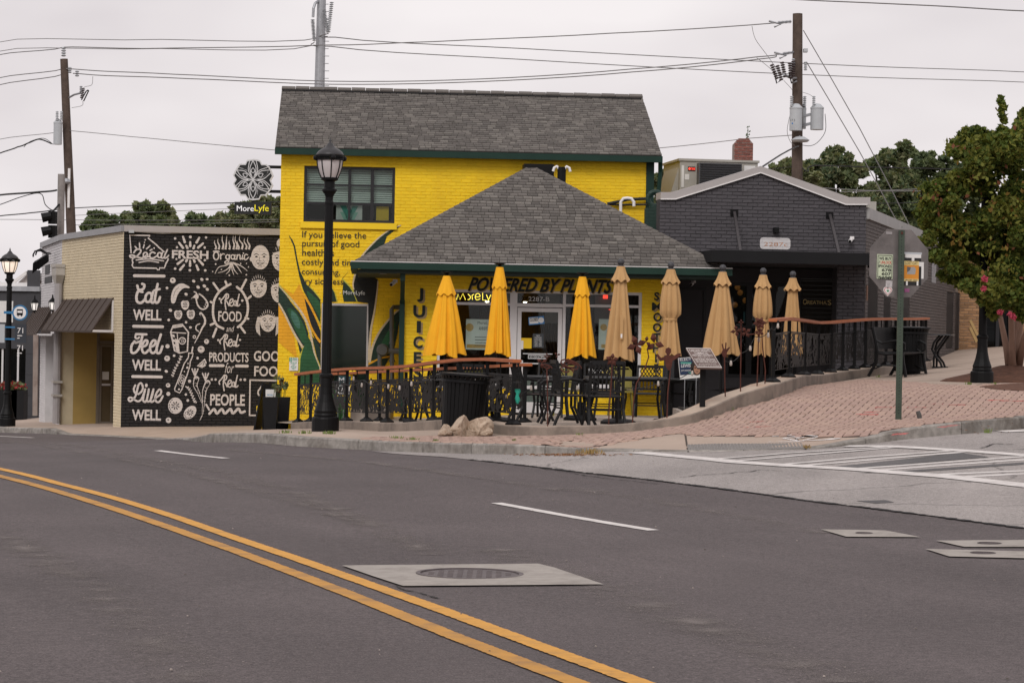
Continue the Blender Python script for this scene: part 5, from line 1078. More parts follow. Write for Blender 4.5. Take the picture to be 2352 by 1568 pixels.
k=ink();k.stroke([(228,395),(262,355),(310,348),(325,378),(290,425),(245,460),(192,462),(172,440),(205,428),(270,455),(335,470),(372,450)],22).ring(388,428,30,20,38).stroke([(400,425),(385,450),(425,455),(450,440)],16).stroke([(520,402),(480,388),(447,425),(457,465),(500,468),(545,440)],22).ring(583,430,28,21,36).stroke([(622,395),(604,455),(625,472),(652,450)],21).stroke([(690,355),(655,430),(650,468),(676,466),(706,435)],21);fin(k,'mural_lettering')
k=ink()
for a_,b_ in (((905,175),(930,250)),((1130,190),(1092,255)),((850,258),(905,328)),((1182,268),(1115,325)),((1005,250),(1005,305)),((950,300),(966,330)),((1062,300),(1050,335)),((905,495),(832,550)),((920,565),(866,630)),((1003,510),(1003,575)),((1090,568),(1115,630)),((1118,490),(1180,560)),((962,495),(950,515)),((1053,495),(1066,520))): k.stroke([a_,b_],27,34)
for d_ in ((797,200,17),(1007,180,20),(1223,187,17),(822,322,16),(1205,325,17),(815,483,14),(1207,498,17),(797,615,18),(1000,638,18),(1212,640,18)): k.dot(*d_)
fin(k);mtext('FRESH',752,470,1257,357,bold=.03)
k=ink()
for bx_,tx,ty in ((1350,1345,225),(1395,1390,200),(1450,1450,155),(1490,1510,160),(1540,1545,230),(1600,1600,160),(1640,1630,160),(1665,1660,235),(1715,1690,155),(1770,1755,200),(1812,1800,185)): k.stroke([(bx_,350),(bx_+12,(350+ty)/2+30),(tx- 6,(350+ty)/2- 30),(tx,ty)],30,3,round_=False)
fin(k);k=ink()
for p in ([(1555,535),(1500,570),(1400,595),(1345,685)],[(1560,540),(1540,600),(1470,650),(1390,672)],[(1565,535),(1545,640),(1500,688)],[(1572,535),(1580,620),(1605,702)],[(1580,535),(1610,630),(1660,692)],[(1590,535),(1640,570),(1690,640),(1712,674)],[(1600,535),(1690,570),(1750,610),(1790,645)]): k.stroke(p,20,6)
for d_ in ((1355,553,12),(1700,545,10),(1780,543,8),(1435,627,9),(1808,592,8),(1778,700,11),(1543,706,11),(1314,655,9),(1325,378,9)): fin(k);k=ink();k.dot(*d_)
fin(k);k=ink();k.ring(1362,440,36,18,54).stroke([(1335,378),(1370,372),(1405,382)],16).stroke([(1422,412),(1425,485)],17).stroke([(1425,440),(1452,412),(1476,416)],16).ring(1520,455,25,17,30).stroke([(1550,425),(1532,520),(1502,545),(1482,525),(1545,488)],16).ring(1592,455,25,17,30).stroke([(1624,425),(1614,485),(1640,482)],16).stroke([(1652,425),(1646,490)],16).stroke([(1648,470),(1662,432),(1690,430),(1693,485),(1716,472)],16).stroke([(1728,430),(1720,485),(1742,476)],16).dot(1738,404,10).stroke([(1796,425),(1766,420),(1750,460),(1766,495),(1810,460)],16);fin(k,'mural_lettering')
for a_,b_,f2 in (((235,713),(646,718),0),((225,1408),(624,1415),0),((212,703),(609,710),1),((1282,553),(1458,553),1),((1642,558),(1792,560),1)):
    k=ink();k.stroke([(a_[0],a_[1]+1396.5*f2),(b_[0],b_[1]+1396.5*f2)],40);fin(k)
k=ink();k.stroke([(275,848),(298,908),(358,892),(374,842),(342,826)],34).stroke([(345,935),(288,928),(264,1000),(276,1070),(330,1085),(385,1035)],36).ring(430,1012,42,34,66,rot=.25).stroke([(492,935),(468,1060),(490,1085),(522,1060)],34).stroke([(556,828),(518,1030),(532,1083),(566,1072),(588,1008)],34).stroke([(512,915),(584,896)],32);fin(k,'mural_lettering')
for yy,f2 in ((1320,0),(613,1),(1302,1)): mtext('WELL',215- (15 if f2 else 0),yy,610- (6 if f2 else 0),yy- 148,bool(f2),bold=.03)
o2=lambda L_: [(x,y+1396.5) for x,y in L_]
k=ink();k.stroke(o2([(258,120),(400,124)]),32).stroke(o2([(258,122),(248,165),(276,184),(300,165)]),26).stroke(o2([(348,135),(305,300),(245,375),(196,368),(196,280),(238,222)]),34).stroke(o2([(255,240),(330,215)]),30)
for dx in (0,112): k.stroke(o2([(340+dx,298),(400+dx,270),(416+dx,218),(386+dx,206),(347+dx,262),(342+dx,342),(380+dx,382),(432+dx,340)]),33)
k.stroke(o2([(600,125),(545,300),(550,378),(590,370),(622,288)]),34);fin(k,'mural_lettering')
lv_=lambda L_: [(x*.516,y*.516+661.5+1396.5) for x,y in L_]
k=ink();k.stroke(lv_([(480,315),(440,420),(475,520),(515,525)]),27).stroke(lv_([(560,550),(640,490),(685,380),(640,262),(570,300),(530,450),(490,590),(420,690),(340,742),(298,682),(340,640),(420,668),(480,712),(560,745),(640,690),(700,560),(745,420)]),27).stroke(lv_([(745,420),(690,680),(715,750),(770,740),(820,560),(842,420)]),27).stroke(lv_([(842,420),(795,690),(815,750),(880,720),(940,560),(965,422)]),27).stroke(lv_([(965,422),(890,700),(920,760),(980,720),(1040,640),(1150,560),(1172,460),(1120,430),(1040,540),(1010,680),(1060,762),(1140,740),(1215,605)]),27).dot(775*.516,318*.516+2058,20,26);fin(k,'mural_lettering')
# fruit and vegetables
k=ink();k.shape([(745,1080),(740,1000),(770,900),(830,835),(900,820),(950,840),(990,862),(990,885),(930,880),(880,910),(830,980),(800,1070),(775,1095)],0,True).stroke([(775,1000),(800,920),(850,870)],5,col=1);fin(k)
def strawberry(x,y,s_=1.0):
    k=ink();k.shape([(x- 55*s_,y- 20*s_),(x- 30*s_,y- 55*s_),(x,y- 50*s_),(x+35*s_,y- 55*s_),(x+58*s_,y- 15*s_),(x+45*s_,y+45*s_),(x+5*s_,y+75*s_),(x- 40*s_,y+45*s_)],0,True)
    for i in range(-1,2):
        for j in range(-1,3): k.dot(x+i*20*s_+(j % 2)*8,y- 10+j*20*s_,8*s_,col=1,n=8)
    fin(k)
strawberry(932,1110);strawberry(838,1245);strawberry(1012,1240)
k=ink();k.stroke([(1060,935),(1090,950),(1075,990),(1020,1025)],18,6).shape([(1040,1010),(1090,960),(1120,985),(1110,1030),(1060,1020)],0,True).stroke([(1085,1020),(1105,1110),(1150,1165),(1200,1172),(1245,1130),(1235,1070),(1180,1000),(1130,965)],20);
for d_ in ((1225,1085),(1215,1110),(1230,1130),(1200,1140)): k.dot(*d_,9)
fin(k)
k=ink();k.stroke([(1150,1235),(1200,1300),(1205,1370),(1170,1430),(1130,1520),(1065,1640)],44,10).stroke([(1152,1250),(1185,1310),(1185,1370),(1150,1430)],18,8,col=1).stroke([(1135,1375),(1090,1400),(1085,1450),(1120,1480)],16).ring(1062,1555,18,12);fin(k)
k=ink();k.stroke(o2([(770,5),(895,-15),(980,95),(965,360),(855,380),(790,350),(735,90),(770,5)]),20,sm=False).stroke(o2([(740,95),(945,108)]),14).stroke(o2([(825,115),(855,375)]),12).ring(895,212+1396.5,45,14)
for i in range(3): k.shape(o2([(752+i*6,120+i*65),(785+i*6,130+i*65),(795+i*6,165+i*65),(762+i*6,160+i*65)]))
k.stroke(o2([(775,30),(890,10)]),22).shape(o2([(795,180),(845,200),(850,370),(805,345)]))
for d_ in ((880,200),(905,195),(890,225),(915,220)): k.dot(d_[0],d_[1]+1396.5,9)
fin(k)
k=ink();k.stroke(o2([(1040,300),(1028,370)]),20).stroke(o2([(985,380),(1045,385),(1035,430),(1005,500),(1000,560),(960,690),(890,880),(860,930),(795,900),(790,870),(860,700),(920,530),(980,440),(985,380)]),15,sm=False).stroke(o2([(890,680),(940,710),(880,845),(840,800),(890,680)]),10,sm=False).ring(895,1396.5+735,18,9).ring(885,1396.5+780,16,9)
for d_ in ((975,525,10),(965,580,16),(925,635,9),(850,880,14)): k.dot(d_[0],d_[1]+1396.5,d_[2])
fin(k)
for P in ([(880,425),(850,500),(805,580),(775,650),(755,710)],[(960,845),(1000,890),(1030,960),(1060,1030),(1080,1070)]):
    k=ink();k.stroke(o2(P),9,4)
    for a_,b_ in zip(smooth_pts(P)[:-1:3],smooth_pts(P)[1::3]): k.dot(a_.x- 12,a_.y+1396.5,13,8,rot=.8);k.dot(b_.x+12,b_.y+1396.5,13,8,rot=-.8)
    fin(k)
for P,lf in (([(1055,730),(1075,830),(1120,930),(1165,1060)],(1070,700)),([(1210,785),(1200,900),(1190,1040),(1175,1220)],(1215,760))):
    k=ink();k.stroke(o2([(P[0][0]+35,P[0][1]+5)]+P[1:]),78,16).stroke(o2([(P[0][0]+35,P[0][1]+18)]+P[1:]),52,6,col=1)
    for j in range(9): q=smooth_pts(o2(P))[j*2];k.stroke([(q.x+5,q.y),(q.x+38- j*3,q.y+6)],9)
    for dx in (-40,0,42): k.stroke(o2([lf,(lf[0]+dx*.5,lf[1]- 50),(lf[0]+dx,lf[1]- 100)]),16,20)
    fin(k)
k=ink();k.stroke(o2([(1170,1240),(1150,1280),(1135,1310)]),12,4).stroke(o2([(1225,1090),(1265,1160)]),26);fin(k)
for x,y,rx,ry,rot in ((800,1105,100,112,0),(1002,1198,105,72,-.85)):
    k=ink();k.dot(x,y+1396.5,rx,ry,rot,n=26)
    for j in range(8): a_=j*math.pi/4+.3;k.stroke([(x+18*math.cos(a_),y+1396.5+18*math.sin(a_)),(x+52*math.cos(a_)*(1 if rot == 0 else .8),y+1396.5+52*math.sin(a_)*(1 if rot == 0 else .7))],8,16,col=1)
    for j in range(6): a_=2.0+j*.4;q=lambda t_: (x+(rx- 18)*math.cos(t_)*math.cos(rot)- (ry- 18)*math.sin(t_)*math.sin(rot),y+1396.5+(rx- 18)*math.cos(t_)*math.sin(rot)+(ry- 18)*math.sin(t_)*math.cos(rot));k.stroke([q(a_),q(a_+.22)],9,col=1)
    fin(k)
k=ink();k.shape(o2([(1095,560),(1205,455),(1232,510),(1215,560),(1170,585)])).stroke(o2([(1125,555),(1195,490)]),6,col=1).stroke(o2([(1180,555),(1200,490)]),6,col=1).stroke(o2([(1215,540),(1203,490)]),6,col=1);fin(k)
berries=[(765,778,40,0),(685,882,19,0),(948,968,24,0),(708,1322,19,0),(732,1188,25,0),(948,1353,17,0),(692,287,29,1),(687,455,40,1),(783,416,18,1),(675,632,24,1),(1155,330,48,1),(1107,450,18,1),(1230,222,35,1),(700,825,31,1),(703,942,28,1),(996,768,22,1),(945,950,17,1),(972,1032,19,1),(706,1305,39,1),(1008,28,20,1),(1053,787,24,0),(1165,765,24,0),(1238,762,20,0),(1113,870,26,0),(1200,855,26,0),(1240,900,24,0)]
for x,y,r_,f2 in berries:
    k=ink();k.dot(x,y+1396.5*f2,r_,r_*(.8 if r_ in (24,26,20,25) else 1),.6 if r_ in (24,26,25) else 0)
    if r_>30:
        for j in range(5): a_=j*1.257;k.stroke([(x- r_*.1,y+1396.5*f2- r_*.2),(x- r_*.1+r_*.4*math.cos(a_),y- r_*.2+1396.5*f2+r_*.4*math.sin(a_))],8,3,col=1)
    fin(k)
# real food ring
k=ink();k.stroke([(1560,828),(1470,880),(1400,940),(1340,1040),(1320,1150),(1325,1280),(1370,1390),(1460,1440)],32).stroke([(1648,868),(1720,930),(1780,1040),(1800,1150),(1780,1280),(1720,1370),(1662,1420)],32)
for a_,b_ in (((1325,815),(1400,920)),((1490,790),(1512,845)),((1775,768),(1712,890)),((1840,995),(1800,1030)),((1287,1072),(1330,1095)),((1805,1305),(1765,1290)),((1287,1390),(1345,1362)),((1365,1440),(1320,1555)),((1702,1420),(1758,1495))): k.stroke([a_,b_],30)
fin(k)
def real(dx,dy):
    k=ink();f_=lambda L_: [(x+dx,y+dy) for x,y in L_]
    k.stroke(f_([(1508,972),(1486,1080),(1497,1178)]),17).stroke(f_([(1436,1090),(1428,1055),(1466,1012),(1500,966),(1530,976),(1525,1020),(1484,1050),(1512,1072),(1538,1124)]),18).stroke(f_([(1548,1098),(1592,1062),(1586,1032),(1556,1050),(1547,1108),(1576,1130),(1604,1108)]),17).ring(1622+dx,1090+dy,17,16,32).stroke(f_([(1648,1060),(1640,1120),(1656,1130)]),16).stroke(f_([(1680,968),(1657,1080),(1662,1130),(1690,1110)]),17);fin(k,'mural_lettering')
real(0,0);real(-15,556);real(-25,1116)
for x,y,r_ in ((1410,1030,15),(1722,1055,17),(1390,1599,15),(1690,1597,15),(1303,2141,17),(1355,2141,16),(1700,2144,17),(1757,2144,19)): k=ink();k.dot(x,y,r_);fin(k)
mtext('FOOD',1390,1335,1715,1195,bold=.02);mtext('and',1500,82,1612,0,True,shear=.3);mtext('PRODUCTS',1265,495,1810,367,True,bold=.02);mtext('for',1482,650,1612,508,True,shear=.35);mtext('PEOPLE',1278,1098,1760,938,True,bold=.025);mtext('GOOD',1880,488,2345,347,True,bold=.02);mtext('FOOD',1885,694,2330,556,True,bold=.02)
k=ink();k.stroke(o2([(1270,1215),(1335,1152),(1372,1212),(1440,1152),(1482,1212),(1558,1150),(1594,1210),(1668,1146),(1702,1198),(1755,1185)]),34);fin(k)
k=ink();k.stroke(o2([(2330,762),(1830,752),(1822,1238),(2330,1245)]),27,sm=False).stroke(o2([(1985,840),(1965,870),(1940,910),(1950,960),(1990,950)]),20);fin(k)
def face(x,y,rx,ry,hair,s_=1.0):
    k=ink();k.dot(x,y,rx,ry,n=26)
    if hair == 'bun': k.dot(x+10,y- ry*1.25,rx*.55,rx*.6,n=14)
    if hair in ('short','long','bun'):
        k.shape([(x- rx*1.02,y- ry*.25),(x- rx*.85,y- ry*.8),(x,y- ry*1.06),(x+rx*.85,y- ry*.8),(x+rx*1.02,y- ry*.25),(x+rx*.8,y- ry*.48),(x,y- ry*.66),(x- rx*.8,y- ry*.48)],1)
        for j in range(11): a_=-2.9+j*.26;k.stroke([(x+rx*.9*math.cos(a_),y+ry*.8*math.sin(a_)),(x+rx*1.05*math.cos(a_),y+ry*1.08*math.sin(a_))],7)
    if hair == 'long':
        for sx in (-1,1):
            for j in range(5): k.stroke([(x+sx*(rx*.95+j*9),y- ry*.4),(x+sx*(rx*1.1+j*11),y+ry*.4),(x+sx*(rx*1.0+j*11),y+ry*1.35- j*12)],9)
    if hair == 'bald': k.dot(x- rx*1.0,y+25,rx*.16,ry*.2,n=10)
    for sx in (-.42,.42):
        k.stroke([(x+rx*(sx- .24),y- ry*.2),(x+rx*sx,y- ry*.3),(x+rx*(sx+.22),y- ry*.2)],8,col=1).dot(x+rx*sx,y- ry*.06,rx*.15,rx*.09,col=1,n=10)
    k.stroke([(x- 4,y),(x- rx*.14,y+ry*.26),(x+rx*.14,y+ry*.27)],6,col=1).stroke([(x- rx*.36,y+ry*.48),(x,y+ry*.6),(x+rx*.38,y+ry*.46)],9,col=1).stroke([(x- rx*.3,y+ry*.44),(x+rx*.32,y+ry*.42)],5,col=1).stroke([(x- rx*.2,y+ry*.72),(x+rx*.2,y+ry*.72)],5,col=1)
    for sx in (-1,1): k.stroke([(x+sx*rx*.3,y+ry*.2),(x+sx*rx*.5,y+ry*.42)],4,col=1)
    for j in range(7): a_=.2+j*.42;k.stroke([(x+rx*.86*math.cos(a_),y+ry*.86*math.sin(a_)),(x+rx*.76*math.cos(a_),y+ry*.80*math.sin(a_))],4,col=1)
    fin(k)
face(1970,460,125,168,'bald');face(2250,480,118,170,'bun');face(1945,865,115,150,'short');face(2230,920,112,165,'short');face(2075,1340,108,145,'long')

# awnings, doors and fittings of the cream corner
m_awn=mat('brown metal awning',(.062,.045,.037),.7,var=.08,spec=.2)
def awning(fr,ptl,ptr,pbr,pbl,name='awning'):
    a=fr.uv(*ptl);b_=fr.uv(*ptr);best=(1e9,0)
    for i in range(10,260):
        p_=i*.01;e_=abs(fr.uv(*pbr,-p_)[0]- b_[0])
        if e_<best[0]: best=(e_,p_)
    p_=best[1];zb=fr.uv(*pbr,-p_)[1];zt=(a[1]+b_[1])/2;t_=None;b=MB()
    b.add([(a[0],-.01,zt),(b_[0],-.01,zt),(b_[0],-p_,zb),(a[0],-p_,zb),(a[0],-.01,zt- .04),(b_[0],-.01,zt- .04),(b_[0],-p_,zb- .04),(a[0],-p_,zb- .04)],[(3,2,1,0),(4,5,6,7),(7,6,2,3),(0,4,7,3),(1,2,6,5)])
    aw=b.build(name,m_awn,mbld,fr.M);n=9
    for k in range(n+1):
        u_=a[0]+(b_[0]- a[0])*k/n;b=MB();b.beam((u_,-.02,zt+.004),(u_,-p_,zb+.004),.02,.022);b.build('seam',m_awn,aw,fr.M)
    b=MB();b.beam((b_[0]- .02,-.02,zb),(b_[0]- .02,-p_+.02,zb),.05,.05);b.beam((b_[0]- .02,-.03,zb),(b_[0]- .02,-.03,zt- .05),.04,.04);b.build('awning_frame',m_alu,aw,fr.M);return p_
k3=lambda x,y: (x/3.048,489.9+y/3.048)
pa=awning(CRF,k3(435,603),k3(800,592),k3(640,822),k3(280,818));awning(WSF,k3(255,660),k3(372,652),k3(250,848),k3(190,845))
m_och=mat('ochre plaster',(.34,.235,.075),.85,var=.15,vs=1.2);RD=1.75;JB=Frame(CRF.pt(cd[0],0,0),CRF.v);m_brz=mat('bronze door frame',(.20,.17,.14),.5,.3);zfl=S(lo.x+.5,lo.y- .8)
b=MB();b.box(cd[0],cd[1],RD,RD+.1,-1.4,cd[3]+.02);b.box(cd[0]- .1,cd[0],.3,RD,-1.4,cd[3]);b.box(cd[1],cd[1]+.1,.3,RD,-1.4,cd[3]);b.box(cd[0],cd[1],.3,RD,cd[3],cd[3]+.1);b.build('entry_recess',m_och,mbld,CRF.M)
for k in range(2):
    x0,x1=.95+k*.36,.95+k*.36+.34;b=MB();frame_bars(b,x0,x1,zfl,cd[3]- .3,.05,-.07,-.01);dr=b.build('door',m_brz,mbld,JB.M);b=MB();b.box(x0+.05,x1- .05,-.045,-.04,zfl+.05,cd[3]- .35);b.build('pane',mat('bronze glass',(.10,.075,.045),.25),dr,JB.M);b=MB();b.box(x0+.06,x1- .06,-.06,-.046,zfl+.95,zfl+1.0);b.build('handle',m_alu,dr,JB.M);b=MB();b.box(x0+.07,x1- .1,-.05,-.0455,zfl+1.1,zfl+1.3);b.build('notice_label',m_paper,dr,JB.M)
b=MB();b.box(.9,1.7,-.08,-.0,cd[3]- .28,cd[3]- .2);b.box(.88,.94,-.08,0,zfl,cd[3]);b.build('door_frame',m_brz,mbld,JB.M)
q=CRF.uv(*k3(402,420),-.15);c=CRF.pt(q[0],-.15,q[1]);b=MB();m_lead=mat('leader grey',(.40,.375,.34),.55)
hd=(CRF.uv(*k3(402,362),-.15)[1]- CRF.uv(*k3(402,490),-.15)[1]);zt_=CRF.uv(*k3(402,362),-.15)[1]
b.box(-.27,.27,-.24,-.02,zt_- hd*.55,zt_);b.add([(-.27,-.24,zt_- hd*.55),(.27,-.24,zt_- hd*.55),(.27,-.02,zt_- hd*.55),(-.27,-.02,zt_- hd*.55),(-.12,-.2,zt_- hd),(.12,-.2,zt_- hd),(.12,-.04,zt_- hd),(-.12,-.04,zt_- hd)],[(4,5,1,0),(5,6,2,1),(6,7,3,2),(7,4,0,3)]);b.box(-.29,.29,-.26,-.02,zt_- .06,zt_+.02)
b.build('leader_head',m_lead,mbld,CRF.M @ Matrix.Translation((q[0],0,0)))
q2=CRF.uv(*k3(385,1470),-.15);b=MB();b.tube([CRF.pt(q[0]+.04,-.12,zt_- hd),CRF.pt(q[0]+.04,-.12,q2[1])],.10,10);b.build('downspout',mat('downspout grey',(.33,.31,.31),.5),mbld)
for yy in (1180,1275): z1=CRF.uv(*k3(400,yy),-.15)[1];b=MB();b.box(q[0]- .09,q[0]+.17,-.24,-.01,z1- .03,z1+.03);b.build('pipe_strap',m_lead,mbld,CRF.M)
b=MB();b.box(wh_[0],wh_[1],.28,.32,wh_[2],wh_[3]);
b.build('bay_panel',mat('bay white',(.45,.44,.46),.7),mbld,WSF.M)
for fx in (.25,.6,.85): b=MB();u_=wh_[0]+(wh_[1]- wh_[0])*fx;b.box(u_- .05,u_+.05,.2,.28,wh_[2],wh_[3]);b.build('bay_mullion',m_white,mbld,WSF.M)
for x0,y0,x1,y1 in ((322,360,352,425),(318,442,367,487)): q=WSF.rect(*k3(x0,y0),*k3(x1,y1));b=MB();b.box(q[0],q[1],-.025,-.012,q[2],q[3]);b.build('name_plate',m_black,mbld,WSF.M)
def pt3(x,y,Yd): return at(*k3(x,y),Yd)
gn=thing('gooseneck_lamp','black gooseneck sign lamps high on the white corner wall','lamp',pt3(340,280,62));b=MB();b.tube([pt3(355,282,62.2),pt3(320,275,61.6),pt3(285,250,61.2),pt3(258,262,61),pt3(250,290,60.9)],.022,6);b.tube([pt3(330,285,62),pt3(285,262,61.5),pt3(245,265,61.2),pt3(232,290,61),pt3(233,305,61)],.022,6);b.build('arm',m_black,gn)
for x,y in ((290,305),(250,330)): b=MB();a0=pt3(x- 20,y+20,61);a1=pt3(x+40,y- 14,61);b.add([a0,a1,a1+Vector((.02,.15,-.16)),a0+Vector((-.04,.15,-.26)),a0+Vector((0,.2,.06)),a1+Vector((0,.2,.06))],[(0,1,2,3),(0,4,5,1),(4,3,2,5),(0,3,4),(1,5,2)]);b.build('shade',m_black,gn)
m_lit=mat('lantern glass lit',(.9,.88,.85),emit=(1,.93,.85,.35))
for i,(x,y) in enumerate(((242,650),(368,645))):
    c=pt3(x,y,62- i);t_=thing('wall_lantern',('lit carriage lantern left of the small brown awning on white corner' if i == 0 else 'lit carriage lantern tucked beside the large brown awning'),'lamp',c);b=MB();b.lathe([(.06,-.1),(.10,.08)],6,c);b.build('glass',m_lit,t_);b=MB();b.lathe([(.12,.08),(.08,.14),(.02,.2),(.02,.24),(.01,.28)],8,c);b.lathe([(.07,-.11),(.03,-.14),(.01,-.18)],8,c)
    for k_ in range(6): a_=k_*math.pi/3;b.tube([c+Vector((.062*math.cos(a_),.062*math.sin(a_),-.1)),c+Vector((.104*math.cos(a_),.104*math.sin(a_),.08))],.009,4)
    b.build('cage',m_black,t_)
b=MB();b.beam(pt3(252,850,61),pt3(247,1415,61),.12,.12);b.build('awning_post',mat('peeling post',(.30,.25,.22),.85,dirt=(.12,.05,.03),dscale=2,damt=.8),None,label='thin peeling timber post under the small brown awning',cat='post')

# ================================================================ FAR BUILDINGS AT THE EDGES
lb=thing('corner_store','dark grey storefront with tall glass at the far left edge','building',at(40,950,80));LFm=Frame((at(-60,800,80).x,80,0),(1,.02,0))
m_dkb=mat('dark cladding',(.045,.045,.05),.6,rnd=.1);hl=LFm.rect(-60,800,58,945);hl=(hl[0],hl[1],hl[2],hl[3]);zt=LFm.uv(40,667)[1]
slab(LFm,lb,'wall',[(-6,-3),(LFm.uv(91,800)[0],-3),(LFm.uv(91,800)[0],zt),(-6,zt)],[hl],m_dkb,.3)
for k in range(7): b=MB();zz_=hl[2]+.2+k*.7;b.box(LFm.uv(60,800)[0],LFm.uv(90,800)[0],-.02,-.002,zz_- .34,zz_+.34);b.build('cladding_panel',m_dkb,lb,LFm.M)
q=LFm.rect(-60,657,92,668);b=MB();b.box(q[0],q[1],-.1,.3,q[2],q[3]);b.build('roof_edge',m_steel,lb,LFm.M);q=LFm.rect(-60,648,72,657);b=MB();b.box(q[0],q[1],.3,3,q[2],q[3]);b.build('roof_band',m_white,lb,LFm.M)
for x0,x1 in ((-60,2),(4,38),(41,58)): q=LFm.rect(x0,800,x1,943);b=MB();b.box(q[0],q[1],.1,.106,q[2],q[3]);b.build('pane',glass_mat('far glass',(.35,.38,.36),alpha=.7),lb,LFm.M);b=MB();b.box(q[1],q[1]+.06,.05,.16,q[2],q[3]);b.build('mullion',m_alu,lb,LFm.M)
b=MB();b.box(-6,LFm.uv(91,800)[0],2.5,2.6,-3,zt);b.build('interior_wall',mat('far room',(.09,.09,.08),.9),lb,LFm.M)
panel('poster',LFm,-20,691,30,740,m_paper,lb,-.004)
pc=thing('parked_car','silver car seen dimly through the far left store glass','car',at(40,930,82));b=MB();c=at(45,925,82);b.lathe([(.01,0),(1.5,0),(1.6,.3),(1.1,.45),(.8,.75),(.01,.8)],16,c);b.v=[(x,c.y+(y- c.y)*.2,z) for x,y,z in b.v];b.build('body',mat('silver car',(.35,.36,.38),.3,.4),pc,smooth=True)
hs=thing('gable_house','pale gabled house roof beyond the far left store','house',at(70,650,110));HFm=Frame((0,110,0),(1,0,0));g_=[HFm.uv(*p) for p in ((38,652),(92,655),(92,640),(64,628))];b=MB();b.poly([g_[0],g_[1],(g_[1][0],g_[3][1]- .1),g_[3]],0,4);b.build('gable_wall',mat('pale siding',(.5,.47,.46),.8),hs,HFm.M);b=MB();b.poly([(g_[3][0],g_[3][1]+.1),(g_[3][0],g_[3][1]- .05),(g_[1][0]+1,g_[1][1]- .2),(g_[1][0]+1,g_[1][1]+.3),(g_[1][0],g_[3][1]- .1)],-.3,5);b.build('roof',mat('house shingle',(.12,.11,.11),.9),hs,HFm.M);b=MB();b.beam((g_[0][0]- .2,-.2,g_[0][1]),(g_[3][0],-.2,g_[3][1]+.05),.1,.14);b.build('barge_board',m_white,hs,HFm.M)
rbd=thing('tan_brick_building','tan brick shopfront partly hidden behind the flowering tree','building',at(2300,790,64));RFm=Frame((at(2233,700,64).x,64,0),(1,.12,0));zt=RFm.uv(2260,560)[1];ho=[RFm.rect(2262,655,2325,795)];ho=[(a,b_,-.2,d_) for a,b_,c_,d_ in ho]
po=[(-.4,-.4),(9,-.4),(9,zt),(-.4,zt)];m_tb=mat('tan brick',(.30,.17,.085),.85,var=.2,vs=4,rnd=.3);slab(RFm,rbd,'wall',po,ho,mat('tan mortar',(.26,.2,.15),.9),.3);rows(RFm,rbd,po,ho,CS*1.1,BL*1.1,.012,.012,m_tb,'brick',seed=31,near=lambda u,w: u+abs(w- 2)*.4)
a,b_,c_,d_=ho[0];m_=MB();frame_bars(m_,a,b_,c_,d_,.08,.05,.15);m_.box((a+b_)/2- .05,(a+b_)/2+.05,.06,.14,c_,d_);wv=m_.build('window',m_sash,rbd,RFm.M);m_=MB();m_.box(a,b_,.1,.106,c_,d_);m_.build('pane',glass_mat('side glass',(.1,.11,.11)),wv,RFm.M)
b=MB();b.box(-.6,9,-.5,0,zt,zt+.35);b.build('fascia',m_black,rbd,RFm.M)
for k in range(3): c=RFm.pt(-.9- 2.2+k*.55,-.3,zt- .25);b=MB();b.ball(c,.11,8,6);b.build('lamp_globe',mat('string amber',(1,.6,.2),emit=(1,.55,.18,3)),rbd)
b=MB();p0,p1=at(2228,735,63),at(2250,780,63);b.beam(p0,p1,.07,.07);p0,p1=at(2228,752,63),at(2243,785,63);b.beam(p0,p1,.07,.07);b.build('timber_brace',mat('raw timber',(.42,.28,.12),.8),None,label='pale timber braces leaning against the tan brick wall',cat='brace')

# ================================================================ POLES AND WIRES
def pole(name,label,base,topz,r0,r1,m,lean=(0,0)):
    t=thing(name,label,'pole',base);b=MB();p0=Vector(base);p1=Vector((base[0]+lean[0],base[1]+lean[1],topz));n=8
    b.tube([p0.lerp(p1,i/n) for i in range(n+1)],[r0+(r1- r0)*i/n for i in range(n+1)],14);b.build('shaft',m,t,smooth=False);return t
YL,YR,YS,YG=75.0,66.0,86.0,73.0
def A(px,py,Y): return at(px,py,Y)
pb,ptp=A(166,640,YL),A(147,136,YL);lp=pole('utility_pole','leaning wooden utility pole with one transformer at the left',(pb.x+.3,YL,-1.5),ptp.z,.19,.12,m_wood,(ptp.x- pb.x- .3,0))
def insul(c,s_=1.0,d=Vector((0,0,1)),n=5,m=m_grey,parent=None,name='insulator'):
    b=MB()
    for k in range(n): q=c+d*(.055*k*s_);b.tube([q,q+d*.02*s_,q+d*.045*s_],[.035*s_,.06*s_,.03*s_],8)
    b.build(name,m,parent)
m_cut=mat('brown porcelain',(.06,.045,.045),.4)
insul(A(146,130,YL),1.4,n=4,parent=lp);insul(A(160,168,YL),1.2,n=3,parent=lp);insul(A(177,176,YL),1.2,n=3,parent=lp)
def transformer(parent,px0,py0,px1,py1,Y,bus=()):
    a,c=A(px0,py0,Y),A(px1,py1,Y);r=abs(c.x- a.x)/2;cx=(a.x+c.x)/2;z0,z1=min(a.z,c.z),max(a.z,c.z);b=MB();b.lathe([(r,0),(r,z1- z0- .03),(r*1.05,z1- z0- .03),(r*1.05,z1- z0),(r*.5,z1- z0+.1),(.01,z1- z0+.12)],20,(cx,Y,z0));t=b.build('transformer',m_grey,parent)
    for q in bus:
        insul(A(*q,Y- .1),.9,n=6,m=m_grey,parent=t,name='bushing')
    return t
tr=transformer(lp,122.5,332,143,282,YL- .35,((131,277),(141,277)))
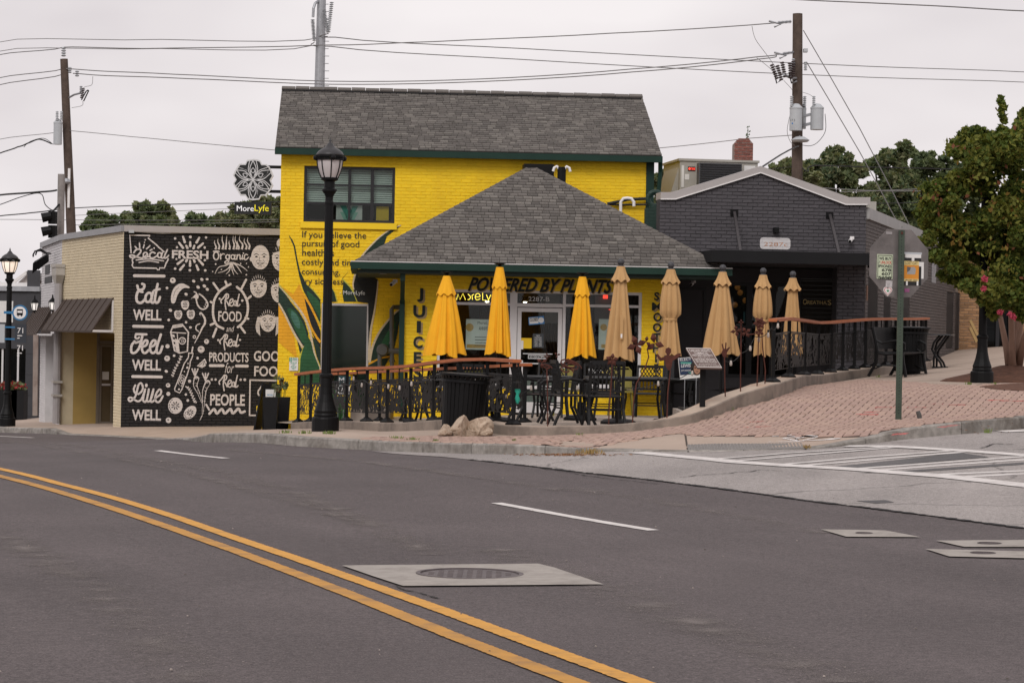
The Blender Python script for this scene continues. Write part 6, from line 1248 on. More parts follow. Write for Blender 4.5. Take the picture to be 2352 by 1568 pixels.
b=MB();b.tube([A(156,226,YL),A(170,218,YL- .3),A(185,214,YL- .5)],.03,6);b.build('cutout_arm',m_steel,lp);insul(A(187,226,YL- .5),1.0,Vector((.2,0,1)).normalized(),6,m_cut,lp,'cutout');insul(A(186,212,YL- .5),.9,n=4,m=m_steel,parent=lp)
b=MB();b.tube([A(187,230,YL- .5),A(198,210,YL- .5),A(203,207,YL- .5)],.02,5);b.tube([A(192,233,YL- .5),A(204,208,YL- .5)],.02,5);b.build('cutout_frame',m_black,lp)
b=MB();b.box(*(lambda a,c: (a.x,c.x,YL- .25,YL- .18,c.z,a.z))(A(159.5,388,YL),A(163,478,YL)));b.build('riser_guard',m_white,lp)
b=MB();c=A(150,418,YL- .3);b.lathe([(.01,.12),(.12,.1),(.17,0),(.13,-.06),(.01,-.07)],12,c);b.build('street_light_head',m_steel,lp)
gp_=pole('grey_pole','short weathered grey timber pole beside the leaning utility pole',(A(137,640,YG).x,YG,-1.6),A(137,400,YG).z,.13,.11,mat('grey timber',(.24,.22,.21),.9,var=.25,vs=5))
ts=thing('traffic_signal','black traffic signal seen from behind above the white corner wall','traffic light',A(121,530,YG- .6))
for k in range(2): c0=A(121,500+k*32,YG- .6);b=MB();b.tube([c0+Vector((0,0,.19)),c0+Vector((0,0,-.19))],.14,8);b.tube([c0+Vector((-.02,-.1,.05)),c0+Vector((-.3,-.15,-.02))],[.13,.15],10,cap=False);b.build('signal_head',m_black,ts)
b=MB();b.tube([A(121,486,YG- .6),A(136,470,YG- .1)],.03,6);b.build('bracket',m_black,ts)
sb,stp=A(733,240,YS),A(740,-60,YS);sp=thing('transmission_pole','tall grey steel transmission pole with long insulator strings','pole',(sb.x- .35,YS,-1));b=MB();b.tube([Vector((sb.x- .35,YS,-1)),sb,stp],[.33,.19,.15],16);b.build('shaft',m_steel,sp)
b=MB();k=0
for py in range(-40,200,17): c=A(750- (py % 2),py,YS);b.tube([c+Vector((-.12,-.1,0)),c+Vector((.1,-.1,0))],.012,4)
b.build('step_bolt_field',m_steel,sp,kind='stuff')
b=MB();b.tube([A(735,0,YS),A(724,8,YS- .3),A(720,20,YS- .4),A(719,40,YS- .4)],.05,8);b.build('davit_arm',m_steel,sp)
for (a_,c_) in (((718,45),(722,95)),((744,22),(753,76)),((762,5),(754,76))):
    p,q=A(*a_,YS- .4),A(*c_,YS- .4);d=(q- p);n=16;b=MB()
    for i in range(n): x=p+d*(i/n);b.tube([x,x+d*(.3/n),x+d*(.75/n)],[.04,.085,.04],8)
    b.build('insulator_string',m_grey,sp)
rpb,rpt=A(1836,560,YR),A(1832,32,YR);rp=pole('utility_pole','wooden utility pole with three grey transformers behind the charcoal building',(rpb.x,YR,-.5),rpt.z,.18,.135,m_wood,(rpt.x- rpb.x,0))
tr1=transformer(rp,1813,300,1843,248,YR- .45,((1818,245),));transformer(rp,1861,298,1892,248,YR- .1,((1869,245),));transformer(rp,1838,296,1852,249,YR+.35,((1848,245),(1840,247)))
TF=Frame((0,YR- .45- .3,0),(1,0,0));a=TF.uv(1815,279);c=TF.uv(1826,279);text('stencil','17.5',TF.M,a[0],c[0],a[1],None,m_black,tr1,v=-.01);panel('blue_tag',TF,1818.5,282,1821.5,285.5,mat('tag blue',(.03,.15,.4),.5),tr1,-.004)
b=MB()
for yy in (263,284): b.beam(A(1842,yy+5,YR),A(1862,yy,YR- .1),.07,.07)
b.build('mount_bracket',m_steel,rp)
b=MB();b.tube([A(1836,180,YR),A(1818,180,YR- .3),A(1800,172,YR- .6)],.035,6);b.tube([A(1836,185,YR),A(1820,190,YR- .3)],.03,6);b.build('cutout_arm',m_steel,rp)
for i,(x,y) in enumerate(((1785,182),(1795,185),(1803,178),(1817,180),(1822,176))): insul(A(x,y,YR- .5),1.15,Vector((-.4+.1*i,0,1)).normalized(),7,m_cut,rp,'cutout')
b=MB()
for x in (1778,1812): b.tube([A(x,166,YR- .5),A(x+6,192,YR- .5),A(x+16,184,YR- .5)],.02,5)
b.build('cutout_frame',m_black,rp);insul(A(1850,162,YR- .2),.9,n=5,m=m_grey,parent=rp);insul(A(1822,155,YR- .2),.9,n=5,m=m_grey,parent=rp)
b=MB();b.box(*(lambda a_,c_: (a_.x,c_.x,YR- .25,YR- .05,c_.z,a_.z))(A(1844,114,YR),A(1853,122,YR)));b.build('junction_box',m_grey,rp)
b=MB();b.lathe([(.01,.1),(.12,.09),(.26,0),(.2,-.05),(.01,-.06)],14,A(1838,322,YR- .4));b.tube([A(1838,316,YR- .4),A(1836,312,YR)],.03,6);b.build('street_light_head',m_grey,rp)
for x0,y0,x1,y1 in ((1770,54,1818,50),(1782,126,1828,120)):
    p,q=A(x0,y0,YR- .05),A(x1,y1,YR- .05);b=MB();n=10
    for i in range(n): x=p.lerp(q,.35+.65*i/n);d=(q- p)/n*.5;b.tube([x,x+d*.4,x+d],[.025,.055,.02],7)
    b.tube([p,q],.018,5);b.tube([p+Vector((-.05,0,.06)),p+Vector((.3,0,-.02)),p+Vector((.1,0,-.1))],.03,5);b.build('dead_end_insulator',m_steel,rp)
def wire(pts,r=.016,m=m_wire,label='power line',k=5,name='power_line'):
    P=[at(*p) for p in pts]
    xs=smooth_pts([(p.x,p.z) for p in P],False,k) if len(P)>2 else [Vector((p.x,p.z)) for p in P];n=len(xs);Ys=np.interp(np.linspace(0,len(P)- 1,n),range(len(P)),[p.y for p in P]);b=MB()
    b.tube([(v.x,y,v.y) for v,y in zip(xs,Ys)],r*.75,5);return b.build(name,m,None,label=label,cat='cable',group='overhead wires')
wire([(-60,97.5,120),(0,97,118),(370,91,100),(752,84,85.6)],.022,label='topmost wire from the left edge to the steel transmission pole')
wire([(754,77,85.6),(770,86,86),(1200,112,92),(1660,137,98),(2000,153,104),(2400,170,110)],.024,label='upper of two wires falling right from the steel transmission pole')
wire([(-60,119,120),(0,118,118),(370,112,100),(722,104,85.6)],.022,label='second wire from the left edge to the steel transmission pole')
wire([(722,97,85.6),(760,107,86),(1200,137,92),(1660,163,98),(2000,178,104),(2400,193,110)],.024,label='lower of two wires falling right from the steel transmission pole')
wire([(-60,133,80),(0,126,79),(146,109,75)],.02,label='wire rising from the left edge to the tip of the leaning pole')
wire([(146,109,75),(330,112,73),(740,104,70),(1000,96,69),(1400,77,67),(1772,54,66)],.02,label='top wire strung between the two wooden poles')
wire([(-60,188,80),(0,179,79),(147,158,75)],.02,label='upper of two wires from the left edge to the leaning pole')
wire([(147,158,75),(240,164,74),(400,171,73),(760,187,71),(1100,182,69),(1450,159,67),(1740,131,66),(1784,126,66)],.02,label='middle wire strung between the two wooden poles')
wire([(-60,203,80),(0,195,79),(145,171,75)],.02,label='lower of two wires from the left edge to the leaning pole')
wire([(168,169,75),(240,174,74),(430,181,73),(760,194,71),(1100,188,69),(1450,166,67),(1745,136,66),(1784,128,66)],.02,label='lowest of the three wires strung between the two wooden poles')
wire([(-60,329,80),(0,320,79),(152,300,75)],.014,label='thin neutral wire from the left edge to the transformer pole')
wire([(152,300,75),(300,314,74),(500,333,72),(700,350,70),(900,362,69),(1200,362,68),(1505,341,67),(1720,318,66),(1830,310,66)],.014,label='thin neutral wire passing behind the yellow roof to the right pole')
wire([(-40,360,80),(0,352,79),(40,338,77),(62,330,76),(90,320,75.4),(118,330,75)],.03,m_blackwire,'thick black service cable looping to the left transformer')
wire([(55,338,76.5),(70,325,76),(100,318,75.6),(122,332,75.2)],.014,m_blackwire,'thin black loop wire beside the left transformer')
wire([(-40,454,77),(0,448,76),(90,441,74),(130,437,73)],.04,m_blackwire,'thick black bundle reaching the short grey pole')
wire([(-40,480,77),(0,470,76),(50,452,75),(92,444,74),(104,470,73.5),(122,483,73),(133,470,73)],.02,m_blackwire,'drooping black cable loop beside the short grey pole')
wire([(-40,500,77),(0,496,76),(70,489,74),(132,481,73)],.025,m_blackwire,'black cable above the white corner wall at left')
wire([(-60,504,80),(0,504,78),(300,506,75),(640,504,72)],.012,label='thin low wire across the left trees')
wire([(170,478,75),(350,471,74),(530,466,72),(700,462,70)],.02,m_blackwire,'dark cable from the leaning pole toward the flower sign')
wire([(170,495,75),(400,485,74),(640,474,72)],.010,label='faint wire just under the dark cable at left');wire([(170,517,75),(420,514,74),(640,509,72)],.012,label='lowest thin wire in front of the left trees')
wire([(1700,-4,60),(1900,3,58),(2150,14,56),(2400,26,54)],.02,label='single wire across the top right corner')
wire([(1835,336,66),(1800,352,62),(1762,376,54),(1745,388,50)],.028,m_blackwire,'twisted service cable from the right pole down to the gable')
wire([(1840,384,66),(1856,394,65.8),(1872,380,66),(2000,384,68),(2200,390,70)],.025,m_blackwire,'black cable running right from the wooden pole past the trees')
wire([(1760,389,66),(1836,382,66)],.014,m_blackwire,'short dark wire left of the right wooden pole')
wire([(1930,441,70),(2050,437,70),(2200,430,70)],.018,label='pale wire in front of the right trees');wire([(1890,432,72),(2030,439,72),(2200,437,72)],.018,label='second pale wire crossing in front of the right trees');wire([(1990,468,72),(2100,466,72),(2200,463,72)],.02,m_blackwire,'low dark wire over the grey side roof')
for pts,lb_ in (([(1845,70,66),(1975,296,66),(2085,510,66),(2140,620,66)],'upper of two guy wires slanting down from the right pole'),([(1852,142,66),(1975,350,66),(2050,490,66),(2120,620,66)],'lower of two guy wires slanting down from the right pole')): wire(pts,.018,label=lb_,k=2,name='guy_wire')
wire([(1727,60,66),(1735,90,66),(1760,125,66),(1785,160,66)],.010,label='thin jumper drooping from the top right wire');wire([(1738,133,66),(1760,150,66),(1785,172,66)],.010,label='short jumper curve left of the right cutouts');wire([(1800,185,66),(1825,215,66),(1828,245,66)],.008,label='thin lead from the cutouts to the front transformer');wire([(1843,212,66),(1866,222,66),(1869,245,66)],.008,label='thin lead from the pole to the rear transformer')
wire([(1815,262,65.6),(1808,300,65.6),(1815,325,65.6),(1826,335,65.6)],.010,label='loop wire hanging left of the front transformer');wire([(1895,262,65.8),(1896,300,65.8),(1880,325,65.8),(1862,335,65.8),(1840,333,65.8)],.012,m_blackwire,'loop wire hanging right of the rear transformer')
wire([(213,176,74.8),(211,195,74.8),(195,200,74.7),(188,207,74.6)],.010,label='thin jumper curve beside the left cutout');wire([(190,233,74.6),(188,243,74.7),(165,248,75)],.010,label='small lead under the left cutout')

# ================================================================ STREET LAMPS
m_frost=mat('frosted lamp glass',(.52,.48,.48),.35,var=.05,spec=.5);m_frostlit=mat('frosted lamp glass lit',(.8,.72,.66),.4,emit=(1,.80,.62,.55))
def street_lamp(label,loc,lit=False,s_=1.0,rz=0):
    t=thing('street_lamp',label,'street lamp',M=TR(*loc,rz,s_),group='period street lamps');M0=W[t];b=MB()
    b.lathe([(.2,0),(.2,.21),(.193,.23),(.168,.245),(.172,.265),(.16,.29),(.165,.325),(.15,.36),(.12,.45),(.097,.56),(.088,.66),(.085,.80),(.1,.82),(.1,.85),(.08,.87)],24);b.build('base',m_black,t,M0,smooth=False)
    b=MB();b.lathe([(.072,.86),(.062,3.34)],32,fn=lambda r,z,a,i: r*(1- .05*(.5+.5*math.cos(16*a))));b.build('shaft',m_black,t,M0)
    b=MB();b.lathe([(.07,3.33),(.07,3.36),(.055,3.38),(.055,3.43),(.075,3.48),(.107,3.52),(.107,3.545),(.078,3.57),(.078,3.66),(.12,3.68),(.127,3.715)],24);b.build('capital',m_black,t,M0,smooth=False)
    b=MB();b.lathe([(.115,3.71),(.15,3.79),(.175,3.88),(.187,3.975)],24,cap=False);gl=b.build('globe',m_frostlit if lit else m_frost,t,M0,smooth=True);b=MB()
    for k in range(8): a=k*math.pi/4+.2;b.tube([(r*math.cos(a),r*math.sin(a),z) for r,z in ((.12,3.71),(.154,3.79),(.179,3.88),(.191,3.975))],.009,5)
    b.build('rib',m_black,gl,M0)
    b=MB();b.lathe([(.195,3.965),(.203,3.965),(.203,3.978),(.195,3.978)],24,cap=False);b.lathe([(.195,4.022),(.205,4.022),(.205,4.036),(.195,4.036)],24,cap=False)
    for k in range(36): a=k*2*math.pi/36;a2=a+.17;b.beam((.2*math.cos(a),.2*math.sin(a),3.972),(.2*math.cos(a2),.2*math.sin(a2),4.03),.009);b.beam((.2*math.cos(a2),.2*math.sin(a2),3.972),(.2*math.cos(a),.2*math.sin(a),4.03),.009)
    for k in range(4): a=k*math.pi/2+.3;c=Vector((.208*math.cos(a),.208*math.sin(a),4.0));b.ball(c,.042,8,6)
    b.build('lattice_band',m_black,t,M0)
    b=MB();b.lathe([(.208,4.034),(.2,4.06),(.175,4.095),(.13,4.13),(.075,4.16),(.05,4.195),(.035,4.215),(.013,4.235),(.022,4.252),(.013,4.268),(.002,4.3)],24);b.build('hood',mat('dark grey hood',(.035,.034,.036),.4),t,M0,smooth=True)
    return t
p=gs(747,990);lsc=(at(754,312,p.y).z- p.z)/4.3;street_lamp('nearest black fluted street lamp standing in front of the yellow wall',(p.x,p.y,p.z- .03),False,lsc)
p2=gs(16,979);ls2=(at(22,566,p2.y).z- p2.z)/4.3;street_lamp('lit street lamp with a bus stop sign at the left edge',(p2.x,p2.y,p2.z- .03),True,ls2)
p3=gs(2255,879);street_lamp('street lamp rising into the flowering tree at right',(p3.x,p3.y,p3.z- .03),False,(at(2245,314,p3.y).z- p3.z)/4.3)
# bus stop sign on the left lamp
bs=thing('bus_stop_sign','round blue bus stop sign with a route panel on the left lamp','sign',(p2.x,p2.y,p2.z));BF=Frame((0,p2.y- .1,0),(1,0,0));m_bblue=mat('bus sign blue',(.03,.16,.33),.5)
c=BF.uv(46,718);r_=BF.uv(64,718)[0]- c[0];circ=lambda r: [(c[0]+r*math.cos(a),c[1]+r*math.sin(a)) for a in np.linspace(0,2*math.pi,28,endpoint=False)]
b=MB();b.poly(circ(r_),-.02,.02);b.build('disc',m_bblue,bs,BF.M);b=MB();b.poly(circ(r_*.8),-.0225);b.build('disc_print',m_white,bs,BF.M);w_=r_*.38
b=MB();b.box(c[0]- w_,c[0]+w_,-.027,-.024,c[1]- r_*.32,c[1]+r_*.45);b.box(c[0]- w_*.75,c[0]- w_*.4,-.027,-.024,c[1]- r_*.45,c[1]- r_*.3);b.box(c[0]+w_*.4,c[0]+w_*.75,-.027,-.024,c[1]- r_*.45,c[1]- r_*.3);b.build('bus_symbol',m_black,bs,BF.M);b=MB();b.box(c[0]- w_*.8,c[0]+w_*.8,-.030,-.0275,c[1]- r_*.02,c[1]+r_*.26);b.build('bus_symbol_window',m_white,bs,BF.M)
q=BF.rect(34.5,744,61,786.5);b=MB();b.box(q[0],q[1],-.02,0,q[2],q[3]);rp_=b.build('route_panel',mat('route panel',(.03,.035,.045),.5),bs,BF.M);b=MB()
for k in range(2): text('','71',None,q[0]+.06,q[0]+.2,q[3]- .22- k*.42,None,mb=b,v=-.022);b.box(q[0]+.06,q[1]- .1,-.023,-.0215,q[3]- .29- k*.42,q[3]- .27- k*.42);b.box(q[0]+.06,q[1]- .16,-.023,-.0215,q[3]- .35- k*.42,q[3]- .33- k*.42)
b.build('route_print',m_white,rp_,BF.M);b=MB();q2=BF.rect(-30,744,11,786.5);b.box(q2[0],q2[1],-.02,0,q2[2],q2[3]);b.build('route_panel',m_grey,bs,BF.M)
b=MB();q3=BF.rect(10,744,62,750);b.box(q2[1]- .02,q[0]+.03,-.015,0,q[3]- .1,q[3]- .06);b.box(q2[1]- .02,q[0]+.03,-.015,0,q[2]+.06,q[2]+.1);b.box(c[0]- r_- .2,c[0]- r_+.05,-.015,.0,c[1]- .03,c[1]+.03);b.build('bracket',m_bblue,bs,BF.M)

# ================================================================ TREES
def leaves(name,parent,blobs,n,size,mats,seed=1,core=.55,shell=True,aspect=1.7):
    rg=np.random.RandomState(seed);vol=np.array([b_[1][0]*b_[1][1]*b_[1][2] for b_ in blobs]) ** .75;cnt=np.maximum(1,(n*vol/vol.sum()).astype(int));P=[];T=[]
    for (c,r),k in zip(blobs,cnt):
        d=rg.normal(size=(k,3));d /= np.linalg.norm(d,axis=1)[:,None];rad=core+(1.08- core)*rg.rand(k) ** .6
        P.append(np.array(c)+d*rad[:,None]*np.array(r));T.append(np.full(k,rg.rand()))
    P=np.vstack(P);T=np.concatenate(T);N_=len(P);a=rg.normal(size=(N_,3));a[:,2] -= .3;a /= np.linalg.norm(a,axis=1)[:,None];bq=np.cross(a,rg.normal(size=(N_,3)));bq /= np.linalg.norm(bq,axis=1)[:,None]
    s_=size*(.6+.8*rg.rand(N_));L_=a*(s_*aspect*.5)[:,None];Wd=bq*(s_*.5)[:,None];nrm=np.cross(a,bq)*(s_*.12)[:,None]
    V=np.stack([P- L_,P+Wd+nrm,P+L_,P- Wd+nrm],1).reshape(-1,3);me=bpy.data.meshes.new(name);me.vertices.add(N_*4);me.vertices.foreach_set('co',V.ravel());me.loops.add(N_*4);me.loops.foreach_set('vertex_index',np.arange(N_*4));me.polygons.add(N_);me.polygons.foreach_set('loop_start',np.arange(N_)*4);me.polygons.foreach_set('loop_total',np.full(N_,4))
    for m in mats: me.materials.append(m)
    mi=np.minimum((np.clip(T*.6+rg.rand(N_)*.55,0,.999)*len(mats)).astype(int),len(mats)- 1);me.polygons.foreach_set('material_index',mi);me.update();me.validate();return link(name,me,parent)
def leafmat(name,c,tr=.25):
    if name in _mats: return _mats[name]
    m=mat(name,c,.7,var=.25,vs=1.5,rnd=.25,spec=.2);t=m.node_tree;p=t.nodes['Principled BSDF'];o=t.nodes['Material Output'];tl=t.nodes.new('ShaderNodeBsdfTranslucent');tl.inputs[0].default_value=(c[0]*1.2,c[1]*1.4,c[2]*.6,1);mx_=t.nodes.new('ShaderNodeMixShader');mx_.inputs[0].default_value=tr;t.links.new(p.outputs[0],mx_.inputs[1]);t.links.new(tl.outputs[0],mx_.inputs[2]);t.links.new(mx_.outputs[0],o.inputs[0]);return m
LG=[leafmat('leaf deep',(.105,.135,.068)),leafmat('leaf mid',(.145,.175,.085)),leafmat('leaf olive',(.19,.195,.105)),leafmat('leaf dark',(.080,.110,.060))]
m_bark=mat('bark',(.09,.07,.055),.95,var=.3,vs=4)
def far_tree(name,label,px,Y,clumps,n,size,mats,seed):
    rg=random.Random(seed);base=at(px,760,Y);t=thing(name,label,'tree',(base.x,Y,-1),group='trees behind the roofs');bl=[]
    for (x,y,r) in clumps:
        c=at(x,y,Y);rr=r/FPX*Y
        for k in range(14): bl.append(((c.x+rg.uniform(-.85,.85)*rr,c.y+rg.uniform(-.9,.9)*rr,c.z+rg.uniform(-.75,.75)*rr),(rr*rg.uniform(.18,.42),)*2+(rr*rg.uniform(.16,.36),)))
    leaves('crown',t,bl,int(n*1.5),size*.72,mats,seed,core=.2)
    b=MB();top=at(clumps[0][0],clumps[0][1],Y);b.tube([Vector((base.x,Y,-1)),Vector((base.x,Y,top.z- 2)),top],[.3,.22,.06],8)
    for (x,y,r) in clumps: b.tube([Vector((base.x,Y,max(.5,top.z- 4))),at(x,y,Y)],[.1,.03],5)
    b.build('trunk',m_bark,t)
far_tree('background_tree','small dark tree peeking over the cream corner roof',222,92,[(225,505,22),(205,518,18),(250,515,24),(230,540,35)],2600,.22,[LG[0],LG[1],LG[3]],1)
far_tree('background_tree','tallest leafy tree above the mural wall roof',335,92,[(345,478,20),(330,492,30),(365,500,34),(305,508,24),(390,512,24),(340,535,45),(380,540,35)],7000,.22,[LG[0],LG[1],LG[2]],2)
far_tree('background_tree','low rounded tree between the tall tree and the flower sign',445,92,[(450,510,20),(430,520,20),(470,522,20),(450,545,35)],2600,.22,[LG[0],LG[1],LG[3]],3)
far_tree('background_tree','green tree behind the black name box sign',590,92,[(600,470,26),(560,495,26),(520,508,20),(625,480,28),(590,510,45),(540,530,35),(630,520,40)],7500,.22,[LG[1],LG[2],LG[2],LG[0]],4)
far_tree('background_tree','bit of tree between the yellow roof and the air conditioner',1530,90,[(1532,405,18),(1518,420,20),(1545,418,18),(1530,445,26)],2500,.2,[LG[1],LG[2],LG[0]],5)
far_tree('background_tree','low olive tree just left of the right wooden pole',1800,100,[(1805,385,20),(1790,400,22),(1820,400,22),(1850,392,24),(1815,425,30),(1850,430,35)],4500,.26,[LG[1],LG[2],LG[2]],6)
far_tree('background_tree','broad tree directly right of the right wooden pole',1910,102,[(1905,372,22),(1930,358,26),(1880,400,34),(1950,390,36),(1900,440,50),(1960,450,50),(1920,490,50),(1985,500,45)],13000,.25,[LG[0],LG[1],LG[2],LG[3]],7)
far_tree('background_tree','highest crown of the trees behind the grey side wall',2030,104,[(2035,362,24),(2062,352,26),(2010,385,30),(2050,400,40),(2020,440,48),(2070,450,48),(2040,500,50),(2090,540,45)],14000,.25,[LG[0],LG[2],LG[1],LG[3]],8)
far_tree('background_tree','dark tree crown left of the flowering tree',2120,106,[(2115,362,24),(2140,375,28),(2105,400,34),(2150,420,40),(2120,460,45),(2160,490,45),(2130,540,45)],11000,.25,[LG[3],LG[0],LG[1]],9)
far_tree('background_tree','tree edge glimpsed behind the flowering tree crown',2190,106,[(2185,378,20),(2200,400,28),(2210,450,45),(2250,480,60)],5000,.26,[LG[0],LG[1],LG[3]],10)
OR_=[leafmat('leaf orange',(.26,.10,.03)),leafmat('leaf rust',(.17,.06,.03)),LG[2]]
far_tree('background_tree','orange leaved tree at the far left edge behind the lamp',-8,84,[(0,668,16),(-10,690,24),(6,705,14),(-25,660,25)],2500,.16,OR_,11)
# flowering tree on the right
_ly=gs(2255,879);fb0=at(2324,840,_ly.y+1.2);ft=thing('flowering_tree','multi stemmed tree with reddening leaves and pink blooms at the right edge','tree',fb0);YF=fb0.y;b=MB();gz_=S(fb0.x,fb0.y);b.lathe([(1.5,gz_- .15- fb0.z),(1.1,gz_+.02- fb0.z),(.6,(gz_- fb0.z)*.45),(.2,.0),(.01,.02)],20,fb0);b.build('mulch_mound',mat('red brown mulch',(.11,.05,.03),.95,var=.4,vs=9,bump=.8,bs=40),ft,smooth=True)
m_myr=mat('smooth tan bark',(.27,.165,.12),.75,var=.2,vs=4,bump=.3,bs=25);F_=lambda x,y,dy=0: at(x,y,YF+dy)
for k,P in enumerate(([(2318,838,0),(2312,800,.1),(2300,740,.2),(2285,650,.4),(2255,560,.3)],[(2325,840,-.1),(2325,790,-.1),(2322,720,-.2),(2330,620,-.4),(2320,480,-.5)],[(2334,840,0),(2338,790,.1),(2348,720,.2),(2365,620,.4),(2380,480,.3)],[(2329,838,.15),(2332,780,.3),(2340,700,.5),(2350,600,.7),(2345,420,.5)],[(2340,838,.0),(2352,780,-.2),(2380,700,-.5),(2420,600,-.6)])):
    b=MB();pts=[F_(*q) for q in P];b.tube(pts,[.07- .013*i for i in range(len(pts))],8);b.build('trunk',m_myr,ft,smooth=True)
MY=[leafmat('myrtle green',(.082,.112,.022)),leafmat('myrtle dark',(.042,.066,.016)),leafmat('myrtle olive',(.14,.145,.028)),leafmat('myrtle gold',(.16,.095,.022)),leafmat('myrtle rust',(.15,.055,.028))]
rg=random.Random(8);bl=[]
cl=[(2300,300,28),(2250,320,40),(2225,310,26),(2345,290,30),(2205,345,28),(2270,370,60),(2330,350,55),(2390,330,60),(2225,410,42),(2190,420,34),(2150,435,30),(2290,440,60),(2350,430,65),(2420,420,70),(2170,480,34),(2130,470,26),(2120,490,22),(2200,500,50),(2260,510,60),(2330,520,70),(2410,520,70),(2150,520,38),(2200,560,45),(2130,545,28),(2270,580,55),(2340,600,65),(2420,610,70),(2230,620,40),(2290,650,50),(2200,600,30),(2350,670,55),(2160,580,30),(2185,620,26),(2215,650,26),(2250,680,26),(2310,700,36),(2380,700,45)]
for (x,y,r) in cl:
    c=F_(x,y,-1.9);rr=r/FPX*YF
    for k in range(4): bl.append(((c.x+rg.uniform(-.55,.55)*rr,c.y+rg.uniform(-1.6,2.6)*rr,c.z+rg.uniform(-.5,.5)*rr),(rr*rg.uniform(.4,.62),)*2+(rr*rg.uniform(.35,.55),)))
for (x,y) in ((2300,262),(2303,245),(2298,230),(2306,275),(2345,268),(2340,280),(2352,258),(2190,330),(2180,350)): c=F_(x,y);bl.append(((c.x,c.y,c.z),(.06,.06,.09)))
leaves('crown',ft,bl,80000,.052,[MY[1],MY[0],MY[0],MY[0],MY[2],MY[0],MY[2],MY[2]],21,core=.25,aspect=1.7)
bl2=[]
for (x,y,r) in ((2205,340,40),(2140,450,40),(2330,480,70),(2300,600,60),(2250,400,60),(2345,300,40),(2300,250,14),(2200,540,50)):
    c=F_(x,y,-2.3);rr=r/FPX*YF;bl2.append(((c.x,c.y,c.z),(rr,rr,rr)))
leaves('red_leaf_field',ft,bl2,700,.05,[MY[3],MY[2],MY[2],MY[4],MY[2]],22,core=.1).__setitem__('kind','stuff')
b=MB();b.tube([F_(2302,300),F_(2305,270),F_(2299,228)],[.012,.008,.004],5);b.tube([F_(2340,310),F_(2346,270),F_(2353,250)],[.012,.008,.004],5);b.build('shoot',m_bark,ft)
m_pink=leafmat('pink bloom',(.52,.08,.14),.3)
for i,(x,y) in enumerate(((2297,717),(2322,722),(2327,728),(2259,662),(2262,640))): c=F_(x,y,-2.6);leaves('bloom',ft,[((c.x,c.y,c.z),(.05,.05,.045))],60,.03,[m_pink],50+i,core=.1)
# soil ring at its foot
sp_=[gs(*q) for q in ((2250,890),(2352,882),(2430,884),(2430,905),(2352,900),(2290,897))];sheet('soil_bed',[(p_.x,p_.y) for p_ in sp_],Sn,.3,.02,mat('red brown mulch',(.11,.05,.03)),sidewalk)

# ================================================================ RAILINGS
m_rail=mat('cedar stained rail',(.36,.105,.035),.55,var=.15,vs=8);m_pan=mat('dark bronze panel',(.020,.018,.017),.6,var=.15,spec=.15)
def panel_mesh(seed):
    rg=random.Random(seed);b=MB();w,h,d=1.0,1.0,.006
    frame_bars(b,-.5,.5,0,1,.022,-d/2,d/2)
    def rib(P,w0):
        P=smooth_pts(P,False,3);vs=[]
        for i,p in enumerate(P):
            dd=(P[min(i+1,len(P)- 1)]- P[max(i- 1,0)]);dd=dd/max(dd.length,1e-6);nr=Vector((-dd.y,dd.x));t=i/(len(P)- 1);ww=w0*(1- abs(2*t- 1) ** 3*.7)
            for q in (p+nr*ww/2,p- nr*ww/2): vs.append((max(-.49,min(.49,q.x)),rg.uniform(-.0004,.0004),max(.01,min(.99,q.y))))
        b.add(vs,[(2*i,2*i+1,2*i+3,2*i+2) for i in range(len(P)- 1)])
    for k in range(112):
        x,y=rg.uniform(-.5,.5),rg.uniform(-.05,1.0);a=rg.gauss(1.2,.75);L=rg.uniform(.18,.42);c=rg.uniform(-.12,.12)
        rib([(x,y),(x+L*.5*math.cos(a)*.5+c*.5,y+L*.5*math.sin(a)),(x+L*math.cos(a)*.5,y+L*math.sin(a))],rg.uniform(.03,.075))
    me=bpy.data.meshes.new('leaf_panel');me.from_pydata(b.v,[],b.f);me.materials.append(m_pan);return me
PM=[panel_mesh(i) for i in range(5)]
b=MB();b.lathe([(.085,0),(.085,.02),(.045,.055),(.028,.06)],4,fn=lambda r,z,a,i: r*1.25);FOOT=None
